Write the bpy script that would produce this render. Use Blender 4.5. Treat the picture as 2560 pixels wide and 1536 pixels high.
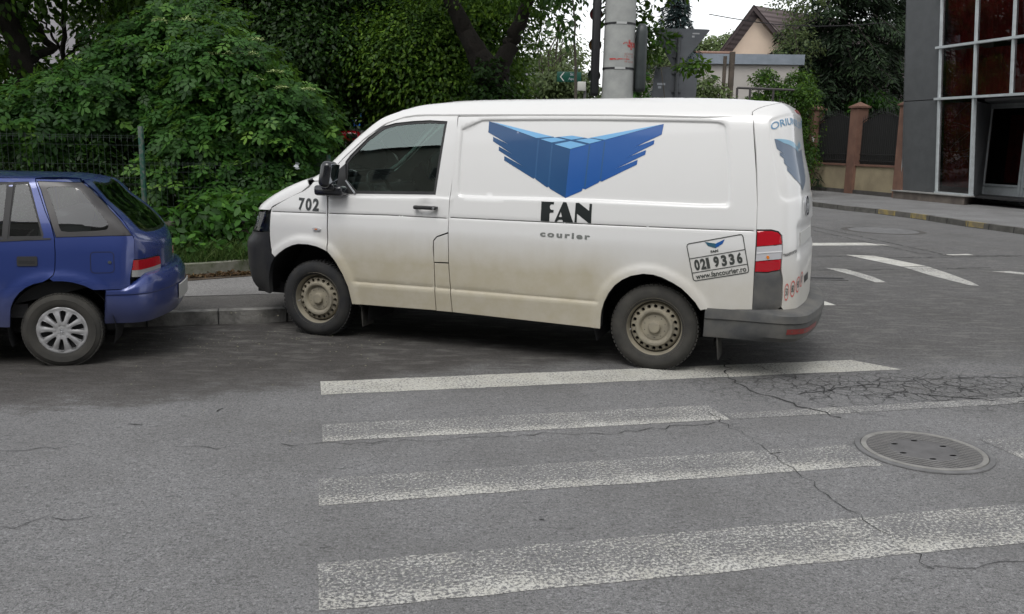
import bpy, bmesh, math, random
import numpy as np
from mathutils import Vector, Matrix, Euler
from mathutils.geometry import delaunay_2d_cdt
random.seed(7); RNG=np.random.default_rng(11)
for o in list(bpy.data.objects): bpy.data.objects.remove(o)
SC=bpy.context.scene; COL=SC.collection
R=math.radians
# ---------------------------------------------------------------- camera
F_PX=2221.84; CAM_H=1.7155; PITCH=.1826; ROLL=.0195
cam=bpy.data.objects.new('camera',bpy.data.cameras.new('camera')); COL.objects.link(cam)
fw=Vector((0,math.cos(PITCH),-math.sin(PITCH))); rt=Vector((1,0,0)); up=rt.cross(fw)
r2=math.cos(ROLL)*rt+math.sin(ROLL)*up; u2=-math.sin(ROLL)*rt+math.cos(ROLL)*up
M=Matrix((r2,u2,-fw)).transposed().to_4x4(); M.translation=Vector((0,0,CAM_H)); cam.matrix_world=M
cam.data.sensor_width=36; cam.data.lens=F_PX/2560*36; cam.data.clip_start=.05; cam.data.clip_end=2000
SC.camera=cam
# ---------------------------------------------------------------- light
W=bpy.data.worlds.new('World'); SC.world=W; W.use_nodes=True; nt=W.node_tree; nt.nodes.clear()
SUN_EL,SUN_AZ=R(58),R(200)
sky=nt.nodes.new('ShaderNodeTexSky'); sky.sky_type='NISHITA'; sky.sun_disc=False
sky.sun_elevation=SUN_EL; sky.sun_rotation=SUN_AZ; sky.air_density=1.0; sky.dust_density=1.5; sky.ozone_density=1.0
hs=nt.nodes.new('ShaderNodeHueSaturation'); hs.inputs['Saturation'].default_value=.12
bg=nt.nodes.new('ShaderNodeBackground'); bg.inputs['Strength'].default_value=.15
wo=nt.nodes.new('ShaderNodeOutputWorld')
nt.links.new(sky.outputs[0],hs.inputs['Color']); nt.links.new(hs.outputs[0],bg.inputs[0]); nt.links.new(bg.outputs[0],wo.inputs[0])
sl=bpy.data.lights.new('sun','SUN'); sl.energy=.7; sl.angle=R(30); sl.color=(1,.97,.93)
so=bpy.data.objects.new('sun',sl); COL.objects.link(so)
so.rotation_euler=(R(90)-SUN_EL,0,math.pi-SUN_AZ)
SC.view_settings.view_transform='Standard'; SC.view_settings.look='None'; SC.view_settings.gamma=1
SC.view_settings.use_curve_mapping=False; SC.view_settings.exposure=.78
SC.render.engine='CYCLES'
SC.cycles.max_bounces=8; SC.cycles.transparent_max_bounces=24
# ---------------------------------------------------------------- materials
def mat(name,col=(.5,.5,.5),rough=.6,metal=0,coat=0,spec=.5,alpha=None,emit=None):
    m=bpy.data.materials.new(name); m.use_nodes=True; b=m.node_tree.nodes['Principled BSDF']
    b.inputs['Base Color'].default_value=(*col,1); b.inputs['Roughness'].default_value=rough
    b.inputs['Metallic'].default_value=metal; b.inputs['Coat Weight'].default_value=coat
    b.inputs['Specular IOR Level'].default_value=spec; b.inputs['Coat Roughness'].default_value=.06
    return m
class NT:
    def __init__(s,m): s.m=m; s.t=m.node_tree; s.b=s.t.nodes['Principled BSDF']
    def n(s,k,**kw):
        x=s.t.nodes.new('ShaderNode'+k)
        for a,v in kw.items():
            if a.startswith('i_'): x.inputs[a[2:].replace('_',' ')].default_value=v
            else: setattr(x,a,v)
        return x
    def l(s,a,b): s.t.links.new(a,b)
    def co(s,kind='Object',scale=None):
        c=s.n('TexCoord').outputs[kind]
        if scale:
            mp=s.n('Mapping'); mp.inputs['Scale'].default_value=scale; s.l(c,mp.inputs['Vector']); return mp.outputs[0]
        return c
    def noise(s,vec,scale,detail=3,rough=.55,out='Fac'):
        x=s.n('TexNoise'); x.inputs['Scale'].default_value=scale; x.inputs['Detail'].default_value=detail; x.inputs['Roughness'].default_value=rough
        if vec is not None: s.l(vec,x.inputs['Vector'])
        return x.outputs[out]
    def ramp(s,fac,stops):
        x=s.n('ValToRGB'); e=x.color_ramp.elements
        while len(e)<len(stops): e.new(.5)
        for i,(p,c) in enumerate(stops):
            e[i].position=p; e[i].color=(c,c,c,1) if not isinstance(c,tuple) else (*c,1)
        s.l(fac,x.inputs[0]); return x.outputs[0]
    def mix(s,fac,a,b,mode='MIX'):
        x=s.n('Mix',data_type='RGBA',blend_type=mode)
        if isinstance(fac,(int,float)): x.inputs[0].default_value=fac
        else: s.l(fac,x.inputs[0])
        for i,v in ((6,a),(7,b)):
            if isinstance(v,tuple): x.inputs[i].default_value=(*v,1)
            else: s.l(v,x.inputs[i])
        return x.outputs[2]
    def math(s,op,a,b=None,clamp=False):
        x=s.n('Math',operation=op,use_clamp=clamp)
        for i,v in enumerate((a,b)):
            if v is None: continue
            if isinstance(v,(int,float)): x.inputs[i].default_value=v
            else: s.l(v,x.inputs[i])
        return x.outputs[0]
    def sep(s,vec):
        x=s.n('SeparateXYZ'); s.l(vec,x.inputs[0]); return x.outputs
    def bump(s,h,strength=.3,dist=.01):
        x=s.n('Bump'); x.inputs['Strength'].default_value=strength; x.inputs['Distance'].default_value=dist
        s.l(h,x.inputs['Height']); s.l(x.outputs[0],s.b.inputs['Normal'])
def varied(name,col,col2,scale=3,rough=.8,bump=.0,bscale=30,dist=.01,metal=0,spec=.4,lo=.35,hi=.65,coat=0):
    m=mat(name,col,rough,metal,coat,spec); t=NT(m); c=t.co()
    f=t.ramp(t.noise(c,scale,5),[(lo,0.),(hi,1.)]); t.l(t.mix(f,col,col2),t.b.inputs['Base Color'])
    if bump: t.bump(t.noise(c,bscale,4),bump,dist)
    return m
def glass(name,tint,refl=1.0,rough=.0,ior=1.55,dust_sheen=0.):
    m=bpy.data.materials.new(name); m.use_nodes=True; t=m.node_tree; t.nodes.clear()
    tr=t.nodes.new('ShaderNodeBsdfTransparent'); tr.inputs[0].default_value=(*tint,1)
    gl=t.nodes.new('ShaderNodeBsdfGlossy'); gl.inputs['Roughness'].default_value=rough; gl.inputs[0].default_value=(*(refl if isinstance(refl,tuple) else (refl,)*3),1)
    fr=t.nodes.new('ShaderNodeFresnel'); fr.inputs[0].default_value=ior
    mx=t.nodes.new('ShaderNodeMixShader'); ot=t.nodes.new('ShaderNodeOutputMaterial')
    t.links.new(fr.outputs[0],mx.inputs[0]); t.links.new(tr.outputs[0],mx.inputs[1]); t.links.new(gl.outputs[0],mx.inputs[2]); 
    if dust_sheen:  # pale diffuse film: dust plus sky reflection put into the glass colour
        df=t.nodes.new('ShaderNodeBsdfDiffuse'); df.inputs[0].default_value=(.42,.43,.41,1); m2=t.nodes.new('ShaderNodeMixShader'); m2.inputs[0].default_value=dust_sheen
        t.links.new(mx.outputs[0],m2.inputs[1]); t.links.new(df.outputs[0],m2.inputs[2]); t.links.new(m2.outputs[0],ot.inputs[0])
    else: t.links.new(mx.outputs[0],ot.inputs[0])
    return m
# ---------------------------------------------------------------- mesh helpers
class MB:
    def __init__(s): s.v=[]; s.f=[]; s.m=[]
    def add(s,vs,fs,mi=0):
        k=len(s.v); s.v+= [tuple(map(float,p)) for p in vs]; s.f+=[tuple(i+k for i in f) for f in fs]; s.m+=[mi]*len(fs); return s
    def box(s,c,d,rot=0,mi=0,tilt=None):
        x,y,z=[q/2 for q in d]; P=[Vector((a*x,b*y,e*z)) for a in(-1,1) for b in(-1,1) for e in(-1,1)]
        E=Matrix.Rotation(rot,3,'Z') if tilt is None else Euler(tilt).to_matrix()
        P=[E@p+Vector(c) for p in P]
        return s.add(P,[(0,1,3,2),(4,6,7,5),(0,4,5,1),(2,3,7,6),(0,2,6,4),(1,5,7,3)],mi)
    def rbox(s,c,d,r=.01,rot=0,seg=2,mi=0,tilt=None):
        bm=bmesh.new(); bmesh.ops.create_cube(bm,size=1); bmesh.ops.scale(bm,vec=d,verts=bm.verts)
        bmesh.ops.bevel(bm,geom=bm.edges[:],offset=r,segments=seg,profile=.5,affect='EDGES')
        E=Matrix.Rotation(rot,4,'Z') if tilt is None else Euler(tilt).to_matrix().to_4x4()
        bm.transform(Matrix.Translation(c)@E); bm.verts.index_update()
        s.add([v.co for v in bm.verts],[[v.index for v in f.verts] for f in bm.faces],mi); bm.free(); return s
    def tube(s,pts,rad,n=8,mi=0,cap=True):
        pts=[Vector(p) for p in pts]; rad=rad if hasattr(rad,'__len__') else [rad]*len(pts)
        rings=[]; ref=None
        for i,p in enumerate(pts):
            d=(pts[min(i+1,len(pts)-1)]-pts[max(i-1,0)]).normalized()
            if ref is None: ref=d.orthogonal().normalized()
            ref=(ref-d*ref.dot(d)).normalized(); b=d.cross(ref)
            rings.append([p+(ref*math.cos(a)+b*math.sin(a))*rad[i] for a in [2*math.pi*k/n for k in range(n)]])
        vs=[q for r in rings for q in r]; fs=[]
        for i in range(len(pts)-1):
            for k in range(n): fs.append((i*n+k,i*n+(k+1)%n,(i+1)*n+(k+1)%n,(i+1)*n+k))
        if cap: fs.append(tuple(range(n))[::-1]); fs.append(tuple((len(pts)-1)*n+k for k in range(n)))
        return s.add(vs,fs,mi)
    def lathe(s,prof,c,axis='Y',n=48,mi=0,closed=False):
        vs=[];fs=[];m=len(prof)
        for k in range(n):
            a=2*math.pi*k/n
            for r,h in prof:
                if axis=='Y': vs.append((c[0]+r*math.cos(a),c[1]+h,c[2]+r*math.sin(a)))
                else: vs.append((c[0]+r*math.cos(a),c[1]+r*math.sin(a),c[2]+h))
        for k in range(n):
            k2=(k+1)%n
            for j in range(m if closed else m-1):
                j2=(j+1)%m; fs.append((k*m+j,k*m+j2,k2*m+j2,k2*m+j))
        return s.add(vs,fs,mi)
    def prism(s,poly,z0,z1,mi=0):
        n=len(poly)
        a=sum(poly[i][0]*poly[(i+1)%n][1]-poly[(i+1)%n][0]*poly[i][1] for i in range(n))
        if a<0: poly=poly[::-1]
        vs=[(x,y,z0) for x,y in poly]+[(x,y,z1) for x,y in poly]
        return s.add(vs,[tuple(range(n))[::-1],tuple(range(n,2*n))]+[(i,(i+1)%n,(i+1)%n+n,i+n) for i in range(n)],mi)
    def mirror(s):
        o=MB(); o.v=[(x,-y,z) for x,y,z in s.v]; o.f=[f[::-1] for f in s.f]; o.m=list(s.m); return o
def obj(name,mb,m,parent=None,smooth=True,loc=None,angle=40):
    me=bpy.data.meshes.new(name); me.from_pydata(mb.v,[],mb.f)
    for q in (m if isinstance(m,(list,tuple)) else [m]): me.materials.append(q)
    if any(mb.m): me.polygons.foreach_set('material_index',mb.m)
    me.update(); o=bpy.data.objects.new(name,me); COL.objects.link(o)
    if smooth:
        me.polygons.foreach_set('use_smooth',[True]*len(me.polygons))
        me.set_sharp_from_angle(angle=R(angle))
    if parent is not None: o.parent=parent
    if loc: o.location=loc
    return o
def npmesh(name,V,Fc,m,parent=None,tint=None,sides=4):
    me=bpy.data.meshes.new(name); nv=len(V); nf=len(Fc)
    me.vertices.add(nv); me.vertices.foreach_set('co',np.asarray(V,np.float32).ravel())
    me.loops.add(nf*sides); me.loops.foreach_set('vertex_index',np.asarray(Fc,np.int32).ravel())
    me.polygons.add(nf); me.polygons.foreach_set('loop_start',np.arange(nf,dtype=np.int32)*sides)
    me.update(calc_edges=True)
    if tint is not None:
        a=me.attributes.new('tint','FLOAT','POINT'); a.data.foreach_set('value',np.asarray(tint,np.float32))
    me.materials.append(m); me.validate(); o=bpy.data.objects.new(name,me); COL.objects.link(o)
    if parent is not None: o.parent=parent
    return o
def thing(name,label,cat,loc=(0,0,0),rz=0,group=None):
    o=bpy.data.objects.new(name,None); COL.objects.link(o); o.location=loc; o.rotation_euler=(0,0,rz)
    o['label']=label; o['category']=cat
    if group: o['group']=group
    return o
def tag(o,label=None,cat=None,group=None,kind=None):
    for k,v in (('label',label),('category',cat),('group',group),('kind',kind)):
        if v: o[k]=v
    return o
# ---------------------------------------------------------------- implicit bodies and panels
def spl(xs,ys):
    xs=np.array(xs,float); ys=np.array(ys,float); h=np.diff(xs); d=np.diff(ys)/h
    m=np.zeros_like(xs); m[0]=d[0]; m[-1]=d[-1]
    for i in range(1,len(xs)-1):
        if d[i-1]*d[i]>0:
            w1=2*h[i]+h[i-1]; w2=h[i]+2*h[i-1]; m[i]=(w1+w2)/(w1/d[i-1]+w2/d[i])
    def f(x):
        x=np.clip(x,xs[0],xs[-1]); i=np.clip(np.searchsorted(xs,x)-1,0,len(h)-1)
        t=(x-xs[i])/h[i]; t2=t*t;t3=t2*t
        return (2*t3-3*t2+1)*ys[i]+(t3-2*t2+t)*h[i]*m[i]+(-2*t3+3*t2)*ys[i+1]+(t3-t2)*h[i]*m[i+1]
    return f
def rmax(a,b,r):
    u=np.maximum(a+r,0); v=np.maximum(b+r,0)
    return np.minimum(np.maximum(a,b),-r)+np.sqrt(u*u+v*v)
VW=spl([0,.3,.6,.95,1.1,1.35,1.8,2.1],[.925,.935,.95,.95,.935,.89,.78,.69])
VD=spl([-4.1,-3.95,-3.7,-3.3,-2,-.6,0,.4,.7,.95],[.07,.055,.03,.008,0,0,.012,.05,.11,.2])
VRAD=spl([-4,-1.2,-.6,-.2,.1,.9],[.17,.16,.10,.07,.06,.05])
# fitted
VT=spl([-4.2,-3.9,-3.6,-3,-2.1,-1.4,-.95,-.78,-.6,-.40,-.19,.04,.12,.3,.48,.6,.75,.95],
 [2.023,2.058,2.077,2.09,2.079,2.068,2.036,1.996,1.932,1.788,1.604,1.419,1.397,1.329,1.241,1.19,1.136,1.007])
VR=spl([.0,.5,.9,1.3,1.45,1.7,2.0,2.1],[-4.093,-4.099,-4.094,-4.065,-4.047,-3.982,-3.927,-3.90])
VN=spl([.0,.3,.45,.6,.75,.9,1.0,1.1,1.2],[0.669,0.787,0.877,0.91,0.917,0.886,0.845,0.813,0.737])
def vanF(x,y,z):
    ay=np.abs(y)
    fs=(ay-(VW(z)-VD(x)))*.985
    b=np.interp(x,[-1.4,-.6,.3,.9],[0,.10,.13,.05])
    xx=x-b*(1-(ay/.85)**2); e=.01
    zt=VT(xx); sl=(VT(xx+e)-VT(xx-e))/(2*e)
    ft=(z-zt+.03*(ay/.8)**2)/np.sqrt(1+sl*sl)
    f=rmax(fs,ft,VRAD(x))
    fr=-(x-(VR(z)+.10*(ay/.9)**2))*.98
    f=rmax(f,fr,.13)
    fn=(x-(VN(z)-.10*(ay/.9)**2-.20*(ay/.9)**5))*.9
    return rmax(f,fn,.06)
def cast(F,O,D,hi,lo=0.,n=44):
    O=np.asarray(O,float);D=np.asarray(D,float)
    a=np.full(O.shape[0],float(lo));b=np.full(O.shape[0],float(hi))
    for _ in range(n):
        m=(a+b)/2; P=O+m[:,None]*D; ins=F(P[:,0],P[:,1],P[:,2])<0
        a=np.where(ins,m,a); b=np.where(ins,b,m)
    return O+((a+b)/2)[:,None]*D
# blue car, origin under rear axle
CWW=spl([0,.25,.45,.6,.85,.95,1.3,1.5],[.74,.76,.79,.80,.775,.75,.61,.52])
CD=spl([-.95,-.8,-.5,0,1.5,2.3,2.8,3.1],[.09,.05,.02,0,0,.02,.08,.16])
CTx=[-1.0,-.88,-.74,-.55,-.40,-.30,-.15,.1,.5,1.0,1.35,1.6,1.95,2.05,2.5,2.9,3.1]
CTy=[.675,.751,.837,.976,1.136,1.224,1.37,1.41,1.415,1.424,1.389,1.238,.985,.959,.892,.813,.716]
CRx=[0,.3,.5,.7,.85,1.0,1.2,1.5]; CRy=[-.83,-.85,-.86,-.86,-.85,-.83,-.75,-.6]
CRy=[-.65,-.655,-.66,-.66,-.66,-.666,-.651,-.565]; CT=spl(CTx,CTy); CR=spl(CRx,CRy)
CN=spl([0,.3,.5,.7,.85],[2.9,3.02,3.05,3.0,2.9])
def carF(x,y,z):
    ay=np.abs(y)
    fs=(ay-(CWW(z)-CD(x)))*.97
    b=np.interp(x,[-.7,-.3,1.2,2.1],[-.05,0,.0,.10])
    xx=x-b*(1-(ay/.75)**2); e=.01
    zt=CT(xx); sl=(CT(xx+e)-CT(xx-e))/(2*e)
    ft=(z-zt+.03*(ay/.7)**2)/np.sqrt(1+sl*sl)
    f=rmax(fs,ft,.05)
    fr=-(x-(CR(z)+.16*(ay/.75)**2))*.97
    f=rmax(f,fr,.08)
    fn=(x-(CN(z)-.10*(ay/.75)**2-.15*(ay/.75)**5))*.9
    return rmax(f,fn,.06)
def smooth01(x): x=np.clip(x,0,1); return x*x*(3-2*x)
def mapS(F,hi=1.3,sg=1):
    def f(ab):
        n=len(ab); O=np.zeros((n,3)); O[:,0]=ab[:,0]; O[:,2]=ab[:,1]; D=np.zeros((n,3)); D[:,1]=sg; return cast(F,O,D,hi),D
    return f
def mapT(F,z0=.9,hi=1.7):
    def f(ab):
        n=len(ab); O=np.zeros((n,3)); O[:,0]=ab[:,0]; O[:,2]=z0; D=np.stack([0*ab[:,0],np.sin(ab[:,1]),np.cos(ab[:,1])],1); return cast(F,O,D,hi),D
    return f
def mapR(F,o=(-3.2,0,1.2),hi=1.8):
    def f(ab):
        n=len(ab); O=np.tile(np.array(o,float),(n,1)); t,e=ab[:,0],ab[:,1]
        D=np.stack([-np.cos(e)*np.cos(t),np.cos(e)*np.sin(t),np.sin(e)],1); return cast(F,O,D,hi),D
    return f
def mapN(F,o=(.2,0,.8),hi=1.8):
    def f(ab):
        n=len(ab); O=np.tile(np.array(o,float),(n,1)); t,e=ab[:,0],ab[:,1]
        D=np.stack([np.cos(e)*np.cos(t),np.cos(e)*np.sin(t),np.sin(e)],1); return cast(F,O,D,hi),D
    return f
def inpoly(P,poly):
    x,y=P[:,0],P[:,1]; c=np.zeros(len(P),bool); n=len(poly)
    for i in range(n):
        x1,y1=poly[i]; x2,y2=poly[(i+1)%n]
        if y1==y2: continue
        c^=((y1>y)!=(y2>y))&(x<(x2-x1)*(y-y1)/(y2-y1)+x1)
    return c
def dline(P,pts,closed=False):
    d=np.full(len(P),1e9); n=len(pts)
    for i in range(n if closed else n-1):
        a=np.array(pts[i]); b=np.array(pts[(i+1)%n]); ab=b-a; L=ab@ab
        if L<1e-12: continue
        t=np.clip(((P-a)@ab)/L,0,1); d=np.minimum(d,np.linalg.norm(P-a-t[:,None]*ab,axis=1))
    return d
def inset(poly,d):
    n=len(poly); A=sum(poly[i][0]*poly[(i+1)%n][1]-poly[(i+1)%n][0]*poly[i][1] for i in range(n)); s=1 if A>0 else -1
    out=[]
    for i in range(n):
        p=np.array(poly[i-1]);q=np.array(poly[i]);r=np.array(poly[(i+1)%n])
        a=(q-p)/(np.linalg.norm(q-p)+1e-9); b=(r-q)/(np.linalg.norm(r-q)+1e-9)
        na=np.array([-a[1],a[0]])*s; nb=np.array([-b[1],b[0]])*s; m=na+nb; k=max(m@m/2,.35); out.append(tuple(q+m*d/k))
    return out
def dens(poly,step,closed=True):
    out=[]; n=len(poly)
    for i in range(n if closed else n-1):
        a=np.array(poly[i],float); b=np.array(poly[(i+1)%n],float); k=max(1,int(math.ceil(np.linalg.norm(b-a)/step)))
        out+=[tuple(a+(b-a)*j/k) for j in range(k)]
    if not closed: out.append(tuple(poly[-1]))
    return out
def smoothpoly(poly,it=1):
    for _ in range(it):
        n=len(poly); o=[]
        for i in range(n):
            a=np.array(poly[i]);b=np.array(poly[(i+1)%n]); o+=[tuple(a*.75+b*.25),tuple(a*.25+b*.75)]
        poly=o
    return poly
def cdt(outer,holes=(),step=.03,extra=None,grid=True):
    loops=[dens(outer,step)]+[dens(h_,step) for h_ in holes]
    vs=[];es=[]
    for L in loops:
        k=len(vs); vs+=L; es+=[(k+i,k+(i+1)%len(L)) for i in range(len(L))]
    nb=len(vs); B=np.array(outer); lo=B.min(0); hi=B.max(0)
    pts=[]
    if grid:
        xs=np.arange(lo[0]+step*.37,hi[0],step); ys=np.arange(lo[1]+step*.41,hi[1],step*.87)
        G=np.array([(x+(step/2 if j%2 else 0),y) for j,y in enumerate(ys) for x in xs]) if len(xs) and len(ys) else np.zeros((0,2))
        if extra is not None and len(extra):
            ex=np.array(extra,float); 
            if len(G):
                keep=np.ones(len(G),bool)
                for i in range(0,len(G),2000):
                    g=G[i:i+2000]; d=np.abs(g[:,None,:]-ex[None]).max(2).min(1); keep[i:i+2000]=d>step*.45
                G=G[keep]
            G=np.vstack([G,ex]) if len(G) else ex
        if len(G):
            ok=inpoly(G,loops[0]); 
            for L in loops[1:]: ok&=~inpoly(G,L)
            G=G[ok]
            dd=np.full(len(G),1e9)
            bp=np.array(vs)
            for i in range(0,len(G),1500): dd[i:i+1500]=np.linalg.norm(G[i:i+1500,None]-bp[None],axis=2).min(1)
            G=G[dd>step*.4]; pts=[tuple(p) for p in G]
    r=delaunay_2d_cdt([Vector(p) for p in vs+pts],es,[],0,1e-7)
    V=np.array([tuple(v) for v in r[0]]); T=np.array([f for f in r[2] if len(f)==3],int)
    c=V[T].mean(1); ok=inpoly(c,loops[0])
    for L in loops[1:]: ok&=~inpoly(c,L)
    return V,T[ok]
def panel(mb,outer,mp,holes=(),step=.03,disp=None,off=0.,rim=.018,gap=0.,extra=None,mi=0,rimmi=None,post=None):
    if gap: outer=inset(outer,gap); holes=[inset(h_,-gap) for h_ in holes]
    V,T=cdt(outer,holes,step,extra)
    P,D=mp(V); o=np.full(len(V),off,float)
    if disp is not None: o=o+disp(V)
    Q=P+D*o[:,None]
    if post is not None: Q=post(V,Q,D)
    a,b,c=Q[T[:,0]],Q[T[:,1]],Q[T[:,2]]; nn=np.cross(b-a,c-a); fl=(nn*D[T[:,0]]).sum(1)<0
    T=T.copy(); T[fl]=T[fl][:,[0,2,1]]
    mb.add(Q,T.tolist(),mi)
    if rim:
        cnt={}
        for t in T.tolist():
            for i in range(3):
                e=(t[i],t[(i+1)%3]); 
                if (e[1],e[0]) in cnt: del cnt[(e[1],e[0])]
                else: cnt[e]=1
        idx={}; vs=[]; fs=[]
        def g(i,lvl):
            if (i,lvl) not in idx:
                idx[(i,lvl)]=len(vs); vs.append(Q[i]-D[i]*(rim if lvl else 0))
            return idx[(i,lvl)]
        for (i,j) in cnt: fs.append((g(j,0),g(i,0),g(i,1),g(j,1)))
        mb.add(vs,fs,mi if rimmi is None else rimmi)
    return mb
def mir(half):  # mirror a half outline (t>=0 side, listed from centre top round to centre bottom)
    return half+[(a,-b) if False else (-a,b) for a,b in half[::-1] if abs(a)>1e-6]
def mirT(half): return half+[(a,-b) for a,b in half[::-1] if abs(b)>1e-6]
def textgeo(txt,bold=0.,spacing=1.,shear=0.):
    cu=bpy.data.curves.new('t','FONT'); cu.body=txt; cu.size=1; cu.offset=bold; cu.space_character=spacing; cu.shear=shear; cu.resolution_u=4
    o=bpy.data.objects.new('t',cu); COL.objects.link(o); dg=bpy.context.evaluated_depsgraph_get(); dg.update()
    me=bpy.data.meshes.new_from_object(o.evaluated_get(dg)); V=np.array([v.co[:2] for v in me.vertices],float); Fc=[tuple(p.vertices) for p in me.polygons]
    bpy.data.objects.remove(o); bpy.data.meshes.remove(me); bpy.data.curves.remove(cu)
    lo=V.min(0); hi=V.max(0); return (V-lo)/(hi-lo),Fc
def textmap(mb,txt,quad,mp,disp=None,off=.003,mi=0,**kw):
    """quad: BL,BR,TR,TL in param space"""
    V,Fc=textgeo(txt,**kw); q=np.array(quad,float); u=V[:,:1]; v=V[:,1:]
    ab=(1-u)*(1-v)*q[0]+u*(1-v)*q[1]+u*v*q[2]+(1-u)*v*q[3]
    P,D=mp(ab); o=np.full(len(ab),off)+(disp(ab) if disp is not None else 0); Q=P+D*o[:,None]
    fs=[]
    for f in Fc:
        n=np.cross(Q[f[1]]-Q[f[0]],Q[f[2]]-Q[f[0]]); fs.append(f if n@D[f[0]]>0 else f[::-1])
    mb.add(Q,fs,mi)

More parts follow.
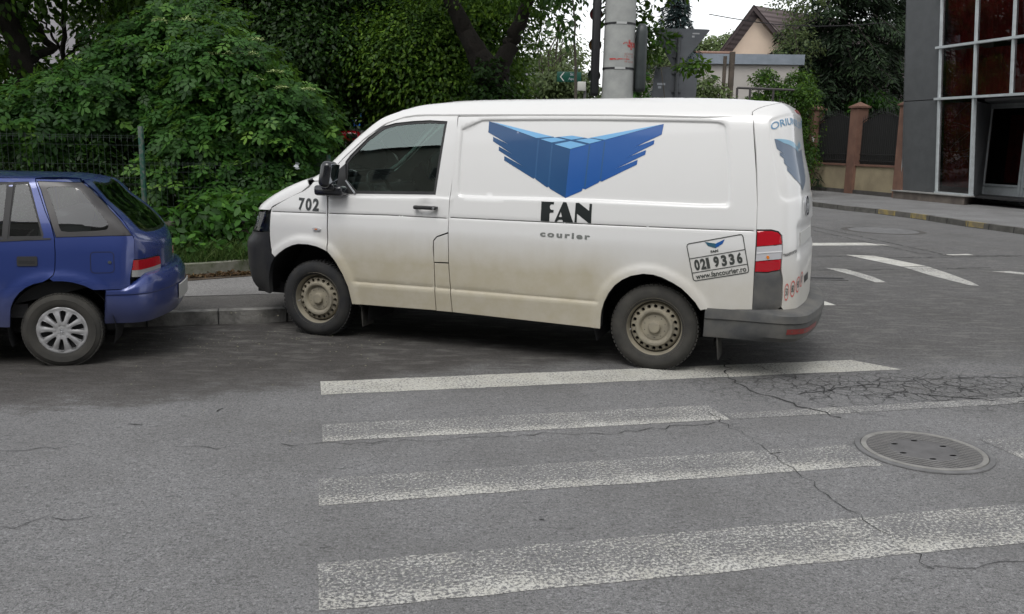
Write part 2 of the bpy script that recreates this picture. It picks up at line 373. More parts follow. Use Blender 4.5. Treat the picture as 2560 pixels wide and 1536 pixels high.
def rrect(x0,z0,x1,z1,r,n=4):
    x0,x1=min(x0,x1),max(x0,x1); z0,z1=min(z0,z1),max(z0,z1); o=[]
    for cx,cz,a0 in ((x1-r,z1-r,0),(x0+r,z1-r,90),(x0+r,z0+r,180),(x1-r,z0+r,270)):
        for k in range(n+1):
            q=math.radians(a0+90*k/n); o.append((cx+r*math.cos(q),cz+r*math.sin(q)))
    return o
VP={
'door':[(-0.1594,0.7631),(-0.1557,1.1322),(-0.1474,1.2368),(-0.0821,1.3335),(-0.0798,1.3626),(-0.2614,1.5567),(-0.44,1.7192),(-0.5453,1.7927),(-0.6335,1.8512),(-0.708,1.8822),(-0.7838,1.903),(-0.893,1.9182),(-1.0182,1.9235),(-1.2741,1.9256),(-1.291,1.7336),(-1.2924,1.4843),(-1.2808,1.2627),(-1.2843,1.1076),(-1.2831,0.9876),(-1.1813,0.9486),(-1.1519,0.9143),(-1.1492,0.8501),(-1.1588,0.7361),(-1.1672,0.5348),(-1.1778,0.3295),(-0.3881,0.3231),(-0.3678,0.4162),(-0.3541,0.476),(-0.307,0.5782),(-0.2409,0.6786),(-0.1901,0.7351)],
'win':[(-0.4027,1.2696),(-1.1461,1.2882),(-1.158,1.4528),(-1.1763,1.7595),(-1.1846,1.877),(-1.0282,1.8838),(-0.8719,1.8751),(-0.7145,1.8578),(-0.6061,1.8279),(-0.4726,1.7312),(-0.326,1.5842),(-0.2855,1.5283),(-0.2944,1.3624)],
'fender':[(-0.1566,0.763),(-0.149,1.1319),(-0.1374,1.2306),(-0.0755,1.3333),(-0.0721,1.3623),(0.0116,1.3564),(0.0543,1.3068),(0.1051,1.2725),(0.2286,1.2232),(0.374,1.1497),(0.4427,1.1102),(0.452,1.0736),(0.4627,0.8752),(0.455,0.7681),(0.4329,0.7081),(0.3987,0.6798),(0.3443,0.7223),(0.2753,0.7655),(0.1989,0.798),(0.1343,0.8127),(0.0341,0.8145),(-0.0529,0.8016),(-0.1135,0.7828)],
'side':[(-1.2773,1.9214),(-1.8609,1.9319),(-2.563,1.9352),(-3.2606,1.926)],
'side2':[(-3.6217,1.9523),(-3.6235,1.8673),(-3.6729,1.5322),(-3.6994,1.31),(-3.7096,1.115),(-3.7129,0.9603),(-3.7141,0.8171),(-3.7188,0.5345),(-3.5523,0.5232),(-3.3757,0.515)],
'archR':[(-2.5816,0.2975),(-2.5835,0.3883),(-2.5893,0.4444),(-2.608,0.5148),(-2.6397,0.5853),(-2.6848,0.6494),(-2.7437,0.698),(-2.8095,0.732),(-2.9015,0.7539),(-2.9807,0.7511),(-3.0471,0.7343),(-3.1272,0.7003),(-3.1939,0.6628),(-3.2479,0.6165),(-3.3021,0.5636),(-3.3435,0.5044)],
'sill':[(-1.178,0.3267),(-1.3291,0.3271)],
'flap':[(-1.2836,0.982),(-1.1842,0.9458),(-1.1534,0.9115),(-1.1526,0.7357),(-1.287,0.7412)],
'bgap':[(-1.2712,1.9213),(-1.2775,1.7333),(-1.2837,1.4841),(-1.2795,1.2626),(-1.2804,1.0963),(-1.2834,0.9848),(-1.2888,0.7356),(-1.3053,0.5446),(-1.3243,0.3266)],
'recess':[(-1.3268,1.8868),(-2.0112,1.8992),(-2.5678,1.9034),(-3.2639,1.8978)],
'recess2':[(-3.3633,1.8979),(-3.4137,1.8857),(-3.4364,1.8364),(-3.5021,1.3029),(-3.4728,1.2878),(-2.8396,1.2916)],
'recess3':[(-3.3161,1.3142),(-2.3538,1.3033),(-1.3636,1.2851),(-1.3352,1.32),(-1.3197,1.859)],
'crease':[(0.4442,1.0785),(-0.1579,1.0914),(-0.7338,1.1027),(-1.2843,1.1076)],
'crease_b':[(-1.2801,1.1004),(-2.0896,1.109),(-2.6423,1.1098),(-3.3323,1.1131)],
'crease_c':[(-3.2899,1.1131),(-3.7038,1.1175)],
'step':[(-0.415,0.5182),(-1.1667,0.5201)],
'step_b':[(-1.3124,0.5088),(-1.965,0.5145),(-2.5255,0.5084)],
'belt':[(-0.147,1.2412),(-0.6247,1.2549),(-1.1756,1.2726),(-1.2755,1.2694)],
'n702':[(0.1476,1.2148),(-0.0628,1.1032)],
'rep':[(-0.0119,0.9668),(-0.0878,0.941)],
'handle':[(-0.9806,1.1895),(-1.1849,1.1658)],
'dish':[(-1.0671,1.1846)],
'mirror':[(-0.1115,1.3244),(-0.2955,1.3206),(-0.2595,1.5058),(-0.1835,1.5139)],
'mbase':[(-0.0554,1.2472),(-0.0648,1.3091),(-0.1099,1.3448),(-0.2905,1.3712),(-0.4028,1.2738)],
'LL':[(-1.5484,1.8847),(-1.9839,1.7558),(-2.1014,1.7226),(-2.2516,1.676),(-2.2487,1.3004),(-2.1177,1.3663),(-2.1053,1.3829),(-2.0894,1.3769),(-1.9936,1.4358),(-1.9834,1.4479),(-1.9735,1.4401),(-1.7124,1.5775),(-1.7111,1.6111),(-1.8821,1.5316),(-1.6583,1.6534),(-1.6565,1.685),(-1.7785,1.6266),(-1.6009,1.7262),(-1.5981,1.7601),(-1.736,1.7041),(-1.5522,1.7961)],
'LR':[(-2.2516,1.676),(-2.4041,1.7219),(-2.5206,1.7525),(-2.9638,1.8795),(-2.9562,1.7997),(-2.7615,1.7031),(-2.9048,1.7577),(-2.9026,1.7258),(-2.7143,1.6252),(-2.8469,1.6815),(-2.8455,1.6482),(-2.6195,1.5311),(-2.7904,1.607),(-2.7881,1.5716),(-2.5274,1.4355),(-2.5099,1.4398),(-2.5038,1.4281),(-2.4029,1.372),(-2.3813,1.378),(-2.3757,1.3595),(-2.2487,1.3004)],
'LG':[(-1.9693,1.757),(-2.1003,1.7708),(-2.1152,1.7642),(-2.1441,1.7688),(-2.2548,1.7808),(-2.3626,1.7655),(-2.3859,1.7611),(-2.4066,1.7662),(-2.5206,1.7525),(-2.4042,1.7199),(-2.2517,1.6754),(-2.1014,1.7226)],
'T0':[(-1.5705,1.882),(-2.1004,1.7695),(-1.9653,1.7576)],
'T1':[(-1.9996,1.7492),(-2.1152,1.7635),(-2.2154,1.7459),(-2.094,1.7245)],
'T2':[(-2.1474,1.7688),(-2.2548,1.7808),(-2.3581,1.7654),(-2.2546,1.7493)],
'T3':[(-2.287,1.7465),(-2.3998,1.7627),(-2.4969,1.7467),(-2.4041,1.7219)],
'T4':[(-2.1211,1.7112),(-2.2489,1.7376),(-2.3767,1.7126),(-2.2515,1.6781)],
'T5':[(-2.4065,1.7669),(-2.955,1.8768),(-2.5205,1.7532)],
'F':[(-2.0613,1.2679),(-2.1645,1.2677),(-2.1641,1.2478),(-2.1445,1.2485),(-2.1358,1.2427),(-2.1334,1.2322),(-2.1368,1.2139),(-2.1458,1.2073),(-2.1667,1.2062),(-2.1657,1.1855),(-2.1404,1.1844),(-2.1346,1.1759),(-2.1368,1.1154),(-2.066,1.1177)],
'Ao':[(-2.2388,1.2707),(-2.2659,1.2691),(-2.3302,1.1161),(-2.2471,1.1157),(-2.2462,1.1273),(-2.2386,1.1339),(-2.2154,1.1328),(-2.2061,1.1269),(-2.2005,1.1157),(-2.1791,1.116)],
'Ai':[(-2.2253,1.195),(-2.2365,1.1598),(-2.233,1.1549),(-2.2169,1.1542),(-2.2132,1.1589)],
'N':[(-2.3399,1.2679),(-2.3661,1.2689),(-2.4509,1.2113),(-2.4512,1.2654),(-2.4702,1.2648),(-2.4737,1.116),(-2.4526,1.1185),(-2.3566,1.1856),(-2.3589,1.1175),(-2.3404,1.1167)],
'courier':[(-2.0661,1.0347),(-2.4739,1.0359),(-2.4752,0.9972),(-2.0681,0.993)],
'stk':[(-3.2783,0.72),(-3.6801,0.811),(-3.6141,1.0951),(-3.2085,0.9998)],
'ml':[(-3.3454,1.0214),(-3.4241,1.0129),(-3.4879,1.048),(-3.4731,1.0136),(-3.4265,0.9799),(-3.3712,0.9925)],
'lampO':[(1.0572,-0.0764),(0.9706,-0.0693),(0.9303,-0.0778),(0.9149,-0.096),(0.9115,-0.1406),(0.9125,-0.2408),(0.9131,-0.3019),(0.9795,-0.3307),(1.061,-0.3477)],
'lampW':[(1.0589,-0.1846),(0.9119,-0.1505),(0.9141,-0.2391),(1.0562,-0.2796)],
'blk':[(1.061,-0.3489),(0.9132,-0.303),(0.8934,-0.359),(0.8875,-0.4697),(0.8917,-0.5093),(0.9231,-0.5284),(0.9863,-0.5491),(1.0581,-0.5682)],
'bulb':[(0.9907,-0.2341)],
'gseam':[(1.0341,0.773),(1.044,0.7292),(1.0444,0.6365),(1.0415,0.5021),(1.0437,0.3603),(1.0477,0.1881),(1.0499,0.1028)],
'gseam2':[(1.0535,0.0835),(1.0572,-0.0764)],
'gtop':[(1.0341,0.773),(1.0123,0.7845),(0.9721,0.7956),(0.9164,0.8032),(0.8543,0.8066),(0.768,0.8115),(0.6702,0.8319)],
'gtopT':[(-3.6047,0.5654),(-3.6169,0.5512),(-3.6425,0.5322),(-3.6791,0.5103),(-3.7214,0.4879),(-3.774,0.4523),(-3.8037,0.3957)],
'rwin':[(-0.0057,0.8488),(0.7128,0.7138),(0.8142,0.6943),(0.8861,0.6848),(0.9171,0.6786),(0.9277,0.6666),(0.9351,0.5796),(0.9333,0.4788),(0.928,0.3704),(0.9245,0.2614),(0.9145,0.1693),(0.8966,0.1423),(0.8664,0.1285),(0.8249,0.1331),(0.7723,0.1486),(0.629,0.1783),(0.382,0.2178),(0.1595,0.25)],
'brake':[(0.7234,0.7614),(0.1015,0.894),(0.4423,0.8139),(0.7433,0.7254)],
'oriT':[(0.9281,0.6587),(0.7677,0.6751),(0.336,0.7845)],
'oriB':[(0.9252,0.5997),(0.7808,0.6158),(0.4102,0.7246)],
'rl':[(0.909,0.5538),(0.84,0.5324),(0.7103,0.525),(0.5708,0.5098)],
'rl2':[(0.9003,0.4866),(0.8806,0.4632),(0.8442,0.4383),(0.8815,0.4415),(0.8575,0.414),(0.8288,0.3928),(0.8576,0.3819),(0.8411,0.3594),(0.8042,0.3298),(0.8422,0.3358),(0.7651,0.267),(0.6571,0.2037)],
'rface':[(0.909,0.5538),(0.8992,0.4864),(0.8442,0.4383),(0.8816,0.4633),(0.8815,0.44),(0.8288,0.3923),(0.8575,0.414),(0.8575,0.3834),(0.8042,0.3287),(0.8411,0.3594),(0.8408,0.333),(0.7872,0.2796),(0.6571,0.2037),(0.3958,0.3844),(0.0537,0.5041),(0.5708,0.5098),(0.7395,0.4943),(0.8421,0.5197)],
'rtop':[(0.8989,0.5504),(0.7194,0.5229),(0.597,0.5703),(0.4109,0.6085),(0.4484,0.5678),(0.5708,0.5098),(0.7507,0.4953),(0.8421,0.5206)],
'emb':[(0.5451,0.1457),(0.6092,0.0254),(0.4591,0.0977),(0.63,0.1)],
'plate':[(0.7794,-0.0456),(0.3023,-0.0101),(0.4241,-0.2275),(0.7872,-0.2018)],
'plate2':[(0.7678,-0.0825),(0.5108,-0.0823),(0.4689,-0.1737),(0.7675,-0.1569)],
'badge':[(0.9049,-0.2083),(0.7983,-0.1821),(0.8011,-0.1974),(0.9017,-0.2268)],
'circ':[(0.8645,-0.4251),(0.8206,-0.4071),(0.7661,-0.3927),(0.6702,-0.3999)],
'circR':[(0.8686,-0.3779),(0.8851,-0.4265),(0.8259,-0.3585),(0.774,-0.3404)],
'gb':[(0.878,-0.521),(0.855,-0.5359),(0.7659,-0.505),(0.4181,-0.5624),(0.145,-0.4795)],
'vent':[(0.5904,-0.3958),(0.4205,-0.4143),(0.3894,-0.4679),(0.5718,-0.4443)],
'hoodside':[(0.6718,1.3433),(0.4617,1.3642),(0.4525,1.3483),(0.4363,1.3203),(0.3474,1.2806),(0.2281,1.2267),(0.1281,1.1823)],
'hoodside2':[(0.1803,1.185),(0.1051,1.17),(0.0511,1.1268),(0.0045,1.0738)],
'cowl':[(0.1105,1.0477),(0.034,1.0705),(0.0053,1.0116)],
'lampN':[(1.0418,0.289),(1.2844,0.2971),(1.2827,0.1777),(1.2765,0.1091),(1.0501,0.0942)],
'lampN3':[(0.6543,0.7771,1.0677),(0.4589,0.8789,1.0805),(0.4637,0.89,0.9667),(0.4696,0.8896,0.9018),(0.67,0.8195,0.8893)],
'bump':[(1.2778,0.1092),(1.2793,0.0555),(1.2833,-0.0453),(1.3045,-0.0984),(1.3399,-0.133),(1.2907,-0.2061),(1.2652,-0.2819),(1.2499,-0.3909),(1.2551,-0.4684),(1.0598,-0.4371),(1.0178,-0.3641)],
'seamT':[(0.0129,1.083),(-0.0798,1.0858),(-0.2598,0.8986),(-0.4375,0.7644),(-0.6311,0.6675),(-0.7814,0.6283),(-1.016,0.6151),(-1.2727,0.6162)],
'seamT2':[(-1.8598,0.6131),(-2.562,0.611),(-3.2599,0.6143)],
'rb3':[(-3.4851,0.933,0.5279),(-3.7153,0.9155,0.5279),(-3.8013,0.909,0.5299),(-3.9218,0.8859,0.5548),(-3.9454,0.8717,0.5197)],
}
CPD={
'cdoor':[(0.1862,1.3895),(0.1579,1.3123),(0.1014,1.1504),(0.0599,1.0582),(0.0353,0.9657),(0.0297,0.8552),(0.0352,0.7375),(0.0448,0.6963),(0.059,0.6846)],
'cbelt':[(0.3981,0.9341),(0.0415,0.9514),(-0.5002,0.9695)],
'cseam':[(-0.0849,1.3809),(-0.165,1.3468),(-0.2298,1.2864),(-0.2856,1.2202),(-0.3617,1.1511),(-0.4318,1.0767),(-0.473,1.0178),(-0.498,0.9699),(-0.5061,0.934),(-0.4998,0.8014)],
'cseamR':[(1.034,1.014),(1.1007,0.7518),(1.008,0.6667),(0.9469,0.5668),(0.9097,0.4368),(0.8889,0.3169),(0.8706,0.2403),(0.8572,0.1838),(0.8567,0.1438),(0.8768,0.0015)],
'cgut':[(0.425,1.3874),(0.184,1.384),(-0.0966,1.3758)],
'cq':[(0.1713,1.3701),(-0.1307,1.3622),(-0.1944,1.3187),(-0.3268,1.1768),(-0.4053,1.0955),(-0.4689,1.0128),(-0.4954,0.97),(-0.3665,0.9716),(0.0278,0.9629),(0.0783,1.1158),(0.1411,1.3066)],
'cqg':[(0.0867,1.3233),(-0.0237,1.3277),(-0.0956,1.3258),(-0.1358,1.2967),(-0.1938,1.2265),(-0.2514,1.1621),(-0.3031,1.0977),(-0.3292,1.0567),(-0.3269,1.0275),(-0.3048,1.0172),(-0.1443,1.0082),(-0.0235,1.006),(-0.004,1.0234),(0.0234,1.1158),(0.0674,1.2488),(0.0947,1.3098)],
'cdw':[(0.3246,1.3573),(0.227,1.3611),(0.2107,1.3294),(0.1623,1.1617),(0.1105,0.9833),(0.1156,0.9631),(0.3505,0.9613),(0.3447,1.1155)],
'cdw2':[(0.417,1.3565),(0.357,1.3571),(0.361,1.2301),(0.3773,0.9614),(0.3983,0.9588)],
'chg':[(0.7696,0.9671),(-0.0974,1.1004),(-1.0101,0.8008),(-1.0132,0.578),(-0.886,0.4067),(-0.763,0.2685),(-0.5106,0.2207),(0.1196,0.2441),(0.4919,0.2206),(0.6447,0.2073),(0.6691,0.2541),(0.6622,0.4268),(0.5318,0.7013),(0.6059,0.8982)],
'clamp':[(0.8817,-0.0111),(0.7295,-0.0217),(0.5466,-0.0219),(0.4546,-0.0306),(0.4416,-0.1091),(0.4545,-0.1786),(0.601,-0.1723),(0.8029,-0.1563),(0.9117,-0.1429),(0.9032,-0.0865)],
'clampm':[(0.9005,-0.0898),(0.6706,-0.1181),(0.4423,-0.113)],
'clamp3':[(-0.497,0.7246,0.7896),(-0.6237,0.3537,0.7753),(-0.6238,0.3537,0.6546),(-0.48,0.7487,0.6637)],
'lamp2':[(0.2004,0.017),(-0.0191,-0.0268),(-0.0306,-0.082),(0.141,-0.0514)],
'carch':[(0.3672,0.3057),(0.347,0.4504),(0.3194,0.5152),(0.2778,0.5674),(0.2329,0.6041),(0.1788,0.6298),(0.1148,0.6438),(0.0463,0.6471),(-0.0123,0.6475),(-0.0858,0.6367),(-0.1594,0.6122),(-0.221,0.5751),(-0.261,0.5323),(-0.2984,0.4585),(-0.3194,0.3841),(-0.3226,0.3026)],
'cfuel':[(-0.2042,0.8597),(-0.3727,0.7009)],
'clock':[(-0.3398,0.7816)],
'chandle':[(0.2881,0.8326),(0.1518,0.7609)],
'cbumptop':[(-0.2313,0.5689),(-0.3286,0.5748),(-0.4658,0.5736),(-0.5748,0.5441),(-0.6041,0.5351)],
'cbump2':[(-0.4694,0.6484),(-0.4677,0.5733)],
'cstick':[(-0.8159,0.8874),(-1.068,0.6916),(-0.7098,0.4139),(-0.4653,0.4969)],
}
# ================================================================= VAN
def ar(k): return list(VP[k])
M_WHITE=mat('white_paint',(.70,.70,.69),.34,0,.55); t=NT(M_WHITE); co=t.co(); X,Y,Z=t.sep(co)
nz=t.noise(co,1.7,4); n2=t.noise(co,9,5); nv=t.noise(t.co(scale=(14,14,1.2)),1,4)
zz=t.math('ADD',t.math('ADD',Z,t.math('MULTIPLY',nz,.10)),t.math('MULTIPLY',nv,.05))
d1=t.n('MapRange'); d1.inputs['From Min'].default_value=1.08; d1.inputs['From Max'].default_value=.78; t.l(zz,d1.inputs['Value'])
# the rear quarter and the front fender are washed cleaner than the sides between the wheels
xr=t.n('MapRange'); xr.inputs['From Min'].default_value=-.28; xr.inputs['From Max'].default_value=.0; t.l(X,xr.inputs['Value'])
xq=t.n('MapRange'); xq.inputs['From Min'].default_value=-2.5; xq.inputs['From Max'].default_value=-2.9; t.l(X,xq.inputs['Value'])
xc=t.math('MULTIPLY',xr.outputs[0],.85); xc=t.math('MAXIMUM',xc,t.math('MULTIPLY',xq.outputs[0],.5))
dd=t.math('MULTIPLY',d1.outputs[0],t.math('SUBTRACT',1.,xc))
dd=t.math('MULTIPLY',dd,t.math('ADD',.72,t.math('MULTIPLY',n2,.45)),True)
sp=t.ramp(t.noise(co,160,2),[(.62,0.),(.72,1.)]); dd2=t.math('ADD',dd,t.math('MULTIPLY',sp,t.math('MULTIPLY',dd,.25)),True)
film=t.mix(t.math('MULTIPLY',n2,.10),(.70,.70,.69),(.57,.56,.52))
t.l(t.mix(dd2,film,(.42,.38,.285)),t.b.inputs['Base Color'])
t.l(t.math('ADD',.30,t.math('MULTIPLY',dd,.45)),t.b.inputs['Roughness']); t.l(t.math('SUBTRACT',.6,t.math('MULTIPLY',dd,.55)),t.b.inputs['Coat Weight'])
M_BLACKP=varied('black_plastic',(.018,.019,.021),(.035,.035,.034),6,.5,.15,180,.002)
M_GREYP=varied('grey_plastic',(.070,.072,.073),(.13,.126,.115),5,.62,.2,160,.002); t=NT(M_GREYP)
M_RUB=varied('tyre_rubber',(.019,.020,.022),(.034,.033,.031),9,.85,.2,60,.004)
M_RUBD=varied('dusty_tyre_rubber',(.060,.057,.050),(.038,.037,.034),7,.9,.2,60,.004)
M_RIM=varied('dusty_steel_rim',(.31,.28,.21),(.22,.20,.155),7,.75,.1,80,.002)
M_DARK=mat('dark_interior',(.012,.012,.013),.8)
M_DASH=mat('dashboard_plastic',(.10,.105,.11),.6)
M_TRIM=mat('grey_door_trim',(.10,.11,.115),.8)
M_HEAD=mat('headliner',(.38,.39,.38),.9)
M_GLASS=glass('green_tinted_glass',(.80,.97,.90),ior=2.25,refl=(.84,1.,.94)); M_GLASSD=glass('dark_glass',(.10,.12,.12))
M_RED=mat('red_lens',(.42,.008,.018),.12,0,.7); M_CLEAR=mat('clear_lens',(.50,.50,.52),.15,0,.6); M_AMB=mat('amber_lens',(.7,.2,.01),.2)
M_REFL=mat('red_reflector',(.22,.035,.03),.4,0,.3); M_CHR=mat('chrome',(.75,.76,.78),.12,1)
M_INK=mat('black_decal',(.012,.016,.016),.35,0,.3); M_INKG=mat('grey_decal',(.17,.18,.17),.45); M_INKS=mat('dark_sticker_ink',(.05,.055,.05),.45)
M_BL1=varied('navy_decal',(.010,.062,.175),(.016,.075,.19),2,.3,coat=.5); M_BL2=varied('blue_decal',(.012,.085,.31),(.02,.10,.33),2,.3,coat=.5)
M_BL3=mat('light_blue_decal',(.17,.43,.72),.35,0,.4); M_BL4=mat('band_blue_decal',(.02,.09,.22),.3,0,.5)
M_RG=mat('grey_blue_decal',(.13,.17,.23),.35,0,.4); M_RT=mat('pale_blue_decal',(.22,.40,.53),.35,0,.4); M_RL=mat('slogan_blue_decal',(.13,.26,.40),.4)
M_SEAT=mat('seat_cloth',(.14,.15,.165),.9); M_STR=mat('sticker_red',(.55,.12,.10),.5); M_HAIR=mat('crease_shade_grey',(.05,.05,.045),.8)
VAN_YAW=.3342
van=thing('delivery_van','white delivery van with a blue winged logo and muddy lower side','van',(-1.4332,8.5534,0),math.pi-VAN_YAW)
S1=mapS(vanF); S2=mapS(vanF,sg=-1); TT=mapT(vanF); RR=mapR(vanF); NN=mapN(vanF)
CREASE=ar('crease')+ar('crease_b')+ar('crease_c'); BELT=ar('belt')
STEP=[(-.41,.518),(-1.1667,.52),(-2.5255,.5085)]
ARCHF=[(.3987,.6798),(.3443,.7223),(.2753,.7655),(.1989,.798),(.1343,.8127),(.0341,.8145),(-.0529,.8016),(-.1135,.7828),(-.1594,.7631),(-.1901,.7351),(-.2409,.6786),(-.307,.5782),(-.3541,.476),(-.3678,.4162),(-.3881,.3231)]
ARCHR=ar('archR')+[(-3.3757,.44)]
REC=smoothpoly([(-1.3225,1.887),(-2.01,1.9),(-2.57,1.9035),(-3.26,1.899),(-3.40,1.893),(-3.434,1.845),(-3.505,1.325),(-3.47,1.283),(-2.84,1.288),(-2.35,1.292),(-1.385,1.277),(-1.345,1.30),(-1.33,1.6)],1)
def dS(ab):
    x,z=ab[:,0],ab[:,1]; o=np.zeros(len(ab))
    cx=np.array(sorted([(p[0],p[1]) for p in CREASE])); zc=np.interp(x,cx[:,0],cx[:,1])
    o-= .005*np.exp(-((z-zc)/.006)**2)*(x<.44)
    bx=np.array(sorted(BELT)); zb=np.interp(x,bx[:,0],bx[:,1])
    msk=smooth01((-.10-x)/.08)*(x>-1.30)
    o+= .010*smooth01((zb-z)/.016)*np.exp(-np.maximum(zb-z,0)/.14)*msk
    ins=inpoly(ab,REC); dr=dline(ab,REC,True); s=np.where(ins,dr,-dr); w=np.where(z<1.33,.026,.016)
    o-= .015*smooth01(s/w+.5)*(x<-1.3)
    m2=smooth01((-1.30-x)/.05)*(z<1.29)*(x>-3.52); o+= .004*m2*np.exp(-np.maximum(1.285-z,0)/.1)
    for L in (ARCHF,ARCHR):
        da=dline(ab,L); o+= .018*(1-smooth01((da-.035)/.05))
    sx=np.array(sorted(STEP)); zs=np.interp(x,sx[:,0],sx[:,1]); ms=smooth01((x+2.56)/.03)*smooth01((-.40-x)/.03)
    o+= ms*(.011*smooth01((zs-z)/.018)-.004*np.exp(-((z-zs-.004)/.006)**2))
    dh=np.hypot(x+1.067,z-1.19); o-= .012*smooth01((.075-dh)/.05)
    return o
def rows(x0,x1,zf,offs,step=.025):
    return [(x,zf(x)+o) for x in np.arange(x0,x1,step) for o in offs]
_cx=np.array(sorted([(p[0],p[1]) for p in CREASE])); zcre=lambda x: float(np.interp(x,_cx[:,0],_cx[:,1]))
_sx=np.array(sorted(STEP)); zstp=lambda x: float(np.interp(x,_sx[:,0],_sx[:,1]))
def off_loop(poly,ds,step=.022):
    o=[]
    for d in ds: o+=dens(inset(poly,d) if d else poly,step)
    return o
EX_ALL=rows(-3.70,.44,zcre,(-.012,-.005,0,.005,.012))+rows(-2.54,-.38,zstp,(-.018,-.009,0,.005,.012))
EX_ALL+=rows(-1.29,-.12,lambda x: float(np.interp(x,[-1.2755,-1.1756,-.6247,-.147],[1.2694,1.2726,1.2549,1.2412])),(-.018,-.010,-.003,.004))
EX_REC=off_loop(REC,(-.009,-.003,.003,.009,.016))
ST=.026
DOOR=ar('door'); WIN=ar('win'); FEND=ar('fender')
BG=ar('bgap')
SIDE=[(-1.2773,1.9214)]+BG[1:]+[(-2.5816,.2975)]+ar('archR')[1:]+[(-3.3757,.515),(-3.5523,.5232),(-3.7188,.5345)]+ar('side2')[6:0:-1]+[(-3.6217,1.9523),(-3.2606,1.926),(-2.563,1.9352),(-1.8609,1.9319)]
FLAP=[(-1.2836,.982),(-1.1842,.9458),(-1.1534,.9115),(-1.1560,.7357),(-1.2888,.7386)]
FILL=[(-1.2888,.7340),(-1.1588,.7320),(-1.1672,.5348),(-1.1778,.3267),(-1.3243,.3266),(-1.3053,.5446)]
def side_parts(sg):
    S=S1 if sg>0 else S2
    a=MB(); panel(a,SIDE,S,step=ST,disp=dS,gap=.0035,extra=EX_ALL+EX_REC); sp=obj('side_panel',a,M_WHITE,van)
    a=MB(); panel(a,FEND,S,step=ST,disp=dS,gap=.0035,extra=EX_ALL); fe=obj('front_wing',a,M_WHITE,van)
    a=MB(); panel(a,DOOR,S,holes=[WIN],step=ST,disp=dS,gap=.0035,extra=EX_ALL,rim=.03); do=obj('cab_door',a,M_WHITE,van)
    a=MB(); panel(a,FLAP,S,step=.03,disp=dS,gap=.0035,extra=[p for p in EX_ALL if p[0]>-1.3 and p[0]<-1.1]); obj('fuel_flap',a,M_WHITE,van)
    a=MB(); panel(a,FILL,S,step=.03,disp=dS,gap=.0035,extra=[p for p in EX_ALL if p[0]>-1.3 and p[0]<-1.1]); obj('sill_panel',a,M_WHITE,van)
    # door window: black rubber surround and pane
    a=MB(); panel(a,inset(WIN,-.004),S,holes=[inset(WIN,.022)],step=.03,off=-.010,rim=.02); obj('window_seal',a,M_BLACKP,do)
    a=MB(); panel(a,inset(WIN,.02),S,step=.08,off=-.014,rim=0); obj('window_pane',a,M_GLASS,do)
    a=MB(); panel(a,[(-.288,1.515),(-.09,1.345),(-.075,1.262),(-.42,1.268),(-.405,1.275),(-.31,1.37)],S,step=.04,off=.006,rim=.02); obj('mirror_sail',a,M_BLACKP,do)
    a=MB(); panel(a,[(-.404,1.268),(-.414,1.274),(-.313,1.378),(-.306,1.371)],S,step=.04,off=.014,rim=.008); obj('quarter_bead',a,mat('bead_grey',(.35,.36,.38),.4),do)
    # handle
    b=MB(); hy=sg*(.935); 
    b.rbox((-1.082,sg*.968,1.181),(.205,.028,.032),.011,seg=3); b.box((-.995,sg*.948,1.183),(.03,.03,.022)); b.box((-1.165,sg*.948,1.181),(.035,.03,.022))
    hnd=obj('door_handle',b,M_BLACKP,do)
    b=MB(); b.lathe([(0,.003),(.010,.003),(.011,0)],(-1.162,sg*.983,1.180),n=16)
    if sg>0: obj('lock',b,M_CHR,hnd)
    # mirror
    c=MB(); c.rbox((-.235,sg*1.045,1.425),(.110,.16,.225),.048,seg=5,tilt=(sg*.04,-.16,sg*-.10))
    c.rbox((-.215,sg*.975,1.290),(.27,.13,.088),.028,seg=3); c.rbox((-.235,sg*1.03,1.325),(.12,.08,.06),.02,seg=3)
    mr=obj('wing_mirror',c,mat('mirror_black',(.012,.013,.016),.20,0,.45),do)
    c=MB(); c.rbox((-.288,sg*1.042,1.43),(.012,.115,.165),.005,tilt=(sg*.04,-.16,sg*-.10)); obj('mirror_glass',c,mat('mirror_silver',(.35,.37,.40),.05,1),mr)
    # repeater
    a=MB(); panel(a,smoothpoly([(-.010,.966),(-.088,.963),(-.088,.941),(-.010,.944)]),S,step=.02,off=.014,disp=dS,rim=.012); rp=obj('side_repeater',a,M_CLEAR,fe)
    a=MB(); panel(a,[(-.036,.958),(-.062,.957),(-.062,.949),(-.036,.949)],S,step=.02,off=.0165,disp=dS,rim=.002); obj('bulb',a,M_AMB,rp)
    # dark strip along the crease: shade of the groove put into colour
    a=MB(); 
    for x0,x1 in ((-3.70,-1.297),(-1.272,-.166),(-.148,.44)):
        pts=[(x,zcre(x)) for x in np.arange(x0,x1,.05)]+[(x1,zcre(x1))]
        panel(a,[(x,z+.0032) for x,z in pts]+[(x,z-.0032) for x,z in pts[::-1]],S,step=.05,off=.0012,disp=dS,rim=0)
    obj('crease_shade_line',a,M_HAIR,sp)
    # dark lining behind the panel gaps
    a=MB(); panel(a,[(-.13,.78),(-.13,1.30),(-.07,1.36),(-.26,1.56),(-.44,1.73),(-.63,1.86),(-.78,1.91),(-1.02,1.93),(-1.24,1.93),(-1.25,1.30),(-1.13,1.30),(-1.13,1.25),(-.38,1.25),(-.25,1.40),(-.25,1.53),(-.30,1.60),(-.47,1.75),(-.60,1.845),(-.71,1.872),(-.87,1.89),(-1.19,1.89),(-1.12,1.25),(-1.12,.33),(-.40,.33),(-.36,.45),(-.30,.58),(-.19,.73)],S,step=.08,off=-.055,rim=0); 
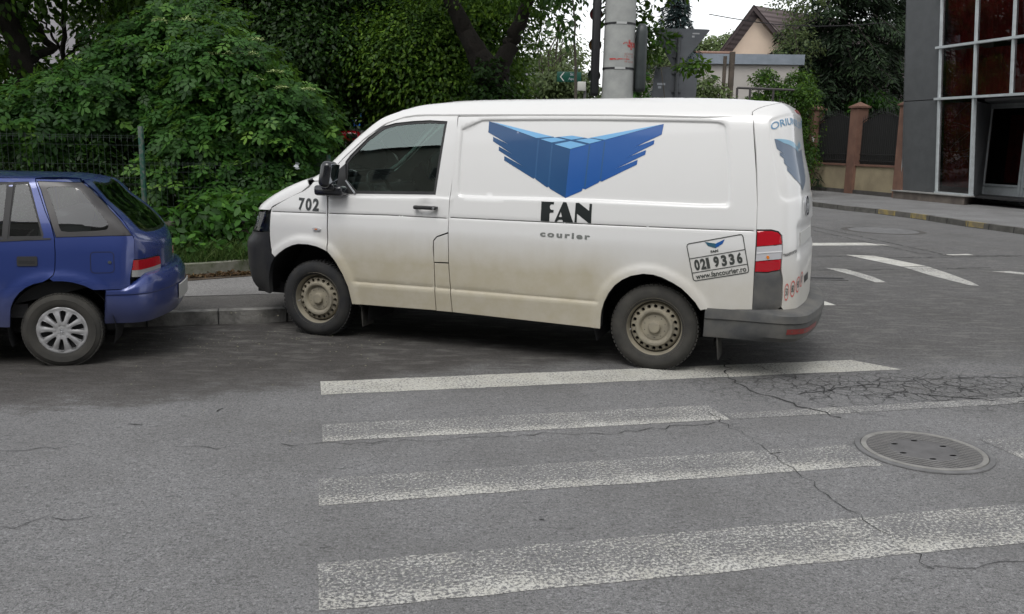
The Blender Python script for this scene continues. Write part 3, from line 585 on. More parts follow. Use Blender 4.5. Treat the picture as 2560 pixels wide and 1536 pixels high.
    panel(a,[(-1.19,1.94),(-3.25,1.945),(-3.60,1.945),(-3.69,1.1),(-3.70,.56),(-3.40,.53),(-3.2,.66),(-2.9,.76),(-2.7,.68),(-2.59,.5),(-2.58,.31),(-1.12,.33),(-1.12,1.25),(-1.19,1.89)],S,step=.1,off=-.05,rim=0)
    obj('inner_lining',a,M_TRIM if 0 else M_DARK,sp)
    return sp,fe,do
sp,fe,do=side_parts(1); side_parts(-1)
# roof with pillars
def dT(ab):
    x,ph=ab[:,0],ab[:,1]; o=np.zeros(len(ab)); m=smooth01((-1.0-x)/.15)*smooth01((x+3.62)/.12)
    for c in (.14,.27,.40): 
        for s in (1,-1): o+= .008*m*smooth01(1-np.abs(ph-s*c)/.035)
    return o
half=[(-3.872,0),(-3.85,.2),(-3.8037,.3957),(-3.774,.4523),(-3.7214,.4879),(-3.6791,.5103),(-3.6425,.5322),(-3.6169,.5512),(-3.6047,.5654),(-3.605,.602),(-3.26,.6143),(-2.56,.611),(-1.86,.6131),(-1.2727,.6162),(-1.016,.6151),(-.893,.6165),(-.7814,.6283),(-.6311,.6675),(-.54,.713),(-.4375,.7644),(-.2598,.8986),(-.0798,1.0858),(.0129,1.083),(.048,1.055),(.050,.96),(-.03,.92),(-.18,.83),(-.3575,.70),(-.55,.60),(-.70,.555),(-.735,.50),(-.725,.35),(-.70,.18),(-.69,0)]
ex=[(x,s*(c+d)) for x in np.arange(-3.6,-1,.06) for s in (1,-1) for c in (.14,.27,.40) for d in (-.03,-.01,.01,.03)]
a=MB(); panel(a,mirT(half),TT,step=.045,disp=dT,gap=.003,extra=ex); obj('roof',a,M_WHITE,van)
a=MB(); panel(a,inset(mirT(half),-.03),TT,step=.09,off=-.05,rim=0); obj('headliner',a,M_HEAD,van)
WS=[(-.70,0),(-.71,.18),(-.735,.35),(-.745,.50),(-.71,.56),(-.55,.61),(-.3575,.71),(-.18,.84),(-.03,.93),(.06,.97),(.10,.7),(.14,.4),(.16,0)]
a=MB(); panel(a,mirT(WS),TT,step=.06,off=-.006,rim=0); wsn=obj('windscreen',a,M_GLASS,van)
a=MB(); panel(a,mirT([(.14,0),(.12,.4),(.08,.7),(.035,.96),(.04,1.06),(.10,1.06),(.17,.7),(.215,.4),(.235,0)]),TT,step=.05,off=-.012,rim=.03); obj('cowl_panel',a,M_BLACKP,van)
b=MB()
for s in (1,-1):
    b.tube([(.16,s*.50,1.415),(.10,s*.05,1.47)],.009); b.rbox((.12,s*.32,1.45),(.03,.5,.03),.008)
obj('wiper',b,M_BLACKP,van)
# bonnet
_t=np.array([0,.25,.5,.7,.85,1.0,1.1,1.2,1.27]); _e=np.interp(_t,[0,.5,.8,1.04,1.28],[.41,.36,.32,.292,.297])
def toT(t,e):
    P,_=NN(np.stack([t,e],1)); return [(float(p[0]),float(np.arctan2(p[1],p[2]-.9))) for p in P]
lead=toT(_t,_e+.008)
bh=[(.235,0),(.215,.4),(.17,.7),(.10,1.06),(.0543,1.123),(.1281,1.1823),(.2281,1.2267),(.3474,1.2806),(.4363,1.3203),(.4525,1.3483)]+lead[::-1]
def dB(ab): return -.004*smooth01(1-np.abs(np.abs(ab[:,1])-.62)/.05)*(ab[:,0]<.7)
a=MB(); panel(a,mirT(bh),TT,step=.035,gap=.003,disp=dB); obj('bonnet',a,M_WHITE,van)
# front end
lamp=[(.66,.10),(.9,.095),(1.05,.094),(1.2765,.109),(1.2827,.1777),(1.2844,.290),(1.04,.284),(.8,.312),(.62,.335)]
bump=[(0,.105),(.66,.098),(1.05,.091),(1.2765,.106),(1.2793,.0555),(1.2833,-.0453),(1.3045,-.0984),(1.3399,-.133),(1.2907,-.2061),(1.2652,-.2819),(1.2499,-.3909),(1.2551,-.4684),(1.20,-.463),(1.0598,-.4371),(.95,-.43),(.8,-.47),(.5,-.52),(0,-.55)]
def dN(ab):
    t,e=np.abs(ab[:,0]),ab[:,1]; o=.030*smooth01((.06-e)/.06)*smooth01((1.26-t)/.25)*smooth01((e+.5)/.12); o-=.05*smooth01(1-((t/.45)**4+((e+.12)/.09)**4)); return o
a=MB(); panel(a,mir(bump),NN,step=.045,gap=.003,disp=dN,rim=.04); fb_=obj('front_bumper',a,M_BLACKP,van)
grl=[(0,.11),(.62,.103),(.60,.325),(0,.395)]
def dG(ab): return -.012*(np.mod(ab[:,1]*18,1)>.5)
a=MB(); panel(a,mir(grl),NN,step=.03,gap=.003,disp=dG); obj('grille',a,M_BLACKP,van)
for s in (1,-1):
    L=[(s*a_,b_) for a_,b_ in lamp]
    a=MB(); panel(a,L,NN,step=.05,gap=.004); hl=obj('headlight',a,glass('headlight_lens',(.5,.55,.55)),van)
    a=MB(); panel(a,L,NN,step=.08,off=-.09,rim=0); c=NN(np.array([[s*.95,.19]]))[0][0]
    obj('lamp_bowl',a,mat('lamp_bowl',(.05,.055,.055),.3,.3),hl)
    a=MB(); a.rbox((c[0]-.05,c[1]-s*.03,c[2]),(.03,.13,.11),.02,seg=3); obj('reflector_cup',a,M_CHR,hl)
a=MB(); a.lathe([(.052,0),(.06,.01),(.065,0),(.06,-.01)],(0,0,0),axis='Z',n=32,closed=True)
# rear door
gs=[(1.0341,.773),(1.044,.7292),(1.0444,.6365),(1.0415,.5021),(1.0437,.3603),(1.0477,.1881),(1.0499,.1028),(1.0535,.0835),(1.0572,-.0715)]
lin=[(.9706,-.0645),(.9303,-.073),(.9110,-.096),(.9075,-.1406),(.9091,-.3019),(.8934,-.359),(.8875,-.4697),(.8900,-.5093),(.855,-.5359),(.6,-.585),(.3,-.61),(0,-.615)]
TG=[(0,.90),(.4,.872),(.6702,.8319),(.768,.8115),(.8543,.8066),(.9164,.8032),(.9721,.7956),(1.0123,.7845)]+gs+lin
RW=smoothpoly(mir([(0,.80),(.45,.755),(.7128,.7138),(.8142,.6943),(.8861,.6848),(.9171,.6786),(.9277,.6666),(.9351,.5796),(.9333,.4788),(.928,.3704),(.9245,.2614),(.9145,.1693),(.8966,.1423),(.8664,.1285),(.8249,.1331),(.7723,.1486),(.629,.170),(.382,.19),(0,.195)]))
def dR(ab):
    ins=inpoly(ab,RW); d=dline(ab,RW,True); s=np.where(ins,d,-d); w=np.where(ab[:,1]<.26,.035,.018)
    o=-.010*smooth01(s/w+.5)
    t,e=np.abs(ab[:,0]),ab[:,1]
    o-= .014*smooth01((.80-t)/.02)*smooth01((e+.245)/.02)*smooth01((-.015-e)/.02)   # plate recess
    return o
exr=off_loop(RW,(-.012,-.004,.004,.012,.024),.03)+[(s*.79+q,e) for s in(1,-1) for q in(-.012,0,.012) for e in np.arange(-.26,0,.02)]
a=MB(); panel(a,mir(TG),RR,step=.032,gap=.003,disp=dR,extra=exr); tg=obj('tailgate',a,M_WHITE,van)
a=MB(); panel(a,inset(mir(TG),-.02),RR,step=.15,off=-.06,rim=0); obj('tailgate_lining',a,M_DARK,tg)
a=MB(); panel(a,mir([(0,.862),(.12,.858),(.42,.818),(.42,.795),(0,.832)]),RR,step=.03,off=.006,disp=dR,rim=.012); obj('brake_light',a,M_REFL,tg)
b=MB(); P,D=RR(np.array([[0.,.10]])); e_=P[0]+D[0]*.01
def ringR(mb,c,r,w,mp,disp,off,n=36,mi=0,sx=1.):
    o=[(c[0]+sx*r*math.cos(q),c[1]+r*math.sin(q)) for q in np.linspace(0,2*math.pi,n,endpoint=False)]; i=[(c[0]+sx*(r-w)*math.cos(q),c[1]+(r-w)*math.sin(q)) for q in np.linspace(0,2*math.pi,n,endpoint=False)]
    panel(mb,o,mp,holes=[i],step=.02,disp=disp,off=off,rim=off*.9 if off>.004 else 0,mi=mi)
EC=(.56,.095)
ringR(b,EC,.072,.010,RR,dR,.012)
for pl in ([(-.052,.035),(-.034,.035),(0,-.012),(.034,.035),(.052,.035),(.008,-.020),(-.008,-.020)],):
    pass
def strokes(mb,pts,w,mp,disp,off):
    for (x0,y0),(x1,y1) in zip(pts,pts[1:]):
        d=np.array([x1-x0,y1-y0]); n=np.array([-d[1],d[0]])/np.linalg.norm(d)*w/2
        panel(mb,[(x0-n[0],y0-n[1]),(x1-n[0],y1-n[1]),(x1+n[0],y1+n[1]),(x0+n[0],y0+n[1])],mp,step=.03,disp=disp,off=off,rim=.008)
strokes(b,[(EC[0]-.03,EC[1]+.055),(EC[0],EC[1]+.008),(EC[0]+.03,EC[1]+.055)],.011,RR,dR,.012)
strokes(b,[(EC[0]-.055,EC[1]+.02),(EC[0]-.028,EC[1]-.052),(EC[0],EC[1]-.004),(EC[0]+.028,EC[1]-.052),(EC[0]+.055,EC[1]+.02)],.011,RR,dR,.012)
obj('emblem',b,M_CHR,tg)
a=MB(); panel(a,[(.20,-.085),(.735,-.085),(.735,-.175),(.20,-.175)],RR,step=.05,off=-.007,rim=.006); obj('number_plate',a,mat('plate_white',(.5,.5,.48),.5),tg)
a=MB(); textmap(a,'TRANSPORTER',[(.9017,-.2268),(.800,-.1990),(.800,-.1800),(.9047,-.2083)],RR,dR,.004,bold=.02)
obj('badge_lettering',a,mat('badge_grey',(.10,.10,.10),.3,.6),tg)
a=MB(); panel(a,[(.59,-.398),(.42,-.414),(.39,-.468),(.572,-.444)],RR,step=.04,off=.003,disp=dR,rim=0); obj('tailgate_vent',a,M_BLACKP,tg)
# slogan and rear logo
a=MB(); textmap(a,'ORIUNDE, CU PLACERE',[(.922,.602),(.05,.745),(-.02,.80),(.925,.657)],RR,dR,.0035,bold=.012)
obj('slogan_lettering',a,M_RL,tg)
lw=[(.909,.5538),(.8992,.4864),(.8442,.4383),(.8816,.4633),(.8815,.440),(.8288,.3923),(.8575,.414),(.8575,.3834),(.8042,.3287),(.8411,.3594),(.8408,.333),(.7872,.2796),(.6571,.2037)]
cx0=.6571; rw_=[(2*cx0-a_,b_) for a_,b_ in lw[::-1][1:]]
a=MB(); panel(a,lw+rw_+[(.5708,.5098),(.7395,.4943)],RR,step=.03,off=.003,disp=dR,rim=0); obj('rear_logo',a,M_RG,tg)
a=MB()
panel(a,[(.905,.552),(.7194,.5290),(.66,.515),(.60,.49),(.7395,.4943),(.8421,.520)],RR,step=.03,off=.0045,disp=dR,rim=0)
for q in ([(.70,.512),(.64,.53),(.58,.528),(.62,.500)],[(.60,.545),(.52,.590),(.45,.575),(.54,.53)]): panel(a,q,RR,step=.03,off=.0045,disp=dR,rim=0)
obj('rear_logo_top',a,M_RT,tg)
for (cx,cy),txt,rr in zip([(.862,-.425),(.815,-.409),(.757,-.395),(.68,-.39)],['50','80','90','100'],[.046,.045,.045,.045]):
    sx={0:.42}.get(0,.45); sx=[.36,.48,.62,.80][['50','80','90','100'].index(txt)]
    a=MB(); ringR(a,(cx,cy),rr,.008,RR,dR,.003,sx=sx); obj('speed_limit_ring',a,M_STR,tg)
    ink=MB(); w_=rr*.55*sx; textmap(ink,txt,[(cx+w_,cy-.020),(cx-w_,cy-.020),(cx-w_,cy+.020),(cx+w_,cy+.020)],RR,dR,.003,bold=.01); obj('speed_limit_number',ink,M_INKS,tg)
# tail lights, corner trim
for s in (1,-1):
    O=[(1.0572,-.0764),(.9706,-.0693),(.9353,-.0768),(.9190,-.094),(.9135,-.1150),(.9115,-.1506),(1.0589,-.1846)]
    Wp=[(1.0589,-.1846),(.9115,-.1506),(.9125,-.2390),(1.0600,-.2796)]
    Bp=[(1.0600,-.2796),(.9125,-.2390),(.9131,-.3019),(.9795,-.3307),(1.061,-.3477)]
    f=lambda L:[(s*p,q) for p,q in L]
    a=MB(); panel(a,f(O[:6]+[(.9131,-.3019),(.9795,-.3307),(1.061,-.3477)]),RR,step=.04,off=-.002,gap=-.002,rim=.03); tl=obj('tail_light',a,M_BLACKP,van)
    wv=lambda ab:.0015*np.sin(ab[:,1]*260)
    a=MB(); panel(a,f(O),RR,step=.012,off=.006,gap=.003,disp=wv,rim=.01); obj('red_lens',a,M_RED,tl); a=MB(); panel(a,f(Bp),RR,step=.012,off=.006,gap=.003,disp=wv,rim=.01); obj('red_lens',a,M_RED,tl)
    a=MB(); panel(a,f(Wp),RR,step=.02,off=.006,gap=.002,rim=.01); cl=obj('clear_lens',a,M_CLEAR,tl)
    a=MB(); panel(a,f([(1.057,-.222),(.9125,-.1885),(.9125,-.1945),(1.057,-.228)]),RR,step=.03,off=.009,rim=.005); obj('lens_rib',a,mat('rib_white',(.7,.7,.7),.3),tl)
    a=MB(); ringR(a,(s*.9907,-.2401),.010,.0099,RR,None,.010,n=14,sx=.8); obj('bulb',a,M_AMB,tl)
    blk=f([(1.061,-.351),(.9795,-.334),(.9132,-.305),(.8964,-.359),(.8905,-.4697),(.8930,-.5093),(.9231,-.5284),(.9863,-.5491),(1.0581,-.5682)])
    def dK(ab,s=s): return .012*smooth01(dline(ab,blk,True)/.035)
    a=MB(); panel(a,blk,RR,step=.02,gap=.002,disp=dK); obj('corner_trim',a,M_GREYP,van)
# rear bumper: swept section following the body
def vsec(t,prof,x0=-3.2,F=vanF,hi=1.6):
    out=[]
    for off,z in prof:
        P=cast(F,np.array([[x0,0,z]]),np.array([[-math.cos(t),math.sin(t),0]]),hi)[0]
        out.append(P+np.array([-math.cos(t),math.sin(t),0])*off)
    return out
a=MB(); ts=list(np.linspace(-1.385,-1.1,8))+list(np.linspace(-1.02,1.02,41))+list(np.linspace(1.1,1.385,8)); rings=[]
for t_ in ts:
    k=float(smooth01((1.18-abs(t_))/.30)); o1=.012+.105*k; z0=.527+.01*k
    prof=[(-.02,z0+.012*k),(.004,z0+.012*k),(o1*.90,z0+.002-.010*k),(o1+.002,z0-.012-.01*k),(o1+.006,z0-.075),(o1-.004,z0-.085),(o1-.006,.40),(o1-.022*k,.345),(o1-.07*k-.01,.305),(-.06,.296)]
    rings.append(vsec(t_,prof))
m=len(rings[0]); a.add([p for r_ in rings for p in r_],[(i*m+j,i*m+j+1,(i+1)*m+j+1,(i+1)*m+j) for i in range(len(rings)-1) for j in range(m-1)])
for e,i in ((0,0),(1,len(rings)-1)): a.add(rings[i],[tuple(range(m)) if e else tuple(range(m))[::-1]])
rb=obj('rear_bumper',a,M_GREYP,van,angle=28)
for s in (1,-1):
    a=MB(); rg=[vsec(s*t_,[(.116,.420),(.110,.380)]) for t_ in np.linspace(.50,.90,8)]
    a.add([p for r_ in rg for p in r_],[(i*2,i*2+1,i*2+3,i*2+2) for i in range(7)]); obj('reflector',a,M_REFL,rb)
# decals on the left side
ld=MB(); K=dict(step=.03,disp=dS,rim=0)
for nm,k_,m_,o_ in (('logo_left_face','LL',M_BL1,.0025),('logo_right_face','LR',M_BL2,.0025),('logo_bands','LG',M_BL4,.0036)):
    a=MB(); panel(a,ar(k_),S1,off=o_,extra=[p for p in EX_REC if inpoly(np.array([p]),ar(k_))[0]][:0],**K); obj(nm,a,m_,sp)
a=MB()
for i in range(6): panel(a,ar('T%d'%i),S1,off=.0048,**K)
obj('logo_top_tiles',a,M_BL3,sp)
a=MB()
for L,w_ in (([(-1.9839,1.745),(-1.9890,1.445)],.012),([(-2.10,1.715),(-2.103,1.39)],.012),([(-2.4041,1.71),(-2.397,1.385)],.012),([(-2.5206,1.74),(-2.5155,1.45)],.010)):
    a=MB(); strokes(a,[L[0],L[1]],w_,S1,dS,.0034); obj('logo_fold_line',a,M_BL4,sp)
a=MB(); panel(a,ar('F'),S1,off=.0025,**K); panel(a,ar('Ao'),S1,holes=[ar('Ai')],off=.0025,**K); panel(a,ar('N'),S1,off=.0025,**K); obj('brand_lettering',a,M_INK,sp)
c=ar('courier'); a=MB(); textmap(a,'courier',[(-2.068,.995),(-2.473,.990),(-2.473,1.035),(-2.068,1.040)],S1,dS,.0025,bold=.045,spacing=1.35); obj('courier_lettering',a,M_INKG,sp)
a=MB(); 
for ch,x0,x1 in (('7',.1476,.085),('0',.075,.012),('2',.001,-.0628)):
    textmap(a,ch,[(x0,1.1065),(x1,1.1035),(x1,1.2115),(x0,1.2145)],S1,dS,.0025,bold=.045)
obj('fleet_number',a,M_INK,fe)
q=np.array(ar('stk'),float)   # BL BR TR TL
bl=lambda u,v:tuple((1-u)*(1-v)*q[0]+u*(1-v)*q[1]+u*v*q[2]+(1-u)*v*q[3])
def line(mb,p0,p1,w=.007): strokes(mb,[bl(*p0),bl(*p1)],w,S1,dS,.003)
rr=.045; fr=[(rr,0),(1-rr,0),(1-rr*.3,rr*.5),(1,rr*1.6),(1,1-rr*1.6),(1-rr*.3,1-rr*.5),(1-rr,1),(rr,1),(rr*.3,1-rr*.5),(0,1-rr*1.6),(0,rr*1.6),(rr*.3,rr*.5),(rr,0)]
a=MB()
panel(a,[bl(*p) for p in fr[:-1]],S1,holes=[inset([bl(*p) for p in fr[:-1]],.0065)],off=.003,**K)
line(a,(.012,.225),(.99,.225),.005); line(a,(.012,.60),(.99,.60),.005)
for ch,u0 in zip('021 9336',[.075,.185,.29,0,.42,.555,.69,.825]):
    if ch!=' ': textmap(a,ch,[bl(u0,.27),bl(u0+(.095 if ch!='1' else .055),.27),bl(u0+(.095 if ch!='1' else .055),.555),bl(u0,.555)],S1,dS,.003,bold=.05 if ch!='1' else .015)
textmap(a,'www.fancourier.ro',[bl(.06,.045),bl(.955,.045),bl(.955,.185),bl(.06,.185)],S1,dS,.003,bold=.02)
textmap(a,'FAN',[bl(.40,.655),bl(.535,.655),bl(.535,.72),bl(.40,.72)],S1,dS,.003,bold=.05)
obj('phone_sticker',a,M_INKS,sp)
a=MB(); ml=ar('ml'); panel(a,[ml[0],ml[1],ml[4],ml[5]],S1,off=.003,**K); obj('sticker_wing',a,mat('teal_decal',(.03,.10,.15),.4),sp)
a=MB(); panel(a,[ml[1],ml[2],ml[3],ml[4]],S1,off=.003,**K); obj('sticker_wing',a,M_BL2,sp)
# chassis, wheel wells, cab interior
a=MB(); a.box((-1.45,0,.36),(2.1,1.70,.12)); a.box((-3.60,0,.42),(.45,1.6,.2)); a.box((.62,0,.36),(.30,1.3,.1)); a.box((.33,0,.70),(.62,.95,.62)); a.box((-1.5,0,.30),(3.6,.9,.16)); a.tube([(-2.99,-.8,.33),(-2.99,.8,.33)],.05); a.tube([(0,-.8,.33),(0,.8,.33)],.04)
obj('chassis',a,M_DARK,van,smooth=False)
def well(cx,s):
    vs=[];fs=[]; n=34; r=.535 if cx>-1 else .465; y0=s*.42; zc=.335
    an=np.linspace(R(2 if cx>-1 else -18),R(198),n)
    for q_ in an:
        x_,z_=cx+r*math.cos(q_),zc+r*math.sin(q_); y1=s*(cast(vanF,np.array([[x_,0,z_]]),np.array([[0,1.,0]]),1.3)[0][1]-.012)
        vs+= [(x_,y1,z_),(x_,y0,z_)]
    for i in range(n-1): fs.append((2*i,2*i+1,2*i+3,2*i+2))
    fs.append(tuple(2*i+1 for i in range(n)))
    b=MB(); b.add(vs,fs); return b
for cx in (0,-2.99):
    for s in (1,-1): obj('wheel_well',well(cx if cx<-1 else -.0,s),M_DARK,van,smooth=False)
a=MB(); a.add([(-1.40,y,z) for y,z in ((-.86,.5),(.86,.5),(.86,1.2),(.70,1.88),(-.70,1.88),(-.86,1.2))]+[(-1.43,y,z) for y,z in ((-.86,.5),(.86,.5),(.86,1.2),(.70,1.88),(-.70,1.88),(-.86,1.2))],[(0,1,2,3,4,5),(11,10,9,8,7,6)]); a.box((-.95,0,.62),(.85,1.5,.05)); obj('bulkhead',a,mat('bulkhead_grey',(.36,.37,.37),.8),van,smooth=False)
a=MB(); a.rbox((-.05,0,1.12),(.36,1.56,.34),.08,seg=3,tilt=(0,.25,0)); a.rbox((-.16,.42,1.27),(.16,.42,.13),.05,seg=3); obj('dashboard',a,M_DASH,van)
a=MB(); n=28
pts=[Vector((-.40,.42,1.27))+Matrix.Rotation(R(28),3,'Y')@Vector((0,.19*math.cos(q),.19*math.sin(q)))*1.0 for q in np.linspace(0,2*math.pi,n)]
a.tube(pts,.014,8,cap=False); a.tube([(-.40,.42,1.27),(-.20,.42,1.15)],.03); a.rbox((-.395,.42,1.265),(.05,.15,.11),.03,seg=3,tilt=(0,R(28),0)); a.box((-.40,.42,1.26),(.015,.34,.03),tilt=(0,R(28),0))
obj('steering_wheel',a,mat('wheel_black',(.075,.08,.085),.35),van)
for y in (.45,-.30,-.62):
    a=MB(); a.rbox((-.88,y,.86),(.50,.46 if y>0 else .40,.16),.06,seg=3); a.rbox((-1.13,y,1.18),(.14,.46 if y>0 else .40,.62),.06,seg=3,tilt=(0,-.18,0)); a.rbox((-1.20,y,1.56),(.10,.24,.16),.04,seg=3,tilt=(0,-.15,0)); obj('cab_seat',a,M_SEAT,van)
a=MB(); a.rbox((-.50,0,1.80),(.03,.22,.07),.012,seg=2); a.tube([(-.50,0,1.83),(-.55,0,1.90)],.008); obj('rear_view_mirror',a,M_DASH,van)
# wheels
def wheelholes(n,r,hr,ph=0,m=14): return [[(r*math.cos(a_)+hr*math.cos(b_),r*math.sin(a_)+hr*math.sin(b_)) for b_ in np.linspace(0,2*math.pi,m,endpoint=False)] for a_ in [2*math.pi*k/n+ph for k in range(n)]]
def tyre(mb,Rr,rr,w,mi=0):
    h=w/2
    prof=[(rr-.004,-h*.80),(rr+.008,-h*.92),(rr+.03,-h),((Rr+rr)/2+.01,-h*1.04),(Rr-.035,-h*.97),(Rr-.014,-h*.88),(Rr-.003,-h*.74),(Rr,-h*.4),(Rr,h*.4),(Rr-.003,h*.74),(Rr-.014,h*.88),(Rr-.035,h*.97),((Rr+rr)/2+.01,h*1.04),(rr+.03,h),(rr+.008,h*.92),(rr-.004,h*.80)]
    mb.lathe(prof,(0,0,0),n=72,mi=mi)
    # tread blocks
    for k in range(60):
        a_=2*math.pi*k/60
        for y in (-.6,-.2,.2,.6):
            c=Vector(((Rr+.001)*math.cos(a_+ (.03 if y in(.2,-.6) else 0)),y*h,(Rr+.001)*math.sin(a_+(.03 if y in(.2,-.6) else 0))))
            mb.box(c,(.010,h*.34,.024),tilt=(0,-a_,0),mi=mi)
def wheel_steel(parent,x,s,yc,steer,tm):
    Rr,rr,w=.335,.221,.205
    a=MB(); tyre(a,Rr,rr,w); ob=obj('wheel',a,tm,parent); ob.location=(x,s*yc,Rr-.006); ob.rotation_euler=(0,0,(0 if s>0 else math.pi)+steer)
    h=w/2; b=MB()
    b.lathe([(rr+.015,h*.97),(rr+.017,h*.90),(rr+.004,h*.80),(rr-.004,h*.72),(rr-.008,h*.45),(rr-.02,h*.30),(rr-.022,-h*.8)],(0,0,0),n=72)
    dep=spl([0,.030,.041,.045,.050,.062,.100,.106,.114,.128,.142,.152,.180,.190,.196],[.000,.000,-.002,-.008,-.020,-.022,-.023,-.026,-.012,-.003,-.004,-.018,-.026,-.034,-.05])
    c0=[(.1955*math.cos(q),.1955*math.sin(q)) for q in np.linspace(0,2*math.pi,72,endpoint=False)]
    V,T=cdt(c0,wheelholes(20,.1655,.0145),step=.010,extra=[(r_*math.cos(q),r_*math.sin(q)) for r_ in (.031,.041,.045,.050,.062,.106,.114,.142,.150) for q in np.linspace(0,2*math.pi,int(r_*700),endpoint=False)])
    r_=np.hypot(V[:,0],V[:,1]); Q=np.stack([V[:,0],h*.78+dep(r_)*1.25,V[:,1]],1)
    A,B_,C_=Q[T[:,0]],Q[T[:,1]],Q[T[:,2]]; nn=np.cross(B_-A,C_-A)[:,1]<0; T=T.copy(); T[nn]=T[nn][:,[0,2,1]]
    b.add(Q,T.tolist())
    for hh in wheelholes(20,.1655,.0145):
        k=len(hh); yb=h*.78-.03; b.add([(p,yb+.004,q) for p,q in hh]+[(p,yb-.03,q) for p,q in hh],[(i,(i+1)%k,(i+1)%k+k,i+k) for i in range(k)])
    rim=obj('rim',b,M_RIM,ob,angle=30)
    c=MB(); c.lathe([(.2,0),(0,0)],(0,h*.2,0),n=40); obj('brake_disc',c,M_DARK,ob)
    for k in range(10 if s>0 else 0):
        c=MB(); q_=2*math.pi*(k+.5)/10; c.lathe([(0,.0035),(.003,.003),(.0035,0)],(.083*math.cos(q_),h*.78-.029,.083*math.sin(q_)),n=8); obj('wheel_bolt',c,M_DARK,rim)
    c=MB(); q_=-.15; c.tube([(.19*math.cos(q_),h*.78-.03,.19*math.sin(q_)),(.188*math.cos(q_),h*.78+.012,.188*math.sin(q_))],.004,6); obj('valve',c,mat('valve',(.3,.3,.3),.5),rim)
    return ob
for s in (1,-1):
    wheel_steel(van,0,s,.800,.0,M_RUB); wheel_steel(van,-2.99,s,.800,0,M_RUBD)
    a=MB(); a.rbox((-3.475,s*.80,.295),(.012,.23,.33),.005,tilt=(0,.10,0)); a.rbox((-.455,s*.80,.22),(.012,.20,.20),.005,tilt=(0,.05,0)); obj('mud_flap',a,M_RUBD,van)
# ================================================================= SMALL HATCHBACK
CB_YAW=-.227
M_TINT=glass('car_glass',(.50,.55,.53),ior=1.8,dust_sheen=.025); M_RUBB=mat('black_rubber',(.02,.02,.021),.6)
M_WB=varied('window_black',(.035,.033,.034),(.045,.042,.042),4,.35,spec=.5)
M_HUB=varied('silver_hub_cap',(.50,.50,.51),(.40,.40,.40),12,.36,metal=.35)
def paint(name,c1,c2,met=.25):
    m=mat(name,c1,.30,met,.8); t=NT(m); c=t.co(); Z=t.sep(c)[2]
    f=t.noise(c,2.2,4); d=t.math('MULTIPLY',t.ramp(t.math('ADD',t.math('MULTIPLY',f,.25),t.math('SUBTRACT',.5,Z)),[(.0,0.),(.35,.8)]),.45)
    fl=t.noise(c,700,1); base=t.mix(t.math('MULTIPLY',fl,.5),c1,c2)
    t.l(t.mix(d,base,(.16,.15,.14)),t.b.inputs['Base Color']); t.l(t.math('ADD',.27,t.math('MULTIPLY',d,.6)),t.b.inputs['Roughness'])
    return m
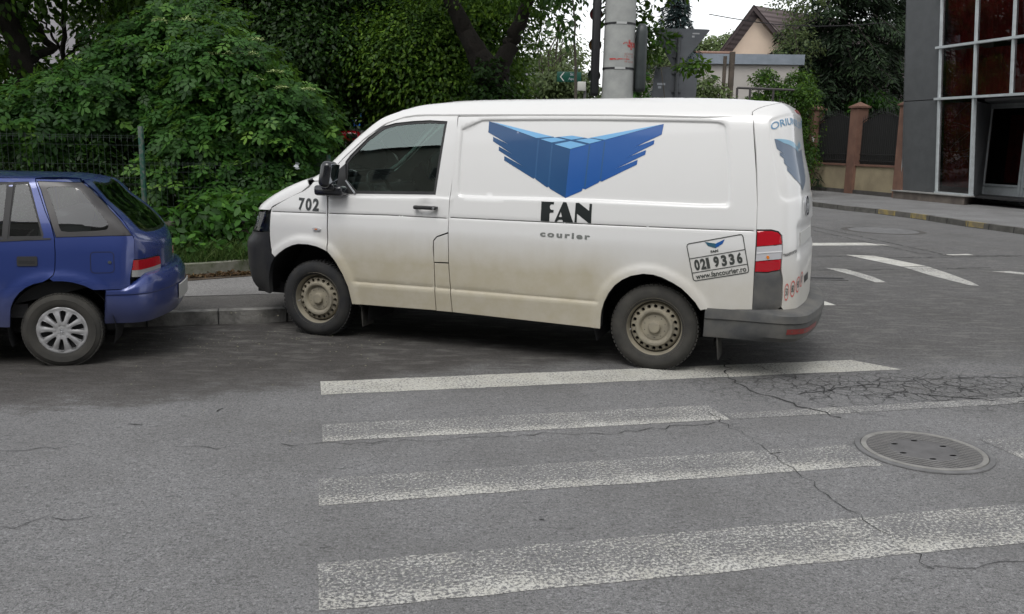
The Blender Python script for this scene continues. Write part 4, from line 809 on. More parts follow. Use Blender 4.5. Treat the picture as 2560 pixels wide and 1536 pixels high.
def smallcar(root,PA,lampcol=None,rearlamp=None):
    CS=mapS(carF,1.2); CS2=mapS(carF,1.2,-1); CT_=mapT(carF,.75,1.4); CR_=mapR(carF,(.1,0,.8),1.6); CN_=mapN(carF,(2.2,0,.6),1.6)
    C=CPD
    arch=C['carch']; WB=2.37; archf=[(a_+WB,b_) for a_,b_ in arch]
    SM=[(.3981,.9341),(.0415,.9514),(-.5014,.9702)]
    def dC(ab):
        x,z=ab[:,0],ab[:,1]; o=np.zeros(len(ab))
        for L in (arch,archf): o+= .020*(1-smooth01((dline(ab,L)-.012)/.085))
        o-= .006*smooth01((.555-z)/.012)*(x<-.20)*0
        o+= .006*smooth01((.57-z)/.01)*(x>.35)*(x<2.0)
        return o
    seam=[(.1856,1.3896),(.1579,1.3123),(.1014,1.1504),(.0599,1.0582),(.0353,.9657),(.0297,.8552),(.0352,.7375),(.0448,.6963),(.075,.668)]
    hs_=[p for p in C['cseam']]
    quarter=[(.1834,1.3841)]+seam[1:]+[(.0463,.6471),(-.0123,.6475),(-.0858,.6367),(-.1594,.6122),(-.221,.578),(-.3286,.5748),(-.4717,.5767),(-.4734,.6516),(-.4757,.664),(-.4990,.785),(-.5052,.8052),(-.5088,.9356)]+hs_[7:0:-1]+[(-.0829,1.3805)]
    rear=[(.1864,1.3896)]+seam[1:]+[(.1148,.6438),(.1788,.6298),(.2329,.6041),(.2778,.5674),(.3194,.5152),(.347,.4504),(.3672,.3057),(.95,.30),(.95,.6),(.95,.92),(1.02,1.32),(1.05,1.385)]
    front=[(1.05,1.385),(1.02,1.32),(.95,.92),(.95,.3),(1.93,.30),(1.93,.55),(1.95,.93),(1.80,1.06),(1.52,1.29),(1.40,1.35),(1.20,1.385)]
    wing=[(1.95,.93),(1.93,.55),(1.93,.30),(archf[-1][0],.30)]+[p for p in archf[::-1]][1:]+[(archf[0][0],.30),(2.90,.32),(2.88,.70),(2.75,.80),(2.4,.87),(2.05,.93)]
    cdw=C['cdw']; cq=C['cq']; w2=[(.357,1.3571),(.3773,.9614),(.90,.955),(.945,1.32),(.93,1.357)]
    w3=[(1.06,1.357),(.99,.955),(1.86,.95),(1.78,1.04),(1.50,1.27),(1.36,1.345)]
    # cdw is the small fixed light of the rear door; w2 the winding one
    for sg,S in ((1,CS),(-1,CS2)):
        k=dict(step=.03,disp=dC,rim=.015)
        cqi=smoothpoly(C['cqg'],1)
        a=MB(); panel(a,quarter,S,holes=[inset(cq,.004)],gap=.003,**k); qp=obj('quarter_panel',a,PA,root)
        a=MB(); panel(a,cq,S,holes=[inset(cqi,.002)],step=.03,off=-.003,gap=.005,rim=.01); obj('window_surround',a,M_WB,qp)
        a=MB(); panel(a,inset(cqi,-.006),S,step=.06,off=-.006,rim=0); obj('quarter_window',a,M_TINT,qp)
        a=MB(); panel(a,rear,S,holes=[cdw,w2],gap=.003,**k); dr=obj('rear_door',a,PA,root)
        a=MB(); panel(a,front,S,holes=[w3],gap=.003,**k); df=obj('front_door',a,PA,root)
        a=MB(); panel(a,wing,S,gap=.003,**k); obj('front_wing',a,PA,root)
        for L,dd in ((cdw,dr),(w2,dr),(w3,df)):
            a=MB(); panel(a,inset(L,-.003),S,holes=[inset(L,.012)],step=.04,off=-.004,rim=.01); obj('window_seal',a,M_RUBB,dd)
            a=MB(); panel(a,inset(L,.008),S,step=.08,off=-.008,rim=0); obj('door_window',a,M_TINT,dd)
        a=MB(); panel(a,[(.2270,1.365),(.357,1.365),(.3773,.955),(.3505,.955)]if 0 else [(.323,1.36),(.359,1.36),(.379,.958),(.349,.958)],S,step=.05,off=.001,rim=.01); obj('window_divider',a,M_RUBB,dr)
        a=MB(); panel(a,[(.06,.951),(.06,.962),(.95,.950),(.95,.936),(.39,.938)],S,step=.06,off=.004,rim=.01); obj('belt_strip',a,M_RUBB,dr)
        a=MB(); panel(a,rrect(.2881,.8310,.1510,.7610,.012),S,step=.02,off=.006,rim=.015,disp=dC); h_=obj('door_handle',a,M_RUBB,dr)
        a=MB(); panel(a,[(.275,.802),(.165,.799),(.165,.776),(.275,.779)],S,step=.02,off=.0065,rim=0,disp=lambda ab:dC(ab)); obj('handle_pocket',a,M_DARK,h_)
        x0,z0,x1,z1=-.206,.8597,-.371,.7009; cxm,czm=(x0+x1)/2,(z0+z1)/2
        fp=rrect(x0,z0,x1,z1,.03,6)
        if sg>0:
            a=MB(); panel(a,fp,S,holes=[inset(fp,.005)],step=.02,off=.0008,rim=0,disp=dC); obj('fuel_flap_gap',a,mat('gap_navy',(.004,.006,.02),.6),qp)
            a=MB(); panel(a,[(-.3398+.0135*math.cos(q),.7816+.0115*math.sin(q)) for q in np.linspace(0,6.28,16,endpoint=False)],S,step=.02,off=.006,rim=.008,disp=dC); lk=obj('fuel_lock',a,M_CHR,qp)
        a=MB(); panel(a,[(-.49,1.0),(-.49,.6),(-.22,.60),(.95,.33),(2.8,.4),(2.7,.75),(1.95,.9),(.9,.93)],S,step=.15,off=-.06,rim=0); obj('inner_lining',a,M_DARK,qp)
    # roof, pillars
    half=[(-.13,0),(-.125,.3),(-.11,.60),(-.0829,.8203),(.1834,.82),(.5,.81),(1.05,.81),(1.20,.82),(1.40,.88),(1.52,.95),(1.80,1.22),(1.95,1.33),(1.99,1.28),(1.92,1.20),(1.80,1.10),(1.55,.84),(1.44,.72),(1.40,.5),(1.38,0)]
    P,_=CS(np.array([[-.0829,1.3805],[.1834,1.387],[.5,1.39],[1.05,1.389],[1.2,1.389],[1.4,1.353],[1.52,1.294],[1.8,1.064],[1.95,.934]])); ph=np.arctan2(P[:,1],P[:,2]-.75)
    half=[(-.13,0),(-.125,.3),(-.11,.60)]+[(float(p[0]),float(q)-.004) for p,q in zip(P,ph)]+[(1.96,float(ph[-1])-.10),(1.80,float(ph[-2])-.10),(1.55,float(ph[-3])-.07),(1.46,float(ph[-4])-.10),(1.42,.5),(1.40,0)]
    a=MB(); panel(a,mirT(half),CT_,step=.05,gap=.002); obj('roof',a,PA,root)
    wsc=[(1.40,0),(1.42,.5),(1.46,float(ph[-4])-.10),(1.55,float(ph[-3])-.07),(1.80,float(ph[-2])-.10),(1.96,float(ph[-1])-.10),(2.03,.9),(2.08,.5),(2.10,0)]
    a=MB(); panel(a,mirT(wsc),CT_,step=.07,off=-.005,rim=0); obj('windscreen',a,M_TINT,root)
    a=MB(); panel(a,mir([(0,.62),(.5,.60),(.85,.50),(.95,.42),(1.0,.30),(1.0,-.45),(.6,-.55),(0,-.55)]),CN_,step=.06,gap=.003); obj('front_end',a,PA,root)
    # hood in T map from windscreen to nose
    Ph=[(2.10,0),(2.08,.5),(2.03,.9),(1.99,1.26),(2.4,1.36),(2.75,1.46)]
    Pn,_=CN_(np.array([[1.0,.30],[.95,.42],[.85,.50],[.5,.60],[0,.62]])); Ph+=[(float(p[0]),float(np.arctan2(p[1],p[2]-.65))) for p in Pn][:0]
    a=MB(); 
    TT2=mapT(carF,.35,1.4); P2,_=CS(np.array([[2.0,.93],[2.4,.868],[2.75,.80]])); pe=[(float(p[0]),float(np.arctan2(p[1],p[2]-.35))-.01) for p in P2]; pn=[(float(p[0]),float(np.arctan2(p[1],p[2]-.35))) for p in Pn]
    Pw,_=CT_(np.array(wsc[-3:])); pw=[(float(p[0]),float(np.arctan2(p[1],p[2]-.35))) for p in Pw]
    panel(a,mirT(pw[::-1]+pe+pn),TT2,step=.06,gap=.003); obj('bonnet',a,PA,root)
    # hatch
    sR=C['cseamR']; lampP=C['clamp']
    hb=[(0,1.10),(.6,1.07),(1.034,1.014)] ; 
    Pt,_=CT_(np.array([[-.125,.001],[-.12,.3],[-.108,.6]])); o_=np.array([.1,0,.8]); 
    tt=[(float(np.arctan2(p[1]-o_[1],-(p[0]-o_[0]))),float(np.arctan2(p[2]-o_[2],np.hypot(p[0]-o_[0],p[1])))) for p in Pt]
    seamR=[p for p in sR]
    P_,_=CS(np.array([(x,z) for x,z in hs_[1:]])); sr=[(float(np.arctan2(p[1],-(p[0]-.1))),float(np.arctan2(p[2]-.8,np.hypot(p[0]-.1,p[1])))) for p in P_]
    P_,_=CS(np.array([[-.0829,1.3805]])); p=P_[0]; s0=(float(np.arctan2(p[1],-(p[0]-.1))),float(np.arctan2(p[2]-.8,np.hypot(p[0]-.1,p[1]))))
    low=[(.8817,-.008),(.7295,-.018),(.5466,-.020),(.4500,-.028),(.4350,-.109),(.44,-.150),(.2,-.16),(0,-.165)]
    hatch=tt+[s0]+sr+low
    glp=[(0,1.06),(.45,1.03),(.80,.96),(.93,.90),(.935,.80),(.865,.66),(.80,.5),(.757,.38),(.73,.28),(.70,.245),(.6,.222),(.3,.228),(0,.235)]
    glh=mir(glp)
    a=MB(); panel(a,mir(hatch),CR_,holes=[glh],step=.045,gap=.003); ht=obj('tailgate',a,PA,root)
    a=MB(); panel(a,inset(glh,-.004),CR_,holes=[inset(glh,.03)],step=.05,off=-.001,rim=.01); obj('rear_window_frame',a,mat('gloss_black',(.012,.012,.014),.15,0,.5),ht)
    a=MB(); panel(a,inset(glh,.025),CR_,step=.08,off=-.002,rim=0); obj('rear_window',a,glass('rear_dark_glass',(.16,.18,.18)),ht)
    # lamps
    lp=[(.8817,-.0111),(.7295,-.0217),(.5466,-.0240),(.4546,-.0306),(.4416,-.1091),(.4545,-.1786),(.601,-.1723),(.8029,-.1563),(.9117,-.1429),(.9032,-.0865)]
    for s in (1,-1):
        fl=lambda L:[(s*p,q) for p,q in L]
        a=MB(); panel(a,fl(lp),CR_,step=.05,off=-.002,gap=-.002,rim=.03); tl=obj('tail_light',a,M_RUBB,root)
        a=MB(); panel(a,fl([(.8817,-.0130),(.7295,-.0237),(.5466,-.0260),(.4566,-.0326),(.4446,-.1091),(.62,-.108),(.8,-.099),(.9010,-.0885)]),CR_,step=.015,off=.007,rim=.012,disp=lambda ab:.0015*np.sin(ab[:,0]*160)); obj('red_lens',a,M_RED,tl)
        a=MB(); panel(a,fl([(.4446,-.1105),(.4565,-.1760),(.601,-.1703),(.8029,-.1543),(.9090,-.1410),(.9010,-.0900),(.8,-.1005),(.62,-.1095)]),CR_,step=.03,off=.007,rim=.012); obj('clear_lens',a,mat('dull_clear_lens',(.36,.36,.35),.25,0,.5),tl)
    # rear bumper sweep
    a=MB(); ts=np.linspace(-1.10,1.10,49); rings=[]
    for t_ in ts:
        k=float(smooth01((1.02-abs(t_))/.28)); o1=.010+.085*k; zt=.572+.108*k
        rings.append(vsec(t_,[(-.02,zt),(.004+.02*k,zt),(.008+.055*k,zt-.012),(o1,zt-.055*k-.01),(o1+.003,.54),(o1-.004,.530),(o1,.515),(o1,.42),(o1-.015,.36),(o1-.03-.015*k,.31),(-.05,.305)],.1,carF,1.4))
    m=len(rings[0]); a.add([p for r_ in rings for p in r_],[(i*m+j,i*m+j+1,(i+1)*m+j+1,(i+1)*m+j) for i in range(len(rings)-1) for j in range(m-1)])
    for e,i in ((0,0),(1,len(rings)-1)): a.add(rings[i],[tuple(range(m)) if e else tuple(range(m))[::-1]])
    rb=obj('rear_bumper',a,PA,root,angle=35)
    a=MB(); panel(a,[(-.28,-.30),(.28,-.30),(.28,-.42),(-.28,-.42)],CR_,step=.05,off=.118,rim=.01); obj('number_plate',a,mat('plate_dirty',(.45,.45,.43),.5),rb)
    # chassis, interior
    a=MB(); a.box((1.1,0,.30),(2.9,1.30,.12)); a.box((1.1,0,.42),(1.7,1.50,.10)); a.tube([(0,-.7,.27),(0,.7,.27)],.04); obj('chassis',a,M_DARK,root,smooth=False)
    for cx in (0.02,WB+.02):
        for s in (1,-1):
            vs=[];fs=[];n=26; an=np.linspace(R(-20),R(200),n)
            for q_ in an: vs+=[(cx+.372*math.cos(q_),s*.775,.28+.37*math.sin(q_)),(cx+.37*math.cos(q_),s*.45,.28+.37*math.sin(q_))]
            for i in range(n-1): fs.append((2*i,2*i+1,2*i+3,2*i+2))
            fs.append(tuple(2*i+1 for i in range(n))); b=MB(); b.add(vs,fs); obj('wheel_well',b,M_DARK,root,smooth=False)
    st=mat('grey_seat_cloth',(.22,.225,.23),.95)
    a=MB(); a.rbox((.42,0,.62),(.5,1.2,.2),.05); a.rbox((.15,0,.86),(.14,1.2,.55),.05,tilt=(0,-.25,0)); obj('rear_seat',a,st,root)
    a=MB(); a.box((-.15,0,.86),(.55,1.1,.02)); obj('parcel_shelf',a,st,root)
    for y in (.35,-.35):
        a=MB(); a.rbox((1.25,y,.58),(.5,.48,.18),.05); a.rbox((.98,y,.90),(.13,.46,.58),.05,tilt=(0,-.2,0)); a.rbox((.92,y,1.24),(.09,.24,.14),.03); obj('front_seat',a,st,root)
    a=MB(); a.rbox((1.95,0,.80),(.35,1.3,.25),.06); obj('dashboard',a,M_DASH,root)
    # wheels with ten-spoke covers
    Rr=.275
    for x in (0.02,WB+.02):
        for s in (1,-1):
            a=MB(); tyre(a,Rr,.182,.160); w=obj('wheel',a,M_RUBD if x<1 else M_RUB,root); w.location=(x,s*.715,Rr-.004); w.rotation_euler=(0,0,0 if s>0 else math.pi)
            c0=[(.1775*math.cos(q),.1775*math.sin(q)) for q in np.linspace(0,2*math.pi,72,endpoint=False)]
            hl=[]
            for k in range(10):
                q=2*math.pi*(k+.5)/10+.1; w0,w1=.05,.135
                hl.append([(r_*math.cos(q+d),r_*math.sin(q+d)) for r_,d in ((.062,-w0*2),(.085,-w1*1.15),(.120,-w1*1.2),(.143,-w1*1.1),(.148,0),(.143,w1*1.1),(.120,w1*1.2),(.085,w1*1.15),(.062,w0*2))])
            ex=[(r_*math.cos(q),r_*math.sin(q)) for r_ in (.028,.034,.155,.165,.172) for q in np.linspace(0,2*math.pi,max(20,int(r_*420)),endpoint=False)]
            V,T=cdt(c0,hl,step=.009,extra=ex); r_=np.hypot(V[:,0],V[:,1]); q_=np.arctan2(V[:,1],V[:,0])-.1
            dep=spl([0,.027,.031,.036,.05,.10,.15,.157,.168,.178],[.004,.004,-.002,.003,.004,.000,-.008,-.004,-.006,-.018])
            y=.072+dep(r_)+.006*np.cos(q_*10)*np.exp(-((r_-.11)/.05)**2)
            Q=np.stack([V[:,0],y,V[:,1]],1); A_,B_,C_=Q[T[:,0]],Q[T[:,1]],Q[T[:,2]]; nn=np.cross(B_-A_,C_-A_)[:,1]<0; T=T.copy(); T[nn]=T[nn][:,[0,2,1]]
            b=MB(); b.add(Q,T.tolist())
            for hh in hl:
                k=len(hh); b.add([(p,.072,q) for p,q in hh]+[(p,.045,q) for p,q in hh],[(i,(i+1)%k,(i+1)%k+k,i+k) for i in range(k)])
            b.v=[(x_*1.05,y_,z_*1.05) for x_,y_,z_ in b.v]; rm=obj('wheel_cover',b,M_HUB,w,angle=35)
            b=MB(); b.lathe([(.172,.02),(.17,.05),(.10,.035),(0,.035)],(0,0,0),n=48); obj('rim',b,M_DARK,w)
            if s>0 and x<1:
                b=MB()
                for d0,d1 in (((-.013,.010),(.013,.010)),((.013,.010),(-.013,-.010)),((-.013,-.010),(.013,-.010))): b.tube([(d0[0],.0768,d0[1]),(d1[0],.0768,d1[1])],.0022,6)
                obj('cover_emblem',b,M_CHR,rm)
    return root
blue=thing('parked_car','blue hatchback with silver ten-spoke wheel covers parked at the kerb left of the van','car',(-3.5152,7.2548,0),math.pi-CB_YAW)
smallcar(blue,paint('blue_paint',(.022,.045,.185),(.050,.070,.25)))
b=MB()
CRb=mapR(carF,(.1,0,.8),1.6); panel(b,[(-.10,.98),(-.28,.97),(-.42,.42),(-.30,.42)],CRb,step=.06,off=-.03,rim=0)
obj('paper_strip',b,mat('paper_strip',(.45,.47,.46),.7),blue)
# ================================================================= GROUND
def asphalt(name,base=(.185,.185,.187),detail=True):
    m=mat(name,base,.88,spec=.35); t=NT(m); c=t.co(); X,Y,Z=t.sep(c)
    g=t.noise(c,170,4,.75); g2=t.noise(c,62,4,.7); med=t.noise(c,11,5,.6); big=t.noise(c,.9,5,.55); st=t.noise(t.co(scale=(1.,4.5,1)),7,5,.65)
    v=t.mix(t.ramp(g,[(.36,0.),(.64,1.)]),tuple(q*.42 for q in base),tuple(q*1.6 for q in base))
    v=t.mix(t.math('MULTIPLY',t.ramp(g2,[(.33,1.),(.43,0.)]),.75),v,(.030,.030,.031))
    v=t.mix(t.math('MULTIPLY',t.ramp(g2,[(.60,0.),(.70,1.)]),.45),v,(.34,.34,.335))
    vs=t.n('TexVoronoi'); vs.inputs['Scale'].default_value=105; t.l(c,vs.inputs['Vector']); sc=t.n('SeparateColor'); t.l(vs.outputs['Color'],sc.inputs[0])
    v=t.mix(t.ramp(sc.outputs[0],[(.0,.75),(.30,0.)]),v,tuple(q*.38 for q in base)); v=t.mix(t.ramp(sc.outputs[0],[(.80,0.),(1.,.55)]),v,tuple(q*1.9 for q in base))
    g3=t.noise(t.co(scale=(1.,1.9,1)),19,6,.75); v=t.mix(t.math('MULTIPLY',t.ramp(g3,[(.30,1.),(.44,0.)]),.38),v,(.05,.05,.05))
    v=t.mix(t.ramp(med,[(.35,.0),(.75,.16)]),v,(.21,.205,.195)); v=t.mix(t.ramp(big,[(.35,.40),(.6,0.)]),v,(.09,.088,.084))
    h=g
    if detail:
        # damp, dirty strip along the kerb: beyond a wavy line rising to the right
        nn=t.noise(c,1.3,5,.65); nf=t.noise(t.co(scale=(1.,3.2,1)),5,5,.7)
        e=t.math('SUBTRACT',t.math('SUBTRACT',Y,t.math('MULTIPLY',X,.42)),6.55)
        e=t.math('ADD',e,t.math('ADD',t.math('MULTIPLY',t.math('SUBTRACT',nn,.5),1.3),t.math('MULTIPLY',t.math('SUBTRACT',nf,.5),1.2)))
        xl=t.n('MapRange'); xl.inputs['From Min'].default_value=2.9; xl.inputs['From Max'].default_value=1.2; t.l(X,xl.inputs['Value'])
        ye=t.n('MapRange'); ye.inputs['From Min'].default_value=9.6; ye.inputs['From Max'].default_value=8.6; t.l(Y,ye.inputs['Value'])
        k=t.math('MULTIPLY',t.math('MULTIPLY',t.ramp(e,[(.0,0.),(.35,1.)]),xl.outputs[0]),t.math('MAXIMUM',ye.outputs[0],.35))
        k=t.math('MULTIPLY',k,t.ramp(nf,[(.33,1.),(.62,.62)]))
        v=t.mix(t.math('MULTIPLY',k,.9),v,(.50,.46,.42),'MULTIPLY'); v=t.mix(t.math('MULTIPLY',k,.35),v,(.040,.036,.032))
        yo=t.n('MapRange'); yo.inputs['From Min'].default_value=6.0; yo.inputs['From Max'].default_value=6.9; t.l(t.math('ADD',t.math('SUBTRACT',Y,t.math('MULTIPLY',X,.23)),t.math('MULTIPLY',t.math('SUBTRACT',nn,.5),1.1)),yo.inputs['Value']); far=t.n('MapRange'); far.inputs['From Min'].default_value=24; far.inputs['From Max'].default_value=10; t.l(Y,far.inputs['Value'])
        v=t.mix(t.math('MULTIPLY',t.math('MULTIPLY',yo.outputs[0],far.outputs[0]),.9),v,(.56,.545,.53),'MULTIPLY')
        # coarser, flaking old surface patches beyond the crossing
        fl=t.ramp(t.noise(t.co(scale=(1.,2.6,1)),26,5,.7),[(.46,1.),(.54,0.)]); yb=t.n('MapRange'); yb.inputs['From Min'].default_value=5.6; yb.inputs['From Max'].default_value=7.4; t.l(Y,yb.inputs['Value'])
        v=t.mix(t.math('MULTIPLY',t.math('MULTIPLY',fl,yb.outputs[0]),.55),v,(.050,.048,.046)); pl=t.ramp(t.noise(t.co(scale=(1.,3.,1)),3.2,6,.7),[(.50,0.),(.62,1.)]); v=t.mix(t.math('MULTIPLY',t.math('MULTIPLY',pl,yb.outputs[0]),.40),v,(.20,.195,.18))
        fs=t.ramp(t.noise(t.co(scale=(.55,3.,1)),15,5,.7),[(.59,0.),(.64,1.)]); v=t.mix(t.math('MULTIPLY',fs,.45),v,(.05,.05,.052))
        # crazed cracking between first and second stripe on the right
        cm=t.n('MapRange'); cm.inputs['From Min'].default_value=.95; cm.inputs['From Max'].default_value=.35
        mp=t.n('Mapping'); mp.inputs['Location'].default_value=(-3.15,-6.32,0); t.l(c,mp.inputs['Vector']); mp2=t.n('Mapping'); mp2.vector_type='POINT'; mp2.inputs['Rotation'].default_value=(0,0,-.23); mp2.inputs['Scale'].default_value=(.42,1.45,1); t.l(mp.outputs[0],mp2.inputs['Vector'])
        ln=t.n('VectorMath',operation='LENGTH'); t.l(mp2.outputs[0],ln.inputs[0]); t.l(t.math('ADD',ln.outputs['Value'],t.math('MULTIPLY',t.math('SUBTRACT',med,.5),.9)),cm.inputs['Value'])
        wv=t.n('VectorMath',operation='ADD'); t.l(c,wv.inputs[0]); ns=t.n('VectorMath',operation='SCALE'); ns.inputs['Scale'].default_value=.09; t.l(t.noise(c,9,4,.6,'Color'),ns.inputs[0]); t.l(ns.outputs[0],wv.inputs[1])
        vo=t.n('TexVoronoi',feature='DISTANCE_TO_EDGE'); vo.inputs['Scale'].default_value=7.5; t.l(wv.outputs[0],vo.inputs['Vector'])
        vo2=t.n('TexVoronoi',feature='DISTANCE_TO_EDGE'); vo2.inputs['Scale'].default_value=15; t.l(wv.outputs[0],vo2.inputs['Vector'])
        ck=t.math('MAXIMUM',t.ramp(vo.outputs[0],[(.015,1.),(.06,0.)]),t.math('MULTIPLY',t.ramp(vo2.outputs[0],[(.02,1.),(.07,0.)]),.55))
        ck=t.math('MULTIPLY',ck,cm.outputs[0]); v=t.mix(t.math('MULTIPLY',ck,.9),v,(.012,.012,.012))
        h=t.math('SUBTRACT',g,t.math('MULTIPLY',ck,1.2))
    t.l(v,t.b.inputs['Base Color']); t.bump(t.math('ADD',h,t.math('MULTIPLY',g2,.8)),.6,.007)
    return m
M_ASPH=asphalt('worn_asphalt'); M_ASPH2=asphalt('pavement_asphalt',(.19,.19,.19),False)
M_ASPH3=asphalt('dark_asphalt',(.075,.070,.066),False); M_PAVE=asphalt('light_pavement',(.21,.205,.20),False)
M_KERB=varied('concrete_kerb',(.23,.225,.21),(.10,.098,.09),7,.95,.6,35,.012); M_KERBD=varied('dirty_kerb',(.13,.125,.115),(.08,.078,.07),5,.9,.3,60,.006)
M_SOIL=varied('soil',(.045,.032,.02),(.08,.06,.04),6,1,.6,40,.02)
g=MB(); g.add([(-200,-60,0),(200,-60,0),(200,300,0),(-200,300,0)],[(0,1,2,3)]); tag(obj('road',g,M_ASPH,smooth=False),kind='structure')
# near kerb and pavement
def offp(pts,d):
    o=[]
    for i,p in enumerate(pts):
        a=np.array(pts[max(i-1,0)]);b=np.array(pts[min(i+1,len(pts)-1)]); t_=(b-a)/np.linalg.norm(b-a); o.append((p[0]-t_[1]*d,p[1]+t_[0]*d))
    return o
K0=[(-16,4.95),(-9.0,6.6),(-3.22,7.97),(-2.2,8.27),(-1.95,8.42),(-1.80,8.7),(-1.72,9.1),(-1.70,10.0),(-1.2,12.5),(0.5,17.5),(1.2,24)]
K1=offp(K0,.12)
def strip(mb,A,B,z,mi=0):
    k=len(A); mb.add([(x,y,z) for x,y in A]+[(x,y,z) for x,y in B],[(i,i+1,k+i+1,k+i) for i in range(k-1)],mi)
def wall(mb,A,z0,z1,mi=0):
    k=len(A); mb.add([(x,y,z0) for x,y in A]+[(x,y,z1) for x,y in A],[(i,i+1,k+i+1,k+i) for i in range(k-1)],mi)
kb=MB(); strip(kb,K0,K1,.125); wall(kb,K0,-.01,.125)
kerb=obj('kerb',kb,M_KERB,smooth=False); tag(kerb,kind='structure')
# joints between kerb stones
def alongpts(P,step):
    out=[];acc=0
    for a,b in zip(P,P[1:]):
        a=np.array(a);b=np.array(b);L=np.linalg.norm(b-a); s=step-acc
        while s<L: out.append((a+(b-a)*s/L,(b-a)/L)); s+=step
        acc=(acc+L)%step
    return out
jb=MB()
for p,d in alongpts(K0,.62): jb.box((p[0]-d[1]*.055,p[1]+d[0]*.055,.063),(.010,.135,.128),rot=math.atan2(d[1],d[0]))
tag(obj('kerb_joints',jb,M_DARK,smooth=False),kind='structure')
K2=offp(K1,.62)
P2=[(-16,6.2),(-9.0,7.75),(-3.30,8.86),(-2.35,9.14),(-2.05,9.4),(-1.95,10.4),(-1.5,12.8),(0.2,17.8),(.9,24)]
K1r=[(-16,5.07),(-9.0,6.72)]+K1[2:]
pv=MB(); 
n=len(K1r); pv.add([(x,y,.121) for x,y in K1r]+[(x,y,.121) for x,y in [(.6,24.6),(-16,24.6)]],[tuple(range(n+2))])
tag(obj('pavement_edge',pv,M_ASPH3,smooth=False),kind='structure')
pv=MB(); m_=len(P2); pv.add([(x,y,.126) for x,y in P2]+[(.3,24.5),( -16,24.5)][0:0]+[(.5,24.5,.126),(-16,24.5,.126)],[tuple(range(m_+2))])
tag(obj('pavement',pv,M_PAVE,smooth=False),kind='structure')
# verge with soil and its low kerb
V0=[(-16,7.6),(-8,9.0),(-5.4,9.45),(-4.2,9.55),(-3.75,9.72),(-3.05,10.25),(-2.55,11.0),(-1.9,12.8),(-.6,16.5),(-.2,22)]
sb=MB(); n=len(V0); sb.add([(x,y,.132) for x,y in V0]+[(-.2,60,.132),(-60,60,.132),(-60,7.6,.132)],[tuple(range(n+3))]); tag(obj('verge_ground',sb,M_SOIL,smooth=False),kind='structure')
VK=[(-4.35,9.80),(-3.95,9.93),(-3.5,10.22),(-3.0,10.72),(-2.62,11.3),(-2.2,12.4)]
kb=MB(); VK2=offp(VK,.13); strip(kb,VK,VK2,.275); wall(kb,VK,.12,.275); wall(kb,VK2[::-1],.12,.275)
tag(obj('verge_kerb',kb,varied('mossy_kerb',(.25,.24,.21),(.10,.11,.07),5,.95,.4,50,.01),smooth=False),kind='structure')
# raised car park behind the hedge
b=MB(); b.box((-8,28,.27),(16,22,.54)); tag(obj('car_park',b,M_ASPH2,smooth=False),kind='structure')
# far pavement on the right with yellow-marked kerb
FK=[(6.2,42),(9.04,26.96),(9.44,25.42),(9.9,24.39),(10.3,22.72),(10.53,20.66),(10.89,18.97),(11.6,15.2),(12.6,8),(13.5,0)]
FK1=offp(FK,.16); 
def rev(L): return L[::-1]
kb=MB(); strip(kb,rev(FK),rev(FK1),.13); wall(kb,FK[::-1],-.01,.13); tag(obj('far_kerb',kb,M_KERBD,smooth=False),kind='structure')
yk=MB(); M_YEL=varied('yellow_kerb_paint',(.33,.26,.10),(.20,.17,.11),5,.85,lo=.42,hi=.60)
def kseg(s0,s1):
    P=np.array(FK,float); d=np.r_[0,np.cumsum(np.linalg.norm(np.diff(P,axis=0),axis=1))]
    A=[(float(np.interp(s,d,P[:,0])),float(np.interp(s,d,P[:,1]))) for s in np.linspace(s0,s1,4)]
    A0=offp(A,-.004); A1=offp(A,.10)
    wall(yk,A0[::-1],.015,.134); strip(yk,A0[::-1],A1[::-1],.134)
P=np.array(FK,float); dK_=np.r_[0,np.cumsum(np.linalg.norm(np.diff(P,axis=0),axis=1))]
sY=lambda y: float(np.interp(-y,-P[:,1],dK_))
for y0,y1 in ((24.3,23.6),(23.0,22.35),(20.75,20.15)): kseg(sY(y0),sY(y1))
o=obj('kerb_paint',yk,M_YEL,smooth=False); tag(o,kind='structure')
jb=MB()
for p,d in alongpts(FK,.75): jb.box((p[0]+d[1]*-.07,p[1]+d[0]*.07,.066),(.014,.15,.136),rot=math.atan2(d[1],d[0]))
tag(obj('far_kerb_joints',jb,M_DARK,smooth=False),kind='structure')
pv=MB(); n=len(FK1); pv.add([(x,y,.127) for x,y in FK1]+[(60,0,.127),(60,42,.127)],[tuple(range(n+2))[::-1]]); tag(obj('far_pavement',pv,M_ASPH2,smooth=False),kind='structure')
